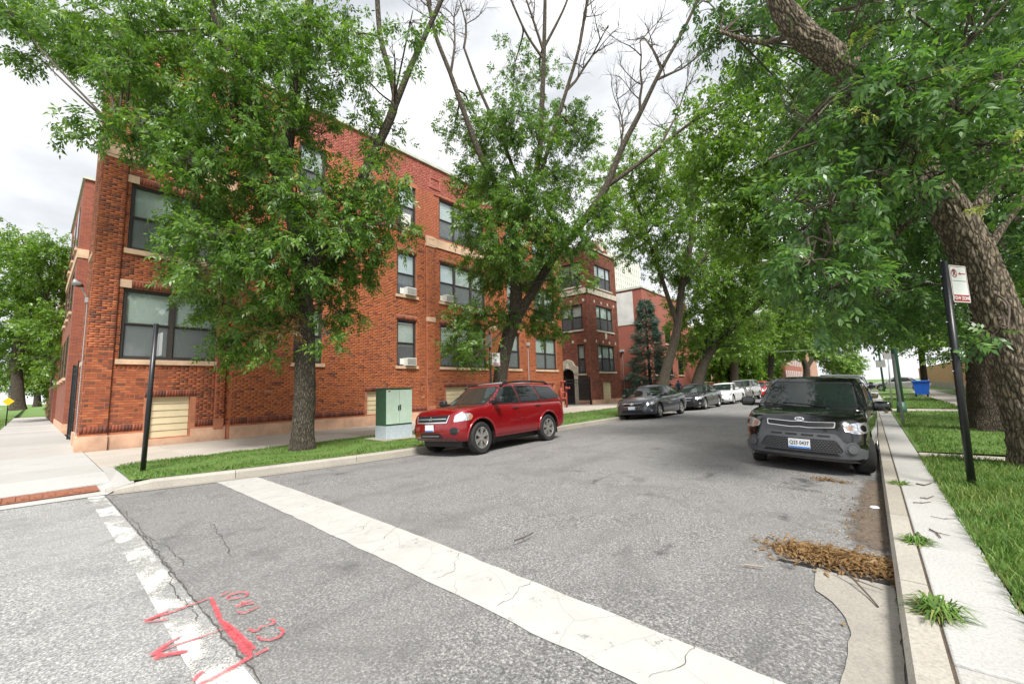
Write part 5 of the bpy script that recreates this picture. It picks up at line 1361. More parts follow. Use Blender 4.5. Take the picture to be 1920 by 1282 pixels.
    def wheels(s, style, steer=0.0, rim='alloy', spokes=5):
        sp = s.sp; r = sp['wr']; tw = .215; w = sp['W'] / 2
        ty = MB(); ty.lathe([(r * .66, -tw * .42), (r * .72, -tw * .5), (r * .93, -tw * .5), (r * .985, -tw * .40), (r, -tw * .25), (r, tw * .25), (r * .985, tw * .40), (r * .93, tw * .5), (r * .72, tw * .5), (r * .66, tw * .42), (r * .66, -tw * .42)], 40, axis='y')
        rm = MB(); rr = r * .665
        rm.lathe([(rr, -tw * .40), (rr, tw * .44), (rr * .95, tw * .46), (rr * .92, tw * .34), (rr * .90, -tw * .3)], 36, axis='y')
        rm.lathe([(rr * .20, tw * .05), (rr * .20, tw * .34), (rr * .14, tw * .38), (0.001, tw * .38)], 16, axis='y')
        for k in range(spokes):
            a0 = 2 * math.pi * k / spokes
            offs = (-.14, .14) if style == 'double' else (0,)
            for da in offs:
                a = a0 + da; wd = .055 if style != 'double' else .034
                c_, s2 = math.cos(a), math.sin(a); vs = []
                for (rad, yy, hw) in ((rr * .16, tw * .36, wd * .9), (rr * .55, tw * .37, wd * .75), (rr * .94, tw * .40, wd * 1.05)):
                    for (h, dy) in ((-1, 0), (1, 0), (1, -.05), (-1, -.05)):
                        vs.append((rad * c_ - h * hw * s2 * .8, yy + dy, rad * s2 + h * hw * c_ * .8))
                fs = []
                for i in range(2):
                    b = i * 4
                    for j in range(4): fs.append((b + j, b + (j + 1) % 4, b + 4 + (j + 1) % 4, b + 4 + j))
                rm.add(vs, fs)
        dk = MB(); dk.lathe([(rr * .9, -tw * .1), (0.001, -tw * .1)], 24, axis='y')
        tm = ty.build('wheel', MT['rubber'], None, True); rmo = rm.build('rim', MT[rim], None, True); dko = dk.build('brake', MT['trim'], None)
        tme, rme, dme = tm.data, rmo.data, dko.data
        for o in (tm, rmo, dko): bpy.data.objects.remove(o, do_unlink=True)
        for me in (tme, rme): 
            try: me.set_sharp_from_angle(angle=R(40))
            except Exception: pass
        for i, x in enumerate(sp['ax']):
            for q in (1, -1):
                wo = link('wheel', tme, s.root, False); wo.location = (x, q * (w - tw / 2 - .012), r); wo.rotation_euler = (0, RNG.uniform(0, 6), (0 if q > 0 else math.pi) + (steer if i == 0 else 0))
                wo.rotation_mode = 'ZYX' if False else 'XYZ'
                a = link('rim', rme, wo, False); b = link('brake', dme, wo, False)
    def mirror(s, x, z, out=.0, mat=None, sc=1.0):
        for q in (1, -1):
            w = s.sp['W'] / 2; mb = MB()
            mb.bevbox(x - .07 * sc, x + .07 * sc, q * (w + .03) - (.0 if q > 0 else .24 * sc), q * (w + .03) + (.24 * sc if q > 0 else 0), z, z + .17 * sc, .045 * sc)
            o = s.put(mb, 'wing_mirror', mat or s.paint, None, True)
            mb = MB(); mb.box(x - .03, x + .04, q * (w - .10) - .02, q * (w - .10) + .16 * q + .02 if q > 0 else q * (w - .10) + .02, z + .01, z + .07) if q > 0 else mb.box(x - .03, x + .04, -(w + .06), -(w - .12), z + .01, z + .07)
            s.put(mb, 'mirror_stalk', 'trim', o)
    def handle(s, pts):
        for (x, z) in pts:
            for q in (1, -1):
                p, n = s.hit(-x * q, z, q * math.pi / 2)
                mb = MB(); mb.bevbox(x - .10, x + .10, p.y - .012, p.y + .028 if q > 0 else p.y + .012, z - .016, z + .016, .008) if q > 0 else mb.bevbox(x - .10, x + .10, p.y - .028, p.y + .012, z - .016, z + .016, .008)
                s.put(mb, 'door_handle', s.sp.get('hm', s.paint))
    def plate(s, z, rear=False, txt=None, ink='plate_ink'):
        p, n = s.hit(0, z, math.pi if rear else 0); q = -1 if rear else 1
        mb = MB(); x0 = p.x + q * .012
        mb.box(min(x0, x0 + q * .012), max(x0, x0 + q * .012), -.155, .155, z - .078, z + .078); o = s.put(mb, 'number_plate', 'plate_white')
        mb = MB(); xx = x0 + q * .0135; mb.box(min(xx, xx - q * .001), max(xx, xx - q * .001), -.152, .152, z - .076, z - .048); s.put(mb, 'blue_band', 'plate_blue', o)
        if txt:
            V, F = text_mesh(txt, .088, .001); ex = max(abs(v[0]) for v in V); V2 = [(xx + q * .002, q * (v[0] * .138 / ex), z + .010 + v[1]) for v in V]
            mb = MB(); mb.add(V2, F); s.put(mb, 'plate_lettering', ink, o)
    def place(s, x, y, heading, roll=0.0, z=0.0, pitch=0.0):
        """heading: angle of the car's nose in world xy"""
        s.root.rotation_euler = (roll, pitch, heading); s.root.location = (x, y, z)
        return s
def sec_std(dx_top_f=-.16, dx_top_r=.10, low=.94):
    return [(0, -.10, .08, low), (.10, -.03, .02, low + .035), (.28, 0, 0, .995), (.50, -.015, .0, 1.0), (.72, -.05, .02, .993), (.88, dx_top_f * .65, dx_top_r * .6, .975), (.96, dx_top_f * .85, dx_top_r * .85, .95), (1, dx_top_f, dx_top_r, .915)]
SPEC = {}
SPEC['suv'] = dict(W=1.87, xf=2.28, xr=-2.34, z0=smooth_curve([(-2.5, .46), (-1.9, .36), (1.9, .34), (2.45, .40)]), top=[(-2.5, 1.10), (-2.2, 1.16), (-.5, 1.16), (1.0, 1.15), (1.35, 1.14), (1.9, 1.09), (2.2, 1.03), (2.4, .97)],
    sec=sec_std(-.14, .10, .95), rf=(.42, .36), rr=(.26, .26), bow=(.13, .07), ax=(1.42, -1.33), wr=.378, gap=.075, belt=[(-2.6, 1.10), (2, 1.10)], roof=[(-2.4, 1.56), (-1.9, 1.63), (-.6, 1.665), (.3, 1.65), (.7, 1.59)],
    cab=dict(xf0=1.34, xf1=.56, xr0=-2.30, xr1=-2.06, w0=.895, w1=.71, rf=.22, rr=.22, bf=.22, br=.06), crown=.05, hm=MT['trim'], cat='car')
SPEC['soul'] = dict(W=1.80, xf=2.06, xr=-2.06, z0=smooth_curve([(-2.1, .38), (-1.7, .24), (1.6, .22), (2.1, .24)]), top=[(-2.1, 1.02), (-1.8, 1.08), (0, 1.04), (.9, 1.03), (1.3, 1.01), (1.7, .96), (2.0, .90), (2.1, .84)],
    sec=sec_std(-.17, .06, .95), rf=(.46, .40), rr=(.24, .24), bow=(.14, .06), ax=(1.28, -1.29), wr=.328, gap=.06, belt=[(-2.2, 1.0), (2, 1.0)], roof=[(-2.0, 1.50), (-1.6, 1.56), (-.4, 1.60), (.4, 1.585), (.8, 1.52)],
    cab=dict(xf0=1.22, xf1=.50, xr0=-1.98, xr1=-1.80, w0=.86, w1=.70, rf=.22, rr=.2, bf=.20, br=.06), crown=.055)
SPEC['sedan'] = dict(W=1.82, xf=2.36, xr=-2.42, z0=smooth_curve([(-2.5, .36), (-1.9, .22), (1.8, .20), (2.45, .24)]), top=[(-2.5, .98), (-2.2, 1.03), (-1.6, 1.03), (-.5, .96), (1.0, .95), (1.4, .93), (1.9, .85), (2.2, .77), (2.42, .68)],
    sec=sec_std(-.16, .08, .95), rf=(.52, .46), rr=(.40, .36), bow=(.16, .10), ax=(1.40, -1.38), wr=.330, gap=.055, belt=[(-2.6, .95), (-1.5, .97), (0, .92), (2, .90)], roof=[(-1.9, 1.28), (-1.2, 1.40), (-.4, 1.455), (.2, 1.44), (.6, 1.36)],
    cab=dict(xf0=1.35, xf1=.32, xr0=-1.88, xr1=-1.0, w0=.85, w1=.62, rf=.26, rr=.28, bf=.22, br=.14), crown=.05)
SPEC['hatch'] = dict(SPEC['soul'], W=1.74, top=[(-2.1, .95), (-1.8, 1.0), (0, .97), (.9, .96), (1.3, .93), (1.7, .85), (2.0, .76), (2.1, .68)], roof=[(-2.0, 1.38), (-1.5, 1.46), (-.4, 1.50), (.3, 1.48), (.7, 1.40)], belt=[(-2.2, .93), (2, .93)], cab=dict(xf0=1.30, xf1=.40, xr0=-1.95, xr1=-1.55, w0=.82, w1=.64, rf=.22, rr=.22, bf=.2, br=.08))
SPEC['wagon'] = dict(SPEC['suv'], W=1.84, wr=.34)
def side_glass(c, polys, border=.025):
    for q in (1, -1):
        for P in polys:
            cxx = sum(p[0] for p in P) / len(P); czz = sum(p[1] for p in P) / len(P)
            big = [(cxx + (x - cxx) * (1 + border * 2 / .5), czz + (z - czz) * (1 + border * 2 / .4)) for x, z in P]
            t_ = c.side(roundpoly(big, .05), q, .003, 'window_trim', 'trim', which=c.bvh_c, res=.08)
            c.side(roundpoly(P, .05), q, .007, 'side_window', 'car_glass', which=c.bvh_c, res=.08)
def screen(c, P, rear=False, mat='windscreen'):
    big = [(y * 1.04, z + (.022 if z > sum(p[1] for p in P) / len(P) else -.03)) for y, z in P]
    c.front(roundpoly(big, .06), .003, 'screen_trim', 'trim', rear, which=c.bvh_c, res=.10)
    c.front(roundpoly(P, .06), .007, 'windscreen' if not rear else 'rear_window', mat, rear, which=c.bvh_c, res=.10)

def red_suv():
    c = Car('suv', 'dark red suv with roof rails parked beside the green cabinet', None, SPEC['suv'], MT['car_red'])
    side_glass(c, [[(1.02, 1.18), (.52, 1.58), (.02, 1.61), (-.06, 1.18)], [(-.16, 1.18), (-.10, 1.61), (-.82, 1.60), (-.98, 1.19)], [(-1.10, 1.20), (-.95, 1.59), (-1.70, 1.55), (-1.98, 1.28), (-1.92, 1.22)]])
    screen(c, [(-.72, 1.20), (.72, 1.20), (.60, 1.60), (-.60, 1.60)]); screen(c, [(-.66, 1.20), (.66, 1.20), (.56, 1.56), (-.56, 1.56)], True, 'car_glass')
    # grille
    c.front(roundpoly([(-.52, .80), (.52, .80), (.58, .965), (-.58, .965)], .04), .006, 'grille', 'trim')
    for P in ([(-.55, .785), (.55, .785), (.55, .812), (-.55, .812)], [(-.52, .872), (.52, .872), (.52, .893), (-.52, .893)], [(.53, .79), (.565, .79), (.615, .96), (.585, .965)], [(-.53, .79), (-.565, .79), (-.615, .96), (-.585, .965)]): c.front(P, .014, 'grille_bar', 'chrome')
    for a in (90, 210, 330):
        ca, sa = math.cos(R(a)), math.sin(R(a)); e = (-sa, ca); L = .062
        P = [(0, .882), (ca * L / 2 + e[0] * .019, .882 + sa * L / 2 + e[1] * .019), (ca * L, .882 + sa * L), (ca * L / 2 - e[0] * .019, .882 + sa * L / 2 - e[1] * .019)]
        c.front(P, .022, 'badge', 'chrome', res=.2)
    for q in (1, -1):
        P = [(q * a, z) for a, z in [(-.10, .80), (-.06, .965), (.05, .995), (.28, .985), (.33, .93), (.30, .83)]]
        lp = c.decal(roundpoly(P, .04), q * R(38), .008, 'headlight', 'lens', c=(1.95, q * .70))
        P = [(q * a, z) for a, z in [(.245, .84), (.24, .96), (.31, .95), (.325, .90), (.30, .84)]]
        c.decal(P, q * R(38), .011, 'indicator', 'amber', c=(1.95, q * .70), parent=lp)
        for (a, z, r) in ((.02, .90, .055), (.14, .90, .055)):
            P = [(q * (a + r * math.cos(t)), z + r * math.sin(t)) for t in np.linspace(0, 2 * math.pi, 16, endpoint=False)]
            c.decal(P, q * R(38), .012, 'reflector', 'chrome', c=(1.95, q * .70), parent=lp)
        P = [(q * (.05 + .105 * math.cos(t)), .60 + .085 * math.sin(t)) for t in np.linspace(0, 2 * math.pi, 20, endpoint=False)]
        fo = c.decal(P, q * R(25), .008, 'fog_lamp', 'trim', c=(2.0, q * .62)); P = [(q * (.05 + .07 * math.cos(t)), .60 + .058 * math.sin(t)) for t in np.linspace(0, 2 * math.pi, 20, endpoint=False)]
        c.decal(P, q * R(25), .014, 'fog_lens', 'car_glass', c=(2.0, q * .62), parent=fo)
        c.lines([((1.06, .42), (1.02, 1.12)), ((-.06, .42), (-.08, 1.15)), ((-.98, .80), (-1.02, 1.15)), ((-.06, .42), (-.75, .43)), ((1.06, .42), (-.06, .42))], q)
        c.side([(1.9, .30), (-1.8, .32), (-1.8, .40), (1.9, .39)], q, .004, 'sill_trim', 'car_red' if False else 'trim', res=.12)
        P = [(x, z) for x, z in [(-2.2, .98), (-2.08, 1.5), (-1.98, 1.5), (-2.02, .98)]]
        c.decal([(q * -.16, .92), (q * -.14, 1.22), (q * .10, 1.22), (q * .08, .92)], q * R(140), .008, 'tail_light', 'red_lens', c=(-2.1, q * .72))
        mb = MB(); yy = q * .69; mb.tube([(.42, yy, 1.63), (.30, yy, 1.71), (-.2, yy, 1.735), (-1.0, yy, 1.74), (-1.55, yy, 1.715), (-1.72, yy, 1.63)], [.030, .028, .026, .026, .028, .034], 8); c.put(mb, 'roof_rail', 'trim', None, True)
    c.front(roundpoly([(-.42, .44), (.42, .44), (.36, .56), (-.36, .56)], .03), .006, 'lower_intake', 'trim')
    c.front([(-.32, .485), (.32, .485), (.32, .50), (-.32, .50)], .012, 'intake_bar', 'galv')
    c.front([(-.75, .36), (.75, .36), (.72, .415), (-.72, .415)], .006, 'lower_lip', 'cladding')
    for yy in (-.45, .45): mb = MB(); mb.tube([(.5, yy, 1.71), (.5, -yy if False else yy, 1.71)], .01, 4)
    mb = MB(); mb.tube([(-.1, -.69, 1.735), (-.1, .69, 1.735)], .02, 6); mb.tube([(-1.2, -.69, 1.735), (-1.2, .69, 1.735)], .02, 6); c.put(mb, 'cross_bar', 'galv', None, True)
    mb = MB(); mb.tube([(1.18, .25, 1.165), (1.05, -.05, 1.21), (.98, -.45, 1.23)], .012, 5); mb.tube([(1.20, -.25, 1.16), (1.07, -.5, 1.20), (1.02, -.72, 1.2)], .012, 5); c.put(mb, 'wiper', 'trim')
    for x, q in ((1.42, 1), (1.42, -1), (-1.33, 1), (-1.33, -1)):
        mb = MB(); mb.box(x - .44, x - .425, q * .66 if q > 0 else -.90, .90 if q > 0 else -.66, .20, .50); c.put(mb, 'mud_flap', 'trim')
    for x in c.sp['ax']:
        for q in (1, -1):
            pts = []
            for k in range(17):
                a = R(-8 + 196 * k / 16); rr_ = c.sp['wr'] + c.sp['gap'] + .022; px_, pz_ = x + rr_ * math.cos(a), c.sp['wr'] + .01 + rr_ * math.sin(a)
                p, n = c.hit(-px_ * q, max(pz_, .40), q * math.pi / 2, which=c.bvh_b); pts.append((px_, p.y + q * .004, max(pz_, .36)))
            mb = MB(); mb.tube(pts, .026, 8); c.put(mb, 'wheel_arch', c.paint, None, True)
    c.mirror(.92, 1.17, mat=MT['dark_plastic']); c.handle([(.12, 1.02), (-.86, 1.04)])
    c.plate(.68); c.wheels('double', 0.10, 'alloy', 6)
    return c
def black_soul():
    c = Car('hatchback', 'black boxy hatchback with grey lower bumper parked at the right kerb', None, SPEC['soul'], MT['car_black'])
    side_glass(c, [[(.98, 1.09), (.52, 1.48), (.02, 1.51), (-.04, 1.09)], [(-.14, 1.09), (-.10, 1.51), (-.85, 1.49), (-.98, 1.12)], [(-1.12, 1.14), (-1.02, 1.48), (-1.62, 1.44), (-1.72, 1.22)]])
    screen(c, [(-.72, 1.07), (.72, 1.07), (.62, 1.51), (-.62, 1.51)]); screen(c, [(-.62, 1.1), (.62, 1.1), (.55, 1.46), (-.55, 1.46)], True, 'car_glass')
    # grey bumper, mesh, slots
    c.front(roundpoly([(-.80, .30), (.80, .30), (.86, .46), (.60, .56), (.50, .69), (-.50, .69), (-.60, .56), (-.86, .46)], .04), .006, 'bumper_cladding', 'cladding')
    for q in (1, -1): c.decal([(q * -.22, .30), (q * .46, .34), (q * .50, .42), (q * -.18, .47)], q * R(42), .007, 'bumper_cladding', 'cladding', c=(1.65, q * .68))
    g = c.front(roundpoly([(-.60, .41), (.60, .41), (.50, .59), (-.50, .59)], .05), .012, 'lower_grille', 'trim')
    for j in range(6):
        for i in range(26):
            y = -.56 + i * .0445 + (.022 if j % 2 else 0); z = .428 + j * .028
            if abs(y) > .58 - (z - .41) * .55: continue
            p, n = c.hit(y, z, 0)
            mb = MB(); x0 = p.x + .012; mb.add([(x0, y - .017, z), (x0 + .006, y, z + .009), (x0, y + .017, z), (x0 + .006, y, z - .009)], [(0, 3, 2, 1)])
            if abs(y) > .17: c.put(mb, 'mesh_cell', 'cladding', g)
    for y0 in (-.42, -.20, .03, .25): c.front(roundpoly([(y0, .635), (y0 + .17, .635), (y0 + .17, .662), (y0, .662)], .01), .013, 'slot', 'trim')
    c.front([(-.55, .345), (.55, .345), (.50, .385), (-.50, .385)], .013, 'lower_intake', 'trim')
    # upper grille with chrome outline
    gp = [(-.47, .795), (-.12, .775), (0, .785), (.12, .775), (.47, .795), (.48, .865), (.12, .85), (0, .86), (-.12, .85), (-.48, .865)]
    gr = c.front(roundpoly([(y * 1.03, z + (.012 if z > .82 else -.012)) for y, z in gp], .02), .006, 'grille_surround', 'chrome')
    c.front(roundpoly(gp, .02), .012, 'grille', 'trim', parent=gr)
    V, F = text_mesh('KIA', .06, .002); p, n = c.hit(0, .895, 0)
    bd = MB(); bd.lathe([(0, .004), (.07, .004), (.07, -.01)], 20, Matrix.Translation((p.x + .006, 0, .905)) @ Matrix.Rotation(R(72), 4, 'Y') @ Matrix.Diagonal((.5, 1, 1, 1))); bo = c.put(bd, 'badge', 'chrome')
    mb = MB(); mb.add([(p.x + .016 - v[1] * .25, v[0], .905 + v[1] * .9) for v in V], F); c.put(mb, 'badge_lettering', 'plate_ink', bo)
    for q in (1, -1):
        P = [(q * a, z) for a, z in [(-.20, .74), (-.20, .82), (-.02, .875), (.26, .885), (.30, .80), (.20, .715), (-.05, .70)]]
        lp = c.decal(roundpoly(P, .05), q * R(36), .007, 'headlight', 'lens', c=(1.62, q * .63))
        P = [(q * (.10 + .105 * math.cos(t)), .79 + .078 * math.sin(t)) for t in np.linspace(0, 2 * math.pi, 20, endpoint=False)]
        rg = c.decal(P, q * R(36), .012, 'reflector', 'chrome', c=(1.62, q * .63), parent=lp)
        P = [(q * (.10 + .06 * math.cos(t)), .79 + .05 * math.sin(t)) for t in np.linspace(0, 2 * math.pi, 16, endpoint=False)]
        c.decal(P, q * R(36), .016, 'projector_lens', 'car_glass', c=(1.62, q * .63), parent=lp)
        P = [(q * a, z) for a, z in [(-.17, .76), (-.17, .80), (-.10, .825), (-.08, .76)]]; c.decal(P, q * R(36), .011, 'indicator', 'amber', c=(1.62, q * .63), parent=lp)
        for (r, o_, mt, nm) in ((.105, .012, 'cladding', 'fog_lamp'), (.082, .020, 'trim', 'fog_ring'), (.072, .026, 'cladding', 'fog_lens')):
            P = [(q * (.02 + r * math.cos(t)), .47 + r * math.sin(t)) for t in np.linspace(0, 2 * math.pi, 24, endpoint=False)]; c.decal(P, q * R(22), o_, nm, mt, c=(1.85, q * .64))
        c.lines([((1.02, .40), (.98, 1.05)), ((-.05, .36), (-.07, 1.05)), ((1.02, .40), (-.05, .36)), ((-.05, .36), (-.72, .40)), ((-.95, .75), (-1.0, 1.06))], q)
        c.side([(.88, .24), (-.92, .24), (-.92, .33), (.88, .33)], q, .004, 'sill_trim', 'cladding', res=.12)
        c.decal([(q * -.10, .95), (q * -.10, 1.45), (q * .06, 1.45), (q * .06, .95)], q * R(140), .008, 'tail_light', 'red_lens', c=(-1.7, q * .70))
    mb = MB(); mb.tube([(1.14, .30, 1.075), (1.06, 0, 1.11), (1.0, -.40, 1.13)], .012, 5); mb.tube([(1.15, -.20, 1.07), (1.08, -.45, 1.10), (1.0, -.70, 1.11)], .012, 5); c.put(mb, 'wiper', 'trim')
    c.mirror(.80, 1.03, mat=MT['car_black'], sc=1.05); c.handle([(.10, .93), (-.88, .95)])
    c.plate(.50, txt='Q23 0437'); c.wheels('single', 0.30, 'alloy', 10)
    return c
def sedan(name, label, grp, paint, spec='sedan', rear_detail=True, emblem=False):
    c = Car(name, label, grp, SPEC[spec], MT[paint])
    if spec == 'sedan':
        side_glass(c, [[(.92, .98), (.35, 1.34), (-.02, 1.37), (-.08, .98)], [(-.18, .98), (-.12, 1.37), (-.75, 1.34), (-1.05, 1.02)], [(-1.14, 1.03), (-.85, 1.32), (-1.02, 1.27), (-1.42, 1.05)]])
        screen(c, [(-.68, .98), (.68, .98), (.54, 1.37), (-.54, 1.37)]); screen(c, [(-.62, 1.04), (.62, 1.04), (.52, 1.34), (-.52, 1.34)], True, 'car_glass')
        gz = (.56, .70); hl = (1.88, .60, .60, .74); pz = .50
    else:
        zb = 1.18 if spec == 'wagon' else .98; zt = 1.58 if spec == 'wagon' else 1.40
        side_glass(c, [[(.95, zb), (.48, zt - .03), (.02, zt), (-.06, zb)], [(-.16, zb), (-.10, zt), (-.82, zt - .01), (-.98, zb)], [(-1.10, zb + .02), (-.96, zt - .02), (-1.5, zt - .06), (-1.75, zb + .08)]])
        screen(c, [(-.68, zb + .02), (.68, zb + .02), (.57, zt), (-.57, zt)]); screen(c, [(-.62, zb + .02), (.62, zb + .02), (.53, zt - .04), (-.53, zt - .04)], True, 'car_glass')
        gz = (.80, .95) if spec == 'wagon' else (.58, .70); hl = (1.92, .66, gz[0] + .02, gz[1] + .03) if spec == 'wagon' else (1.62, .60, .62, .76); pz = .62 if spec == 'wagon' else .48
    g = c.front(roundpoly([(-.36, gz[0]), (.36, gz[0]), (.46, gz[1]), (-.46, gz[1])], .04), .006, 'grille', 'trim')
    c.front([(-.46, gz[1] - .012), (.46, gz[1] - .012), (.46, gz[1] + .008), (-.46, gz[1] + .008)], .012, 'grille_bar', 'chrome')
    c.front([(-.38, gz[0] - .01), (.38, gz[0] - .01), (.38, gz[0] + .008), (-.38, gz[0] + .008)], .012, 'grille_bar', 'chrome')
    if emblem:
        zc = gz[1] - .02
        for (ry, rz, dz) in ((.075, .05, 0), (.045, .022, .018), (.022, .045, 0)):
            n = 20; P = [(ry * math.cos(t), zc + dz + rz * math.sin(t)) for t in np.linspace(0, 2 * math.pi, n, endpoint=False)]
            P3 = [c.hit(y, z, 0)[0] + Vector((.022, 0, 0)) for y, z in P]; mb = MB(); mb.tube(P3 + [P3[0]], .006, 5, False); c.put(mb, 'badge', 'chrome')
    c.front(roundpoly([(-.52, .30), (.52, .30), (.44, .43), (-.44, .43)], .04), .006, 'lower_intake', 'trim')
    for q in (1, -1):
        P = [(q * a, z) for a, z in [(-.16, hl[2]), (-.14, hl[2] + .10), (.10, hl[3]), (.34, hl[3] + .06), (.36, hl[3] - .02), (.15, hl[2] + .0)]]
        lp = c.decal(roundpoly(P, .03), q * R(38), .007, 'headlight', 'lens', c=(hl[0], q * hl[1]))
        P = [(q * (.06 + .05 * math.cos(t)), (hl[2] + hl[3]) / 2 + .05 * math.sin(t)) for t in np.linspace(0, 2 * math.pi, 14, endpoint=False)]; c.decal(P, q * R(38), .011, 'reflector', 'chrome', c=(hl[0], q * hl[1]), parent=lp)
        P = [(q * (.05 + .05 * math.cos(t)), .38 + .045 * math.sin(t)) for t in np.linspace(0, 2 * math.pi, 14, endpoint=False)]; c.decal(P, q * R(25), .009, 'fog_lamp', 'lens', c=(1.95 if spec != 'hatch' else 1.7, q * .66))
        c.lines([((.98, .32), (.95, .92)), ((-.08, .30), (-.10, .94)), ((.98, .32), (-.08, .30)), ((-.08, .30), (-.80, .34)), ((-.95, .70), (-1.05, .96))], q)
        zt_ = .85 if spec == 'sedan' else 1.0
        c.decal([(q * -.22, zt_ - .08), (q * -.22, zt_ + .07), (q * .22, zt_ + .09), (q * .20, zt_ - .06)], q * R(142), .008, 'tail_light', 'red_lens', c=(-2.1 if spec != 'hatch' else -1.75, q * .66))
    z_ = SPEC[spec]['belt'][-1][1]
    c.mirror(.86, z_ + .05, mat=MT[paint], sc=.9); c.handle([(.10, z_ - .12), (-.86, z_ - .10)])
    c.plate(pz); c.plate(.62 if spec == 'sedan' else .8, True); c.wheels('single', 0.0, 'alloy', 5 if spec == 'sedan' else 7)
    return c
def tilt_at(x, y):
    return math.atan2(road_z(x + .78, y) - road_z(x - .78, y), 1.56), (road_z(x + .78, y) + road_z(x - .78, y)) / 2
def park(c, x, y, face, yaw=0.0, extra=0.0):
    """face=-1 nose towards -Y, +1 nose towards +Y"""
    tl, z = tilt_at(x, y); tl += extra
    h = face * math.pi / 2 + yaw
    # roll about the car's long axis so that it follows the cross fall of the road
    c.place(x, y, h, tl * (1 if face > 0 else -1) * -1, z + .004); return c
def shrink(c, f): c.root.scale = (f, f, f); return c
shrink(park(red_suv(), -7.74, 8.22, -1), .955)
shrink(park(black_soul(), -0.90, 10.22, -1, R(-2.5), R(0.6)), .955)
LG = 'cars parked along the brick buildings'
park(sedan('sedan', 'grey sedan with oval badge parked in front of the entry court', LG, 'car_grey', emblem=True), -7.98, 19.6, -1)
park(sedan('sedan', 'black sedan parked nose to tail between the grey and the white sedan', LG, 'car_dark'), -7.95, 26.2, -1)
park(sedan('sedan', 'white sedan parked behind the black sedan', LG, 'car_white'), -7.95, 32.6, -1)
park(sedan('estate_car', 'silver estate car parked behind the white sedan', LG, 'car_silver', 'wagon'), -7.95, 38.8, -1)
park(sedan('hatchback', 'bright red small hatchback parked behind the silver estate car', LG, 'car_bright_red', 'hatch'), -7.9, 44.6, -1)
park(sedan('sedan', 'dark sedan parked last in the row behind the red hatchback', LG, 'car_dark'), -7.9, 50.2, -1)
RG = 'cars parked behind the black hatchback'
park(sedan('sedan', 'tan sedan parked behind the black boxy hatchback', RG, 'car_tan'), -1.05, 17.3, -1)
park(sedan('suv', 'dark suv parked behind the tan sedan', RG, 'car_dark', 'wagon'), -1.05, 23.6, -1)
park(sedan('sedan', 'grey sedan parked farther up the right kerb', RG, 'car_grey'), -1.05, 31, -1)
park(sedan('suv', 'black suv at the far end of the right kerb row', RG, 'car_dark', 'wagon'), -1.05, 38, -1)
sv = sedan('sedan', 'silver sedan standing across the alley mouth behind the posts', None, 'car_silver'); sv.place(2.3, 60.2, math.pi, 0, .165)
c_ = sedan('sedan', 'white sedan parked on the side street beyond the yellow sign', None, 'car_white'); c_.place(-62, -6.4, 0, 0, 0)
c_ = sedan('hatchback', 'red hatchback parked on the side street by the lawn', None, 'car_bright_red', 'hatch'); c_.place(-56, -6.3, 0, 0, 0)
c_ = sedan('suv', 'dark suv parked far along the side street', None, 'car_dark', 'wagon'); c_.place(-70, -6.4, 0, 0, 0)
# ============================================================ TREES
def nrm(a): return a / (np.linalg.norm(a, axis=-1, keepdims=True) + 1e-9)
def limb_pts(px, d0=None):
    """pixel path [(px,py,r_px[,depth])] -> smooth 3D points and radii"""
    P, r = [], []
    for q in px:
        d = q[3] if len(q) > 3 else d0
        P.append(at_d(q[0], q[1], d)); r.append(q[2] * d / F_PX)
    return resample(np.array(P), np.array(r))
def resample(P, r, step=None, n=None):
    m = len(P); n = n or max(8, m * 5)
    t = np.linspace(0, m - 1, n); i = np.clip(t.astype(int), 0, m - 2); f = (t - i)[:, None]
    p0, p1, p2, p3 = P[np.clip(i - 1, 0, m - 1)], P[i], P[i + 1], P[np.clip(i + 2, 0, m - 1)]
    Q = 0.5 * (2 * p1 + (p2 - p0) * f + (2 * p0 - 5 * p1 + 4 * p2 - p3) * f ** 2 + (3 * p1 - p0 - 3 * p2 + p3) * f ** 3)
    return Q, np.interp(t, np.arange(m), r)
def bark_tube(mb, P, r, n=18, flare=0.0, ridg=0.05, seed=0):
    prev = None; V = []; m = len(P); rs = np.random.default_rng(seed)
    ph = rs.random(6) * 6
    for i in range(m):
        d = Vector(P[min(i + 1, m - 1)] - P[max(i - 1, 0)]).normalized()
        e1 = d.orthogonal().normalized() if prev is None else (prev - d * prev.dot(d)).normalized()
        prev = e1; e2 = d.cross(e1)
        fl = 1 + flare * math.exp(-i / m * 9)
        for k in range(n):
            a = 2 * math.pi * k / n
            lob = 1 + ridg * (math.sin(3 * a + ph[0] + i * .13) + .6 * math.sin(7 * a + ph[1] + i * .3) + .4 * math.sin(i * .9 + ph[2])) + flare * .35 * math.exp(-i / m * 12) * math.sin(5 * a + ph[3])
            V.append(Vector(P[i]) + (e1 * math.cos(a) + e2 * math.sin(a)) * r[i] * fl * lob)
    F = [(i * n + k, i * n + (k + 1) % n, (i + 1) * n + (k + 1) % n, (i + 1) * n + k) for i in range(m - 1) for k in range(n)]
    mb.add(V, F)
def vnoise(U, Vv, nu, nv, rs):
    g = rs.random((nv + 2, nu)); u = (U % 1.0) * nu; v = np.clip(Vv, 0, .9999) * nv
    i = np.floor(u).astype(int); j = np.floor(v).astype(int); fu = u - i; fv = v - j; fu = fu * fu * (3 - 2 * fu); fv = fv * fv * (3 - 2 * fv)
    i0, i1 = i % nu, (i + 1) % nu
    return (g[j, i0] * (1 - fu) + g[j, i1] * fu) * (1 - fv) + (g[j + 1, i0] * (1 - fu) + g[j + 1, i1] * fu) * fv
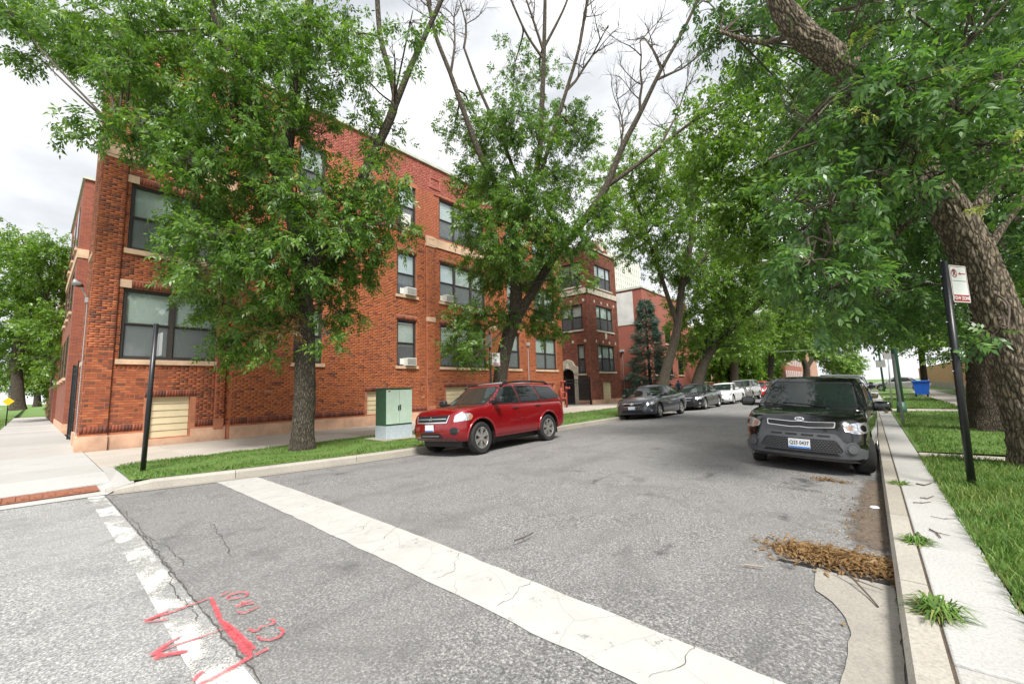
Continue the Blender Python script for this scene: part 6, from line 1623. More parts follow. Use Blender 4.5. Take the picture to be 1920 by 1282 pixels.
def bark_hd(P, r, n=130, flare=0.0, depth=.03, nf=22, seed=0, step=.04):
    """trunk with real furrows"""
    L = np.r_[0, np.cumsum(np.linalg.norm(np.diff(P, axis=0), axis=1))]; m = int(L[-1] / step); t = np.linspace(0, L[-1], m)
    Q = np.stack([np.interp(t, L, P[:, k]) for k in range(3)], 1); rr = np.interp(t, L, r)
    k_ = np.ones(15) / 15; 
    T = nrm(np.gradient(Q, axis=0)); E1 = np.zeros_like(Q); e = nrm(np.cross(T[0], [0.2, .9, .1]))
    for i in range(m): e = nrm(e - T[i] * (e @ T[i])); E1[i] = e
    E2 = np.cross(T, E1); A = np.linspace(0, 1, n, endpoint=False)
    U, Vv = np.meshgrid(A, t / L[-1]); rs = np.random.default_rng(seed); LL = L[-1]
    wob = (vnoise(U, Vv, 5, int(LL * 3) + 2, rs) - .5) * .10
    f1 = vnoise(U + wob, Vv, nf, int(LL * 3.2) + 2, rs); f2 = vnoise(U + wob * 1.5, Vv, nf * 2, int(LL * 7) + 2, rs); f3 = vnoise(U, Vv, nf * 4, int(LL * 22) + 2, rs)
    rid = np.abs(f1 - .5) * 2; rid = np.minimum(1, rid * 2.6); rid2 = np.minimum(1, np.abs(f2 - .5) * 4)
    D = depth * (rid * .75 + rid2 * .35 + (f3 - .5) * .35 - .6)
    big = (vnoise(U, Vv, 4, int(LL * 1.2) + 2, rs) - .5) * .16
    fl = 1 + flare * np.exp(-t / .35)[:, None] * (1 + .35 * np.sin(U * 2 * np.pi * 5 + 1.0))
    Rr = rr[:, None] * (1 + big) * fl + D * (rr / rr.max())[:, None] ** .5
    V = Q[:, None] + (E1[:, None] * np.cos(U * 2 * np.pi)[..., None] + E2[:, None] * np.sin(U * 2 * np.pi)[..., None]) * Rr[..., None]
    i, j = np.meshgrid(np.arange(m - 1), np.arange(n), indexing='ij'); j2 = (j + 1) % n
    return V.reshape(-1, 3), np.stack([i * n + j, i * n + j2, (i + 1) * n + j2, (i + 1) * n + j], -1).reshape(-1, 4)
def leaves_mesh(B, D, L=.12, W=.042, nl=7, rach=.22, rng=NR, flat=.55):
    """compound leaves at base B along direction D -> (V,F) of leaflet quads"""
    K = len(B); up = np.array([0, 0, 1.0])
    N = nrm(up[None] * flat + rng.normal(0, .45, (K, 3))); S = nrm(np.cross(D, N)); N = nrm(np.cross(S, D))
    rl = rach * (0.7 + .6 * rng.random(K))[:, None]
    out = []
    for j in range(nl):
        if j == nl - 1: f, sd = 1.0, 0.0
        else: f, sd = .30 + .62 * (j // 2) / max(1, (nl - 1) // 2), (1 if j % 2 else -1)
        base = B + D * rl * f - np.array([0, 0, .03])[None] * f * f
        al = (0.0 if sd == 0 else 1.0)
        ld = nrm(D * (1.0 if sd == 0 else .55) + S * sd * al * .85 + rng.normal(0, .16, (K, 3)) - up[None] * (.18 + .25 * rng.random((K, 1))))
        ln = L * (.75 + .5 * rng.random(K))[:, None]; w = W * (.8 + .4 * rng.random(K))[:, None]
        ls = nrm(np.cross(ld, N) + rng.normal(0, .15, (K, 3)))
        mid = base + ld * ln * .42 + N * .006
        out.append(np.stack([base, mid + ls * w * .5, base + ld * ln - up[None] * .012, mid - ls * w * .5], 1))
    Q = np.concatenate(out).reshape(-1, 3); n = len(Q) // 4
    return Q, np.arange(n * 4).reshape(n, 4)
def twig_np(A, Bp, r):
    """3-sided prisms from A to Bp"""
    d = nrm(Bp - A); s = nrm(np.cross(d, np.array([.3, .5, .8]))); t = np.cross(d, s); V = []
    for (P, rr) in ((A, r), (Bp, r * .5)):
        for k in range(3):
            a = 2 * math.pi * k / 3; V.append(P + (s * math.cos(a) + t * math.sin(a)) * rr)
    V = np.stack(V, 1).reshape(-1, 3); n = len(A); q = np.array([[0, 1, 4, 3], [1, 2, 5, 4], [2, 0, 3, 5]])
    return V, ((np.arange(n) * 6)[:, None, None] + q[None]).reshape(-1, 4)
def tree(name, label, limbs, blobs, bark='bark', leaf='leaf_ash', L=.12, W=.042, per=1.0, grp=None, cat='tree', nl=7, flare=.35, twl=.55, lpt=7, d0=10, bare=(), rach=.22, seed=1, limb_n=18, droop=.25, branch_r=.028, leaf_part='crown', hd=None, lr=1.0, bs=1.0, singles=0):
    rng = np.random.default_rng(seed)
    L3 = [limb_pts(l, d0) if not isinstance(l, dict) else resample(np.array(l['p'], float), np.array(l['r'], float)) for l in limbs]
    root = thing(name, label, cat, tuple(L3[0][0][0]), group=grp)
    for i, (P, r) in enumerate(L3):
        if i == 0 and hd:
            V, F = bark_hd(P, r * lr, hd[0], flare, hd[1], hd[2], seed); link('trunk', mesh_np('trunk', V, F, MT[bark], True), root); continue
        mb = MB(); bark_tube(mb, P, r * lr, limb_n if i == 0 else max(8, limb_n - 6), flare if i == 0 else 0, .045, seed + i)
        mb.build('trunk' if i == 0 else 'limb', MT[bark], root, True)
    allP = np.concatenate([p for p, r in L3]); 
    if len(L3) > 1: allP = np.concatenate([p[int(len(p) * .3):] for p, r in L3])
    LB, LD, TA, TB = [], [], [], []
    br = MB()
    for b in blobs:
        px, py, rx, ry = b[:4]; rx, ry = rx * bs, ry * bs; d = b[4] if len(b) > 4 and b[4] else d0 + rng.uniform(-1.3, 1.6) * d0 / 11; den = b[5] if len(b) > 5 else 1.0
        c = at_d(px, py, d) if not (len(b) > 6) else np.array(b[6]); R_ = np.array([rx, (rx + ry) * .5, ry]) * d / F_PX
        right = CM[:, 0]; fwd = -CM[:, 2]; upv = np.array([0, 0, 1.0]); fwd = nrm(fwd * [1, 1, 0]); right = nrm(right * [1, 1, 0])
        area = rx * ry * (d / F_PX) ** 2 * math.pi
        nt = max(2, int(area * 26 * per * den * (7 / lpt)))
        u = nrm(rng.normal(0, 1, (nt, 3))) * (rng.random((nt, 1)) ** .42)
        off = u[:, :1] * R_[0] * right + u[:, 1:2] * R_[1] * fwd + u[:, 2:] * R_[2] * upv
        A = c + off
        td = nrm(nrm(off) * .7 + rng.normal(0, .6, (nt, 3)) + np.array([0, 0, -droop]) * 1.0)
        tl = twl * (.6 + .7 * rng.random((nt, 1))); E_ = A + td * tl
        TA.append(A); TB.append(E_)
        for k in range(lpt):
            f = (k + .6) / lpt; base = A + td * tl * f + np.array([0, 0, -.05]) * f * f
            ld = nrm(td * .45 + rng.normal(0, .75, (nt, 3)) + np.array([0, 0, -.22]))
            LB.append(base); LD.append(ld)
        # branch feeding the blob
        dist = np.linalg.norm(allP - c, axis=1) + np.maximum(0, allP[:, 2] - c[2]) * .8; s = allP[dist.argmin()]
        if np.linalg.norm(s - c) > .25:
            mid = (s + c) / 2 + rng.normal(0, .12, 3) + np.array([0, 0, .15])
            P, r = resample(np.array([s, mid, c, c + nrm(c - s) * R_[0] * .6]), np.array([branch_r * d0 / 10, branch_r * .75 * d0 / 10, branch_r * .5 * d0 / 10, branch_r * .15 * d0 / 10]), n=9)
            br.tube([Vector(p) for p in P], list(r), 5, False)
            for k in range(min(nt, 14)):
                br.tube([Vector(c + off[k] * .1), Vector(c + off[k] * .55 + rng.normal(0, .05, 3)), Vector(A[k])], [branch_r * .4, branch_r * .3, branch_r * .18], 4, False)
    if br.v: br.build('branches', MT['twig'], root, True)['kind'] = 'stuff'
    if LB:
        LB, LD = np.concatenate(LB), np.concatenate(LD)
        if singles:      # the leaves that show largest: one object each
            cc_ = (LB - [0, 0, CAM_H]) @ CM; dep = -cc_[:, 2]; uu, vv = CX + F_PX * cc_[:, 0] / np.maximum(dep, .1), CY - F_PX * cc_[:, 1] / np.maximum(dep, .1)
            ok = (dep > 1) & (uu > 20) & (uu < 1900) & (vv > 20) & (vv < 1200); idx = np.argsort(np.where(ok, dep, 1e9))[:singles]
            kinds = []
            for k in range(6):
                V, F = leaves_mesh(np.zeros((1, 3)), np.array([[1.0, 0, 0]]), L, W, nl, rach, rng); kinds.append(mesh_np('leaf', V, F, MT[leaf]))
            for q in idx:
                X_ = Vector(LD[q]).normalized(); Z_ = Vector((rng.normal(0, .35), rng.normal(0, .35), 1)); Y_ = Z_.cross(X_).normalized(); Z_ = X_.cross(Y_)
                o = link('leaf', kinds[int(rng.integers(6))], root); o.location = Vector(LB[q]); o.rotation_euler = Matrix((X_, Y_, Z_)).transposed().to_euler()
            keep = np.ones(len(LB), bool); keep[idx] = False; LB, LD = LB[keep], LD[keep]
        V, F = leaves_mesh(LB, LD, L, W, nl, rach, rng)
        o = link(leaf_part, mesh_np(leaf_part, V, F, MT[leaf]), root); o['kind'] = 'stuff'
        V, F = twig_np(np.concatenate(TA), np.concatenate(TB), .004 * d0 / 10)
        o = link('twigs', mesh_np('twigs', V, F, MT['twig']), root); o['kind'] = 'stuff'
    if len(bare):
        mb = MB(); rr = random.Random(seed)
        def grow(p, d, ln, r, lev):
            n = 5; pts = [p]; q = p.copy(); dd = d.copy()
            for k in range(n):
                dd = (dd + Vector((rr.gauss(0, .13), rr.gauss(0, .13), rr.gauss(.03, .10)))).normalized(); q = q + dd * ln / n; pts.append(q.copy())
            mb.tube(pts, [r * (1 - .7 * k / n) for k in range(n + 1)], 5 if lev == 0 else 3, False)
            if lev < 3:
                for k in range(1, n + 1):
                    for s_ in range(rr.choice((1, 1, 2)) if lev < 2 else rr.choice((0, 1, 1))):
                        nd = (dd + Vector((rr.gauss(0, .65), rr.gauss(0, .65), rr.gauss(.10, .45)))).normalized()
                        grow(pts[k], nd, ln * rr.uniform(.35, .62), r * .45, lev + 1)
        for (a, b, rpx) in bare:
            p = Vector(at_d(a[0], a[1], a[2] if len(a) > 2 else d0)); q = Vector(at_d(b[0], b[1], b[2] if len(b) > 2 else d0)); grow(p, (q - p).normalized(), (q - p).length, rpx * d0 / F_PX, 0)
        mb.build('bare_branches', MT['twig'], root)['kind'] = 'stuff'
    return root
# --- tree 1: ash in front of the corner building
T1 = tree('ash_tree', 'leafy ash tree with thick trunk before the corner windows', [
    [(566, 853, 25), (569, 800, 24), (572, 700, 22), (571, 610, 20), (566, 520, 18), (550, 420, 15), (536, 330, 13), (545, 230, 12), (562, 120, 11), (580, 0, 9), (592, -150, 6)],
    [(567, 520, 12), (600, 475, 11), (650, 400, 11, 11.0), (690, 310, 11, 11.2), (738, 205, 10, 11.4), (735, 150, 7, 11.4), (712, 60, 6, 11.4), (704, -90, 5, 11.4)],
    [(738, 205, 8, 11.4), (768, 130, 7, 11.4), (800, 60, 6, 11.4), (835, -20, 5, 11.4), (860, -120, 4, 11.4)],
    [(550, 425, 10), (512, 310, 10, 10.2), (478, 220, 10, 10), (440, 120, 9, 9.8), (403, 30, 8, 9.6), (375, -90, 6, 9.4)],
    [(560, 480, 4), (500, 455, 3, 9.9), (420, 440, 2.5, 9.6), (340, 430, 1.5, 9.6)], [(545, 400, 4), (430, 330, 3, 9.8), (330, 280, 2, 9.6), (220, 245, 1.5, 9.3)]],
    [(20, 30, 60, 45), (90, 50, 70, 55), (160, 75, 80, 65), (250, 60, 90, 75), (350, 50, 95, 80), (450, 60, 85, 80), (540, 70, 70, 70), (630, 90, 60, 80, 0, .7), (690, 150, 45, 60, 0, .6), (770, 40, 50, 50, 0, .35), (740, 110, 40, 50, 0, .35), (700, 250, 55, 50, 0, .5), (650, 60, 55, 60, 0, .6),
     (70, 105, 45, 25), (230, 150, 75, 60), (330, 170, 85, 75), (430, 190, 85, 80), (520, 220, 70, 70), (150, 232, 45, 17, 9.0), (205, 240, 45, 26, 9.0), (270, 250, 60, 45, 9.1), (330, 275, 60, 50), (400, 290, 85, 65), (480, 330, 75, 65), (600, 250, 45, 60, 0, .5), (590, 180, 45, 50, 0, .6),
     (370, 390, 55, 50), (345, 445, 40, 28, 9.6), (440, 410, 80, 65), (400, 490, 85, 55), (480, 490, 75, 60), (350, 520, 50, 35), (420, 570, 55, 45), (450, 640, 50, 38), (415, 655, 35, 25), (490, 600, 45, 50), (530, 550, 45, 55),
     (620, 380, 75, 65), (700, 400, 55, 65), (675, 480, 60, 60), (620, 510, 55, 60), (640, 590, 42, 38), (610, 625, 25, 22), (725, 345, 45, 35), (600, 440, 60, 60), (745, 420, 30, 40, 0, .7), (500, 665, 30, 22), (500, 285, 50, 55, 9.2, .8), (545, 345, 45, 55, 9.3, .8), (480, 200, 55, 50, 9.0, .8), (560, 150, 45, 65, 9.4, .7), (545, 435, 60, 50, 9.2, .9), (560, 505, 45, 40, 9.5, .8), (640, 430, 50, 45, 9.6, .8), (440, 105, 55, 55, 8.9, .8), (690, 310, 35, 40, 10.2, .6), (570, 50, 50, 60, 9.4, .7), (410, 440, 70, 45, 9.0, .8), (350, 300, 60, 40, 8.9, .8), (240, 110, 70, 50, 9.0, .8)],
    'bark', 'leaf_ash', .115, .043, 1.5, d0=10.5, seed=11, hd=(84, .022, 18), lr=.78, bs=.80, twl=.42)
mbx = tree('dry_leaf_cluster', 'cluster of withered brown leaves hanging on the ash trunk', [[(566, 560, 2), (545, 600, 2), (520, 625, 1)]], [(520, 625, 28, 18, 10.0), (548, 605, 16, 24, 10.1)], 'twig' if False else 'bark', 'leaf_dry', .10, .035, .7, d0=10.2, seed=3, cat='leaves', leaf_part='foliage', limb_n=8, flare=0, twl=.25)
# --- tree 2: forked ash with dead top behind the red suv
T2 = tree('ash_tree', 'forked ash tree with a dying bare top behind the red suv', [
    [(941, 806, 22), (937, 740, 20), (940, 690, 19), (952, 635, 19), (966, 590, 19), (968, 520, 15), (965, 450, 13), (957, 405, 12), (930, 345, 9), (900, 290, 8), (866, 200, 7), (845, 140, 6), (815, 60, 5), (795, -40, 4)],
    [(966, 600, 14), (1000, 545, 13), (1040, 480, 12), (1075, 440, 11), (1105, 400, 11), (1137, 350, 10), (1165, 280, 8), (1200, 212, 7), (1240, 130, 5), (1290, 40, 4), (1320, -40, 3)],
    [(1137, 350, 7), (1180, 320, 6), (1230, 282, 5), (1285, 238, 4), (1330, 212, 3)],
    [(963, 445, 9), (990, 370, 9), (1010, 300, 8), (1016, 200, 7), (1020, 100, 6), (1023, -40, 4)],
    [(1012, 330, 6), (1035, 255, 6), (1062, 170, 5), (1088, 80, 4), (1105, -30, 3)], [(985, 380, 6), (945, 270, 5), (900, 170, 4), (870, 90, 3)], [(1018, 110, 4), (985, 60, 3), (950, -20, 3)], [(1020, 90, 4), (1060, 10, 3), (1075, -50, 2)]],
    [(880, 200, 42, 32, 0, .5), (905, 255, 50, 42), (950, 225, 55, 45, 0, .8), (1000, 255, 60, 50, 0, .8), (1060, 230, 55, 45, 0, .8), (1095, 265, 35, 35, 0, .7), (885, 330, 45, 45), (935, 345, 55, 55), (990, 370, 65, 55), (1048, 345, 45, 55), (900, 415, 50, 55), (960, 455, 60, 55), (1025, 440, 55, 45), (1085, 440, 50, 42), (1118, 405, 35, 35), (905, 495, 45, 42), (955, 520, 50, 36), (1020, 525, 42, 52), (1035, 595, 26, 38), (1000, 600, 26, 30), (890, 590, 36, 32), (868, 645, 40, 30), (900, 660, 36, 24), (942, 590, 30, 22), (855, 590, 26, 20), (965, 120, 40, 45, 0, .35), (1015, 150, 45, 50, 0, .35), (850, 250, 30, 30, 0, .5), (1085, 520, 25, 30, 0, .6)],
    'bark', 'leaf_ash', .125, .046, 1.45, d0=15.4, seed=21, lr=.66, bs=.84, twl=.48, hd=(60, .018, 14), bare=[((815, 60), (770, -60), 3), ((845, 140), (880, 20), 3), ((870, 90), (905, -30), 2.5), ((1020, 100), (985, -40), 3), ((1062, 170), (1140, 60), 3), ((1088, 80), (1120, -50), 3), ((1200, 212), (1190, 90), 3), ((1240, 130), (1210, 20), 3), ((1290, 40), (1330, -60), 3), ((1240, 270), (1300, 150), 2.5), ((1285, 238), (1350, 190), 3), ((1165, 280), (1150, 180), 2.5), ((1230, 150), (1310, 130), 3), ((950, -20), (930, -90), 2), ((780, 0), (850, -50), 2)])
# --- right: big leaning ash by the sign
rng = np.random.default_rng(5)
B_R1 = []
for px in range(1500, 2010, 64):
    for py in range(-50, 640, 58):
        x, y = px + rng.uniform(-25, 25), py + rng.uniform(-22, 22)
        lim = np.interp(x, [1430, 1500, 1560, 1650, 1740, 1800, 1860, 2000], [430, 500, 560, 610, 620, 560, 520, 480])
        if y > lim: continue
        tx = np.interp(y, [0, 110, 280, 380, 460, 543, 690], [1465, 1560, 1690, 1770, 1818, 1850, 1900])
        d = rng.uniform(7.2, 10.5) if (abs(x - tx) < 150 or (1610 < x < 1960 and 380 < y < 700)) else rng.uniform(5.0, 9.5)
        B_R1.append((x, y, 55, 46, d, .75))
B_R1 += [(1345, 20, 50, 40, 8.5, .8), (1400, 60, 45, 40, 8.5, .6), (1350, 75, 40, 30, 8.5, .5), (1430, 20, 40, 40, 8, .7), (1410, 120, 40, 35, 9, .5), (1640, 320, 60, 40, 5.2), (1590, 260, 50, 35, 5.4), (1660, 230, 55, 45, 5.3), (1700, 270, 45, 35, 5.4), (1620, 190, 45, 35, 5.5), (1610, 150, 42, 36, 5.6, 1.5), (1650, 195, 42, 36, 5.5, 1.5), (1680, 240, 38, 32, 5.5, 1.4), (1720, 330, 40, 30, 5.5), (1560, 380, 60, 40, 5.2), (1570, 450, 50, 40, 6.0), (1520, 470, 50, 40, 5.4), (1560, 540, 60, 40, 5.2), (1600, 575, 45, 40, 6.5), (1890, 612, 26, 12, 5.2), (1790, 200, 60, 40, 4.8), (1880, 150, 60, 45, 4.6), (1850, 270, 60, 40, 4.8), (1700, 160, 55, 40, 5.0)]
TR1 = tree('ash_tree', 'old ash tree with rugged leaning trunk beside the tow zone sign', [
    [(1958, 905, 54, 6.0), (1938, 800, 49, 6.05), (1903, 690, 45, 6.1), (1873, 600, 42, 6.15), (1850, 540, 40, 6.2), (1815, 455, 38, 6.25), (1765, 372, 36, 6.3), (1710, 305, 35, 6.4), (1650, 215, 34, 6.5), (1600, 140, 32, 6.6), (1545, 92, 29, 6.7), (1500, 60, 27, 6.8), (1462, 5, 25, 6.9), (1440, -70, 22, 7.0)],
    [(1815, 420, 16, 6.3), (1868, 345, 15, 6.2), (1930, 312, 13, 6.0), (2010, 290, 10, 5.8)], [(1845, 480, 10, 6.4), (1890, 410, 9, 6.6), (1950, 340, 7, 6.8)],
    [(1600, 150, 4, 6.6), (1520, 230, 3, 6.2), (1440, 300, 2, 5.9)], [(1740, 330, 9, 6.3), (1640, 400, 7, 5.6), (1560, 460, 5, 5.2)], [(1765, 372, 6, 6.3), (1690, 430, 5, 7.2), (1610, 520, 4, 7.2), (1560, 560, 2, 7.0)], [(1500, 60, 9, 6.8), (1430, 80, 6, 7.4), (1350, 60, 4, 8)], [(1700, 290, 10, 6.4), (1740, 200, 8, 6.0), (1800, 100, 6, 5.4)]],
    B_R1, 'bark_big', 'leaf_near', .10, .042, 1.2, d0=6.5, singles=300, seed=31, flare=.16, lr=.73, hd=(150, .042, 24), twl=.42, limb_n=26, rach=.19, branch_r=.03,
    bare=[((1590, 60, 5.5), (1680, 30, 5.2), 3), ((1560, 20, 5.6), (1640, 10, 5.2), 3), ((1590, 90, 5.6), (1560, -20, 5.2), 2), ((1760, 200, 5.2), (1600, 165, 5.0), 2.5)])
sd = MB()   # hanging seed bunches
TRs = tree('ash_seed_bunch', 'pale yellow ash seeds hanging among the near leaves', [[(1790, 140, 1, 5.2), (1795, 150, 1, 5.2)]], [(1770, 170, 16, 18, 5.0), (1740, 130, 12, 14, 5.2), (1790, 140, 12, 18, 5.0), (1755, 265, 12, 18, 5.0), (1605, 215, 6, 14, 5.0), (1610, 75, 10, 12, 5.4), (1900, 245, 14, 14, 4.7), (1840, 400, 10, 14, 4.8)], 'bark', 'seed', .045, .012, 1.6, d0=5, seed=4, cat='seeds', leaf_part='seeds', twl=.12, limb_n=5, flare=0, rach=.06, branch_r=.004)
# --- right: second trunk behind it and its broad crown over the street
TR2 = tree('street_tree', 'straight dark trunk tree standing behind the leaning ash', [
    [(1856, 815, 40, 10.3), (1849, 740, 37, 10.3), (1843, 650, 36, 10.3), (1838, 560, 34, 10.4), (1820, 430, 30, 10.6), (1790, 300, 24, 11), (1770, 120, 16, 11.5)], [(1838, 540, 16, 10.4), (1720, 430, 13, 11), (1590, 360, 10, 12), (1460, 330, 7, 13)], [(1720, 430, 8, 11), (1600, 250, 7, 12), (1480, 180, 5, 13)], [(1850, 520, 12, 10.4), (1910, 400, 9, 10.5), (1960, 280, 7, 10.6)]],
    [(1330, 250, 55, 75, 14), (1390, 190, 65, 70, 14), (1345, 345, 65, 65, 14), (1420, 290, 75, 75, 13), (1400, 390, 75, 55, 13.5), (1470, 370, 60, 60, 13), (1440, 150, 65, 55, 14), (1380, 450, 55, 38, 14), (1455, 465, 65, 45, 13), (1510, 440, 55, 45, 12.5), (1520, 300, 70, 70, 12.5), (1560, 200, 70, 60, 12.5), (1600, 330, 70, 70, 12), (1600, 450, 70, 60, 12), (1690, 400, 70, 60, 11.5), (1680, 520, 60, 45, 11.5), (1760, 480, 60, 50, 11.5), (1540, 530, 55, 45, 12), (1740, 580, 50, 35, 11.8), (1900, 480, 60, 60, 12), (1900, 380, 60, 60, 12), (1480, 240, 60, 60, 13), (1650, 600, 50, 30, 12), (1580, 610, 50, 25, 12.5)],
    'bark_brown', 'leaf_maple', .15, .085, .62, d0=12, seed=41, hd=(84, .03, 18), lr=.68, nl=4, twl=.6, lpt=8, limb_n=22, flare=.35, rach=.2)
mb = MB(); P, r = limb_pts([(1866, 806, 22, 10.25), (1890, 800, 20, 10.2), (1912, 808, 10, 10.2)]); bark_tube(mb, P, r, 12, 0, .1, 3); o = mb.build('root', MT['bark_brown'], TR2, True)
# --- row along the left kerb beyond the suv
RW = 'street trees along the brick buildings'
tree('street_tree', 'slanting street tree beside the blue spruce', [
    [(1241, 742, 13), (1248, 700, 11), (1262, 650, 10), (1272, 600, 9), (1278, 540, 8), (1292, 470, 7), (1300, 400, 6), (1290, 300, 4)], [(1270, 610, 6), (1240, 520, 5), (1210, 430, 4), (1180, 340, 3)], [(1278, 540, 5), (1330, 470, 4), (1370, 400, 3)]],
    [(1128, 335, 40, 38), (1145, 390, 35, 30), (1185, 300, 45, 38), (1185, 370, 55, 45), (1240, 335, 50, 55), (1230, 425, 55, 45), (1195, 465, 45, 30), (1270, 280, 50, 45), (1295, 400, 55, 60), (1255, 505, 45, 38), (1310, 510, 50, 50), (1170, 430, 35, 25), (1330, 330, 50, 55)],
    'bark', 'leaf_maple', .16, .09, .48, grp=RW, lr=.76, d0=27.5, seed=51, nl=5, twl=.8, lpt=8, limb_n=12, rach=.3)
tree('street_tree', 'forked street tree leaning over the road behind the grey sedan', [
    [(1303, 737, 13), (1312, 700, 12), (1330, 660, 11), (1360, 625, 9), (1400, 590, 8), (1450, 545, 6), (1500, 510, 4)], [(1322, 675, 8), (1335, 600, 7), (1340, 520, 6), (1350, 430, 4)], [(1390, 600, 5), (1400, 520, 4), (1420, 450, 3)]],
    [(1290, 590, 45, 42), (1345, 570, 55, 50), (1340, 480, 60, 65), (1400, 530, 60, 60), (1425, 605, 50, 32), (1370, 645, 42, 24), (1390, 420, 60, 60), (1440, 500, 45, 42), (1290, 650, 30, 28), (1410, 650, 36, 20)],
    'bark', 'leaf_maple', .19, .105, .38, grp=RW, lr=.76, d0=32.5, seed=61, nl=5, twl=.9, lpt=8, limb_n=12, rach=.32)
tree('street_tree', 'slender street tree behind the white sedan', [[(1378, 733, 7), (1377, 690, 6), (1380, 640, 5), (1376, 580, 4)]], [(1370, 600, 40, 35), (1400, 640, 35, 30), (1350, 625, 30, 26), (1385, 560, 40, 35)], 'bark_brown', 'leaf_maple', .2, .11, .42, grp=RW, d0=43, seed=71, nl=5, twl=1.0, lpt=8, limb_n=10, rach=.35)
tree('street_tree', 'thin straight street tree past the red hatchback', [[(1443, 728, 5), (1445, 690, 4.5), (1447, 640, 4), (1450, 590, 3)]], [(1440, 620, 38, 30), (1470, 590, 36, 32), (1430, 655, 28, 20), (1480, 640, 30, 25), (1455, 560, 36, 30)], 'bark_brown', 'leaf_far', .24, .13, .42, grp=RW, d0=55, seed=81, nl=5, twl=1.2, lpt=8, limb_n=10, rach=.4)
tree('street_tree', 'bright green tree arching before the white trimmed brick house', [[(1511, 722, 6), (1512, 690, 5), (1500, 660, 4), (1490, 630, 3)], [(1512, 690, 4), (1530, 665, 3), (1560, 640, 2)]], [(1500, 620, 40, 28), (1545, 615, 40, 28), (1575, 640, 32, 20), (1480, 650, 28, 18), (1530, 650, 36, 16), (1560, 675, 24, 12)], 'bark_brown', 'leaf_far', .34, .19, .25, grp=RW, d0=66, seed=82, nl=5, twl=1.2, lpt=8, limb_n=10, rach=.4)
tree('street_tree', 'small round tree by the end of the road', [[(1590, 722, 3), (1591, 700, 2.5), (1592, 680, 2)]], [(1590, 680, 22, 18), (1575, 690, 18, 14), (1600, 690, 14, 10)], 'bark_brown', 'leaf_far', .3, .16, .5, grp=RW, d0=80, seed=83, nl=5, twl=1.2, lpt=8, limb_n=8, rach=.4)
tree('street_tree', 'leafy tree hanging over the right hand posts', [[(1735, 742, 5, 34), (1732, 700, 5, 34), (1725, 640, 4, 34)]], [(1700, 620, 50, 32, 34), (1750, 630, 45, 32, 32), (1800, 640, 45, 35, 30), (1620, 610, 45, 28, 38), (1590, 570, 45, 35, 40), (1560, 600, 36, 28, 42), (1660, 570, 50, 35, 36)], 'bark_brown', 'leaf_maple', .2, .11, .4, d0=34, seed=84, nl=5, twl=1.0, lpt=8, limb_n=10, rach=.35)
# --- left background trees on the side street
SG = 'trees on the side street parkway'
tree('street_tree', 'bright green tree over the side street sidewalk', [[(34, 768, 9), (33, 720, 8), (30, 670, 7), (40, 600, 5)], [(30, 680, 5), (60, 620, 4), (90, 570, 3)]], [(50, 470, 60, 40), (95, 500, 40, 45), (30, 520, 60, 45), (80, 560, 55, 45), (20, 590, 55, 45), (100, 610, 38, 45), (55, 640, 55, 40), (20, 670, 45, 35), (95, 670, 32, 32), (10, 460, 40, 30)], 'bark', 'leaf_maple', .2, .11, .42, grp=SG, d0=30, seed=91, nl=5, twl=.9, lpt=8, limb_n=12, rach=.35)
tree('street_tree', 'pale leafy tree farther along the side street', [[(70, 762, 5), (70, 720, 4), (72, 690, 3)]], [(70, 690, 40, 26), (100, 690, 24, 30), (40, 710, 36, 20), (95, 720, 22, 18)], 'bark', 'leaf_far', .26, .14, .42, grp=SG, d0=48, seed=92, nl=5, twl=1.1, lpt=8, limb_n=8, rach=.4)
tree('hedge', 'round clipped green shrub beside the side street sidewalk', [{'p': [(-52, 2.2, 0), (-52, 2.2, .6), (-52, 2.2, 1.2)], 'r': [.05, .04, .03]}], [(0, 0, 26, 22, 34, 1.2, (-52, 2.0, 1.0)), (0, 0, 26, 24, 34, 1.2, (-55, 2.0, 1.6)), (0, 0, 22, 18, 34, 1.2, (-49, 2.2, .8))], 'bark', 'leaf_maple', .09, .06, .9, cat='shrub', d0=34, seed=93, nl=5, twl=.35, lpt=8, limb_n=6, rach=.2)
# --- background mass at the end of the block (left) and behind right sidewalk
for i, (x, y, h, w) in enumerate([(-13.5, 57, 8, 3.2), (-14.5, 72, 9, 3.6), (-14, 86, 9, 3.5), (-26, 64, 9, 4)]):
    tree('background_tree', ['dark leafy tree next to the alley on the brick side', 'leafy tree past the alley on the brick side', 'leafy tree before the white trimmed house', 'yard tree between the far brick houses'][i], [{'p': [(x, y, .1), (x, y, h * .3), (x + .3, y, h * .6)], 'r': [.2, .16, .1]}],
         [(0, 0, w * 11, h * 5, 60, 1, (x + rng.uniform(-1.5, 1.5), y + rng.uniform(-1.5, 1.5), h * .35 + k * h * .12)) for k in range(6)], 'bark_brown', 'leaf_far' if i % 2 else 'leaf_maple', .40, .22, .12, grp='background trees on the brick side', d0=60, seed=100 + i, nl=5, twl=1.2, lpt=8, limb_n=8, rach=.4)
for i, (x, y, h, w) in enumerate([(7.5, 16, 8, 2.6), (8.0, 24, 7, 2.4), (6.2, 33, 8, 2.4)]):
    tree('yard_tree', ['bushy tree before the tan building near the leaning ash', 'bushy tree in the middle of the tan building', 'bushy tree at the far end of the tan building'][i], [{'p': [(x, y, .1), (x, y, h * .4), (x + .3, y, h * .7)], 'r': [.16, .13, .08]}],
         [(0, 0, w * 20, h * 6.5, 22, 1, (x + rng.uniform(-1, 1), y + rng.uniform(-1, 1), h * .42 + k * h * .10)) for k in range(6)], 'bark_brown', 'leaf_maple', .17, .10, .4, grp='trees before the tan building', d0=24, seed=120 + i, nl=5, twl=.9, lpt=8, limb_n=8, rach=.3)
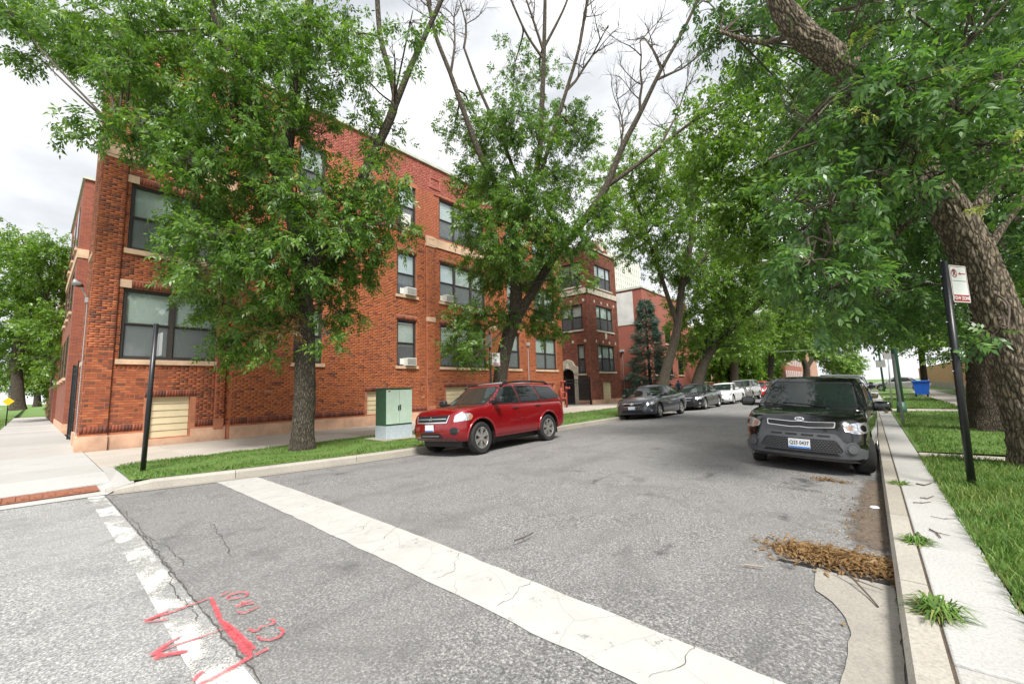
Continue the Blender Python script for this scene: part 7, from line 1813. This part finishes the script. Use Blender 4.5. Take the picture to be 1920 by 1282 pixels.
# --- blue spruce
sp = thing('blue_spruce', 'blue green spruce standing by the red brick wall', 'tree', (-15.0, 36.5, SW))
mb = MB(); bark_tube(mb, np.array([(-15, 36.5, SW), (-15, 36.5, 4), (-15, 36.5, 9.5)]), np.array([.16, .10, .02]), 10, .2, .03, 2); mb.build('trunk', MT['bark_brown'], sp, True)
nB, A_, D_ = 4200, [], []
z = .8 + 8.6 * NR.random(nB) ** 1.25; rad = 2.2 * (1 - (z - .5) / 9.6) ** .85 * (.72 + .5 * (np.sin(z * 5.2) * .5 + .5)); an = NR.random(nB) * 2 * np.pi; t_ = .30 + .70 * NR.random(nB) ** .6
A_ = np.c_[-15 + np.cos(an) * rad * t_, 36.5 + np.sin(an) * rad * t_, z - rad * t_ * .22]; D_ = nrm(np.c_[np.cos(an), np.sin(an), np.full(nB, -.12)] + NR.normal(0, .2, (nB, 3)))
V, F = leaves_mesh(A_, D_, .16, .05, 9, .42, NR, 1.0); o = link('needles', mesh_np('needles', V, F, MT['spruce']), sp); o['kind'] = 'stuff'
mb = MB()
for k in range(70):
    i = int(NR.integers(nB)); mb.tube([(-15, 36.5, float(A_[i][2]) + .3), tuple(A_[i])], [.03, .01], 4, False)
mb.build('branches', MT['bark_brown'], sp)['kind'] = 'stuff'

# ============================================================ STREET FURNITURE
def tube_part(root, name, pts, r, mat, n=10): mb = MB(); mb.tube(pts, r, n); return mb.build(name, MT[mat], root, True)
def sign_plate(root, c, udir, ndir, w, h, face='sign_white', back='sign_back', design=None):
    """plate centred at c; udir horizontal along the plate, ndir the printed side"""
    c, u, n = Vector(c), Vector(udir).normalized(), Vector(ndir).normalized(); z = Vector((0, 0, 1))
    P = lambda a, b, d: c + u * a + z * b + n * d
    def rr(w_, h_, r, d0, d1, nm, mat, parent):
        pts = roundpoly([(-w_ / 2, -h_ / 2), (w_ / 2, -h_ / 2), (w_ / 2, h_ / 2), (-w_ / 2, h_ / 2)], r); m = len(pts); mb = MB()
        mb.add([P(a, b, d0) for a, b in pts] + [P(a, b, d1) for a, b in pts], [tuple(range(m - 1, -1, -1)), tuple(range(m, 2 * m))] + [(i, (i + 1) % m, m + (i + 1) % m, m + i) for i in range(m)]); return mb.build(nm, MT[mat], parent)
    pl = rr(w, h, .02, -.002, 0, 'sign_plate', back, root)
    fc = rr(w, h, .02, .0003, .001, 'sign_face', face, pl)
    if design == 'tow':
        def flat(pts, nm, mat='sign_red', d=.002):
            mb = MB(); mb.add([P(a, b, d) for a, b in pts], [tuple(range(len(pts)))]); return mb.build(nm, MT[mat], pl)
        def ring(a0, b0, r0, r1, nm):
            mb = MB(); N = 28; V = [P(a0 + r * math.cos(2 * math.pi * k / N), b0 + r * math.sin(2 * math.pi * k / N), .002) for r in (r0, r1) for k in range(N)]
            mb.add(V, [(k, (k + 1) % N, N + (k + 1) % N, N + k) for k in range(N)]); mb.build(nm, MT['sign_red'], pl)
        bw = .008; i = .012
        for q in ([(-w / 2 + i, h / 2 - i - bw), (w / 2 - i, h / 2 - i - bw), (w / 2 - i, h / 2 - i), (-w / 2 + i, h / 2 - i)], [(w / 2 - i - bw, -h / 2 + i), (w / 2 - i, -h / 2 + i), (w / 2 - i, h / 2 - i - bw), (w / 2 - i - bw, h / 2 - i - bw)], [(-w / 2 + i, -h / 2 + i), (-w / 2 + i + bw, -h / 2 + i), (-w / 2 + i + bw, h / 2 - i - bw), (-w / 2 + i, h / 2 - i - bw)]): flat(q, 'border_line')
        flat([(-w / 2 + i, -h / 2 + i), (w / 2 - i, -h / 2 + i), (w / 2 - i, -h / 2 + .10), (-w / 2 + i, -h / 2 + .10)], 'red_band')
        V, F = text_mesh('TOW ZONE', .062, .002); mb = MB(); mb.add([P(v[0] * w / .34, v[1] - h / 2 + .055, .003) for v in V], F); mb.build('lettering', MT['sign_white'], pl)
        a0, b0, r0 = -w * .24, h * .28, .060; ring(a0, b0, r0 * .80, r0, 'prohibition_ring')
        V, F = text_mesh('P', .105, .004); mb = MB(); mb.add([P(a0 + v[0], b0 + v[1], .0022) for v in V], F); mb.build('letter_p', MT['plate_ink'], pl)
        e = r0 * .85; t2 = .008; flat([(a0 - e * .7 - t2 * .7, b0 + e * .7 - t2 * .7), (a0 + e * .7 - t2 * .7, b0 - e * .7 - t2 * .7), (a0 + e * .7 + t2 * .7, b0 - e * .7 + t2 * .7), (a0 - e * .7 + t2 * .7, b0 + e * .7 + t2 * .7)], 'slash', 'sign_red', .0026)
        flat([(.03, b0 - .007), (w * .40, b0 - .007), (w * .40, b0 + .007), (.03, b0 + .007)], 'arrow_shaft', 'sign_red'); flat([(-.002, b0), (.045, b0 - .028), (.032, b0), (.045, b0 + .028)], 'arrow_head', 'sign_red')
        flat([(-w * .40, b0 - .105), (w * .40, b0 - .105), (w * .40, b0 - .098), (-w * .40, b0 - .098)], 'rule_line', 'plate_ink')
    return pl
s1 = thing('sign_post', 'black post with a sign seen edge on beside the corner lawn', 'sign', (-10.79, 1.5, SW))
tp0 = Vector((-10.79, 1.50, SW)); tp1 = Vector(at_d(293, 607, depth_of((-10.79, 1.5, SW)) + .35))
tube_part(s1, 'post', [tp0 - Vector((0, 0, .1)), tp1], .043, 'black_metal', 10); sign_plate(s1, tp0.lerp(tp1, .86) + Vector((-.02, .085, 0)), (1, .10, 0), (-.10, 1, 0), .30, .46)
s2 = thing('sign_post', 'black post with two stacked signs beside the forked ash trunk', 'sign', (-10.2, 10.66, SW))
tube_part(s2, 'post', [(-10.2, 10.66, 0.1), (-10.2, 10.66, 3.62)], .035, 'black_metal', 8)
sign_plate(s2, (-10.2 - .0, 10.66 - .05, 3.28), (.95, -.3, 0), (-.3, -.95, 0) if False else (.3, .95, 0), .36, .46); sign_plate(s2, (-10.05, 10.80, 2.62), (.5, .86, 0), (.86, -.5, 0), .30, .46, design='tow')
s3 = thing('sign_post', 'black leaning post with a white tow zone sign by the old ash', 'sign', (.84, 7.71, SW))
b0 = Vector((.84, 7.71, SW)); b1 = Vector(at_d(1769, 490, depth_of((.84, 7.71, 2.5)) + .12))
tube_part(s3, 'post', [b0 - Vector((0, 0, .1)), b1], .040, 'black_metal', 12)
ud = Vector((.53, .85, 0)).normalized(); cc = b0.lerp(b1, .895) + ud * .225 + Vector((.02, -.03, 0))
sign_plate(s3, cc, ud, (.85, -.53, 0), .36, .50, design='tow')
for k, f in enumerate((.93, .72, .60, .55, .50)): p = b0.lerp(b1, f); tube_part(s3, 'bolt', [p + Vector((-.036, -.018, 0)), p + Vector((-.052, -.026, 0))], .008, 'galv', 6)
# cabinet
ca, cb_ = at_z(723.7, 818.5, .27), at_z(772.9, 812.8, .27); u = Vector((cb_[0] - ca[0], cb_[1] - ca[1], 0)); wd = u.length; u.normalize(); nn = Vector((u.y, -u.x, 0))
kc = thing('utility_cabinet', 'pale green utility cabinet with double doors on a grey plinth', 'cabinet', (float(ca[0]), float(ca[1]), SW))
O = Vector((float(ca[0]), float(ca[1]), 0)); hz = float(at_d(722, 729, depth_of(ca))[2])
def kbox(a0, a1, d0, d1, z0, z1, nm, mat, parent=None):
    vs = [O + u * a + nn * d + Vector((0, 0, z)) for z in (z0, z1) for (a, d) in ((a0, d0), (a1, d0), (a1, d1), (a0, d1))]
    mb = MB(); mb.add(vs, [(0, 3, 2, 1), (4, 5, 6, 7), (0, 1, 5, 4), (1, 2, 6, 5), (2, 3, 7, 6), (3, 0, 4, 7)]); return mb.build(nm, MT[mat], parent or kc)
t = NT('cabinet_door_paint'); t.set(Roughness=.5); oc = t.coord('Object'); c1 = t.ramp(t.noise(2.5, 6, .65, oc), [(.35, (.44, .56, .46)), (.7, (.54, .65, .55))]); c1 = t.mix(t.ramp(t.noise(9, 6, .7, oc), [(.66, G4(0)), (.72, G4(.8))]), c1, (.10, .16, .12, 1)); t.col(c1); MT['cab_door'] = t.m
MT['cab_plinth'] = simple('cabinet_plinth', (.42, .48, .52, 1), .85, vary=.1)
zp = .27 + (hz - .27) * .215
kbox(-.0, wd, -.62, 0, .12, zp, 'plinth', 'cab_plinth'); kbox(.0, wd, -.60, -.02, zp + .004, hz, 'casing', 'green_metal'); kbox(.01, wd * .5 - .006, -.019, .004, zp + .05, hz - .03, 'door', 'cab_door'); kbox(wd * .5 + .006, wd - .01, -.019, .004, zp + .05, hz - .03, 'door', 'cab_door')
kbox(-.015, wd + .015, -.62, .015, hz, hz + .03, 'lid', 'green_metal'); kbox(wd * .5 + .01, wd * .5 + .035, .004, .03, zp + (hz - zp) * .42, zp + (hz - zp) * .56, 'handle', 'dark_plastic'); kbox(wd * .5 - .05, wd * .5 - .012, .004, .012, zp + (hz - zp) * .40, zp + (hz - zp) * .54, 'lock_plate', 'dark_plastic'); kbox(.06, .14, .005, .007, hz - .09, hz - .055, 'red_sticker', 'sign_red')
kbox(-.25, wd + .35, -.85, .30, .02, .20, 'pad', 'kerb')
# posts on the right parkway
def lean_post(nm, label, b, px, py, r, mat, cat='post', n=10):
    b = Vector(b); t1 = Vector(at_d(px, py, depth_of(b) * 1.0)); rt = thing(nm, label, cat, b[:]); tube_part(rt, 'post', [b - Vector((0, 0, .1)), t1], r, mat, n); return rt, b, t1
lean_post('metal_post', 'slanted bare metal post at the edge of the carriage walk', (.66, 17.31, SW), 1674, 664, .038, 'galv')
rt, b, t1 = lean_post('sign_post', 'thin grey sign post standing in the second lawn', (.76, 28.8, SW), 1664, 656, .035, 'galv', 'sign'); sign_plate(rt, t1 + Vector((-.05, -.06, -.25)), (1, 0, 0), (0, 1, 0), .32, .45)
lp = thing('street_lamp', 'tall dark green street lamp with an arm reaching over the road', 'street lamp', (.86, 22.4, SW))
tube_part(lp, 'pole', [(.86, 22.4, .05), (.86, 22.4, 4.5), (.86, 22.4, 9.0)], [.11, .09, .06], 'pole_green', 12); tube_part(lp, 'base', [(.86, 22.4, .05), (.86, 22.4, .6)], [.17, .13], 'pole_green', 12)
lh_ = at_y(1430, 492, 22.4); lx, lz = float(lh_[0]), float(lh_[2])
tube_part(lp, 'arm', [(.86, 22.4, 8.3), (.2, 22.4, lz + .7), (lx * .5, 22.4, lz + .35), (lx + .3, 22.4, lz + .08)], [.04, .035, .03, .03], 'galv', 8)
mb = MB(); Mx = Matrix.Translation((lx, 22.4, lz)) @ Matrix.Diagonal((1.5, .8, .7, 1)); mb.lathe([(0.001, .14), (.12, .13), (.22, .06), (.25, 0), (.2, -.02)], 16, Mx); h_ = mb.build('lamp_head', MT['galv'], lp, True)
mb = MB(); mb.lathe([(.19, -.02), (.17, -.10), (.10, -.17), (0.001, -.19)], 16, Mx); mb.build('lamp_glass', MT['siding'], h_, True)
rt, b, t1 = lean_post('sign_post', 'green pole with a square sign at the mouth of the alley', (1.06, 56.5, SW), 1645, 640, .09, 'pole_green', 'sign'); sign_plate(rt, b.lerp(t1, .56) + Vector((0, -.12, 0)), (1, 0, 0), (0, 1, 0), .75, .75)
wa, wb_ = at_y(1385, 660, 57), at_y(1641, 645, 57)
wr = thing('overhead_wire', 'thin overhead wire crossing the road by the alley', 'wire', tuple(wb_)); tube_part(wr, 'cable', [tuple(wa + (wb_ - wa) * k / 8 + np.array([0, 0, -.25 * math.sin(math.pi * k / 8)])) for k in range(9)], .022, 'galv', 5); tube_part(wr, 'anchor_pole', [(float(wa[0]), 57, 0), (float(wa[0]), 57, float(wa[2]) + .3)], .09, 'bark_brown', 8)
# yellow diamond sign on the side street
ys = thing('warning_sign', 'yellow diamond warning sign by the side street lawn', 'sign', (-40, -1.5, SW))
yb = Vector(at_d(13, 777, 26.5)); yb.z = SW; ys.location = yb; tube_part(ys, 'post', [yb, yb + Vector((0, 0, 2.6))], .03, 'dark_plastic', 8)
cz = yb + Vector((.06, 0, 1.55)); e2 = Vector((0, 1, 0)); zz = Vector((0, 0, 1)); mb = MB(); s_ = .26
vs = [cz + e2 * a + zz * b + Vector((d, 0, 0)) for d in (0, .006) for a, b in ((0, -s_), (s_, 0), (0, s_), (-s_, 0))]; mb.add(vs, [(3, 2, 1, 0), (4, 5, 6, 7), (0, 1, 5, 4), (1, 2, 6, 5), (2, 3, 7, 6), (3, 0, 4, 7)]); mb.build('sign_plate', MT['yellow'], ys)
# blue bin
bb = thing('recycling_bin', 'blue wheeled recycling bin standing on the far lawn', 'bin', (2.75, 41.3, SW)); mb = MB()
vs = []
for (z, a, b) in ((.18, .33, .30), (.95, .42, .38), (1.05, .43, .40)): vs += [(2.75 + sx * a, 41.3 + sy * b, z + SW) for sx, sy in ((-1, -1), (1, -1), (1, 1), (-1, 1))]
mb.add(vs, [(0, 3, 2, 1)] + [(l * 4 + i, l * 4 + (i + 1) % 4, l * 4 + 4 + (i + 1) % 4, l * 4 + 4 + i) for l in range(2) for i in range(4)] + [(8, 9, 10, 11)]); mb.build('body', MT['blue_plastic'], bb)
mb = MB(); mb.bevbox(2.28, 3.22, 40.84, 41.76, SW + 1.05, SW + 1.15, .03); mb.build('lid', MT['blue_plastic'], bb)
for sx in (-1, 1): mb = MB(); mb.lathe([(0.001, -.04), (.14, -.04), (.14, .04), (0.001, .04)], 16, Matrix.Translation((2.75 + sx * .30, 41.65, SW + .14)) @ Matrix.Rotation(R(90), 4, 'Y')); mb.build('wheel', MT['rubber'], bb)
# ============================================================ PEOPLE (small, far)
def person(label, loc, heading, shirt, pants, hair=(.03, .02, .015, 1), stride=.22):
    rt = thing('person', label, 'person', loc, (0, 0, heading))
    J = dict(pel=((0, 0, .95), .125), sp=((0, 0, 1.15), .12), ch=((0, .02, 1.36), .135), nk=((0, .02, 1.50), .05), hd=((0, .03, 1.64), .085), ht=((0, .02, 1.74), .06))
    E_ = [('pel', 'sp'), ('sp', 'ch'), ('ch', 'nk'), ('nk', 'hd'), ('hd', 'ht')]
    for s_, q in (('l', 1), ('r', -1)):
        st = stride * q
        J.update({s_ + 'hip': ((.09 * q, 0, .90), .095), s_ + 'kn': ((.10 * q, st * .55 + .03, .50), .062), s_ + 'an': ((.10 * q, st - .02, .09), .042), s_ + 'to': ((.11 * q, st + .15, .04), .035),
                  s_ + 'sh': ((.18 * q, .01, 1.42), .058), s_ + 'el': ((.24 * q, -st * .35, 1.14), .042), s_ + 'wr': ((.23 * q, -st * .4 + .10, .90), .03), s_ + 'ha': ((.22 * q, -st * .4 + .14, .80), .036)})
        E_ += [('pel', s_ + 'hip'), (s_ + 'hip', s_ + 'kn'), (s_ + 'kn', s_ + 'an'), (s_ + 'an', s_ + 'to'), ('ch', s_ + 'sh'), (s_ + 'sh', s_ + 'el'), (s_ + 'el', s_ + 'wr'), (s_ + 'wr', s_ + 'ha')]
    ks = list(J); me = bpy.data.meshes.new('person'); me.from_pydata([J[k][0] for k in ks], [(ks.index(a), ks.index(b)) for a, b in E_], [])
    o = bpy.data.objects.new('tmp', me); COL.objects.link(o); o.modifiers.new('s', 'SKIN'); md = o.modifiers.new('u', 'SUBSURF'); md.levels = 1; md.render_levels = 1
    for i, k in enumerate(ks): sv_ = me.skin_vertices[0].data[i]; sv_.radius = (J[k][1], J[k][1]); sv_.use_root = (k == 'pel')
    dg = bpy.context.evaluated_depsgraph_get(); dg.update(); m2 = bpy.data.meshes.new_from_object(o.evaluated_get(dg)); bpy.data.objects.remove(o, do_unlink=True)
    for nm, c in (('skin', (.32, .18, .12, 1)), ('shirt', shirt), ('pants', pants), ('hair', hair)): m2.materials.append(simple(nm, c, .8))
    for p in m2.polygons:
        z = p.center.z; x = abs(p.center.x)
        p.material_index = 3 if (z > 1.66 or (z > 1.56 and p.center.y < .0)) else (0 if z > 1.50 else (1 if (z > .93 and (x < .30 and z > 1.0)) else (0 if (x > .19 and z > .7) else 2)))
        p.use_smooth = True
    link('body', m2, rt, False); return rt
pp = at_z(1272, 742, SW); person('woman in black walking by the far fence behind the grey sedan', (-12.9, 29.8, SW), R(180), (.012, .012, .014, 1), (.02, .02, .025, 1), (.20, .10, .05, 1))
person('person in a blue jacket walking past the slanted trees', (-13.2, 38.5, SW), R(20), (.05, .14, .40, 1), (.02, .02, .03, 1))
person('person in a red shirt on the sidewalk by the plank fence', (float(at_y(1774, 715, 74)[0]), 74.0, SW), R(180), (.60, .03, .03, 1), (.03, .03, .05, 1))
SC.cycles.use_denoising = True
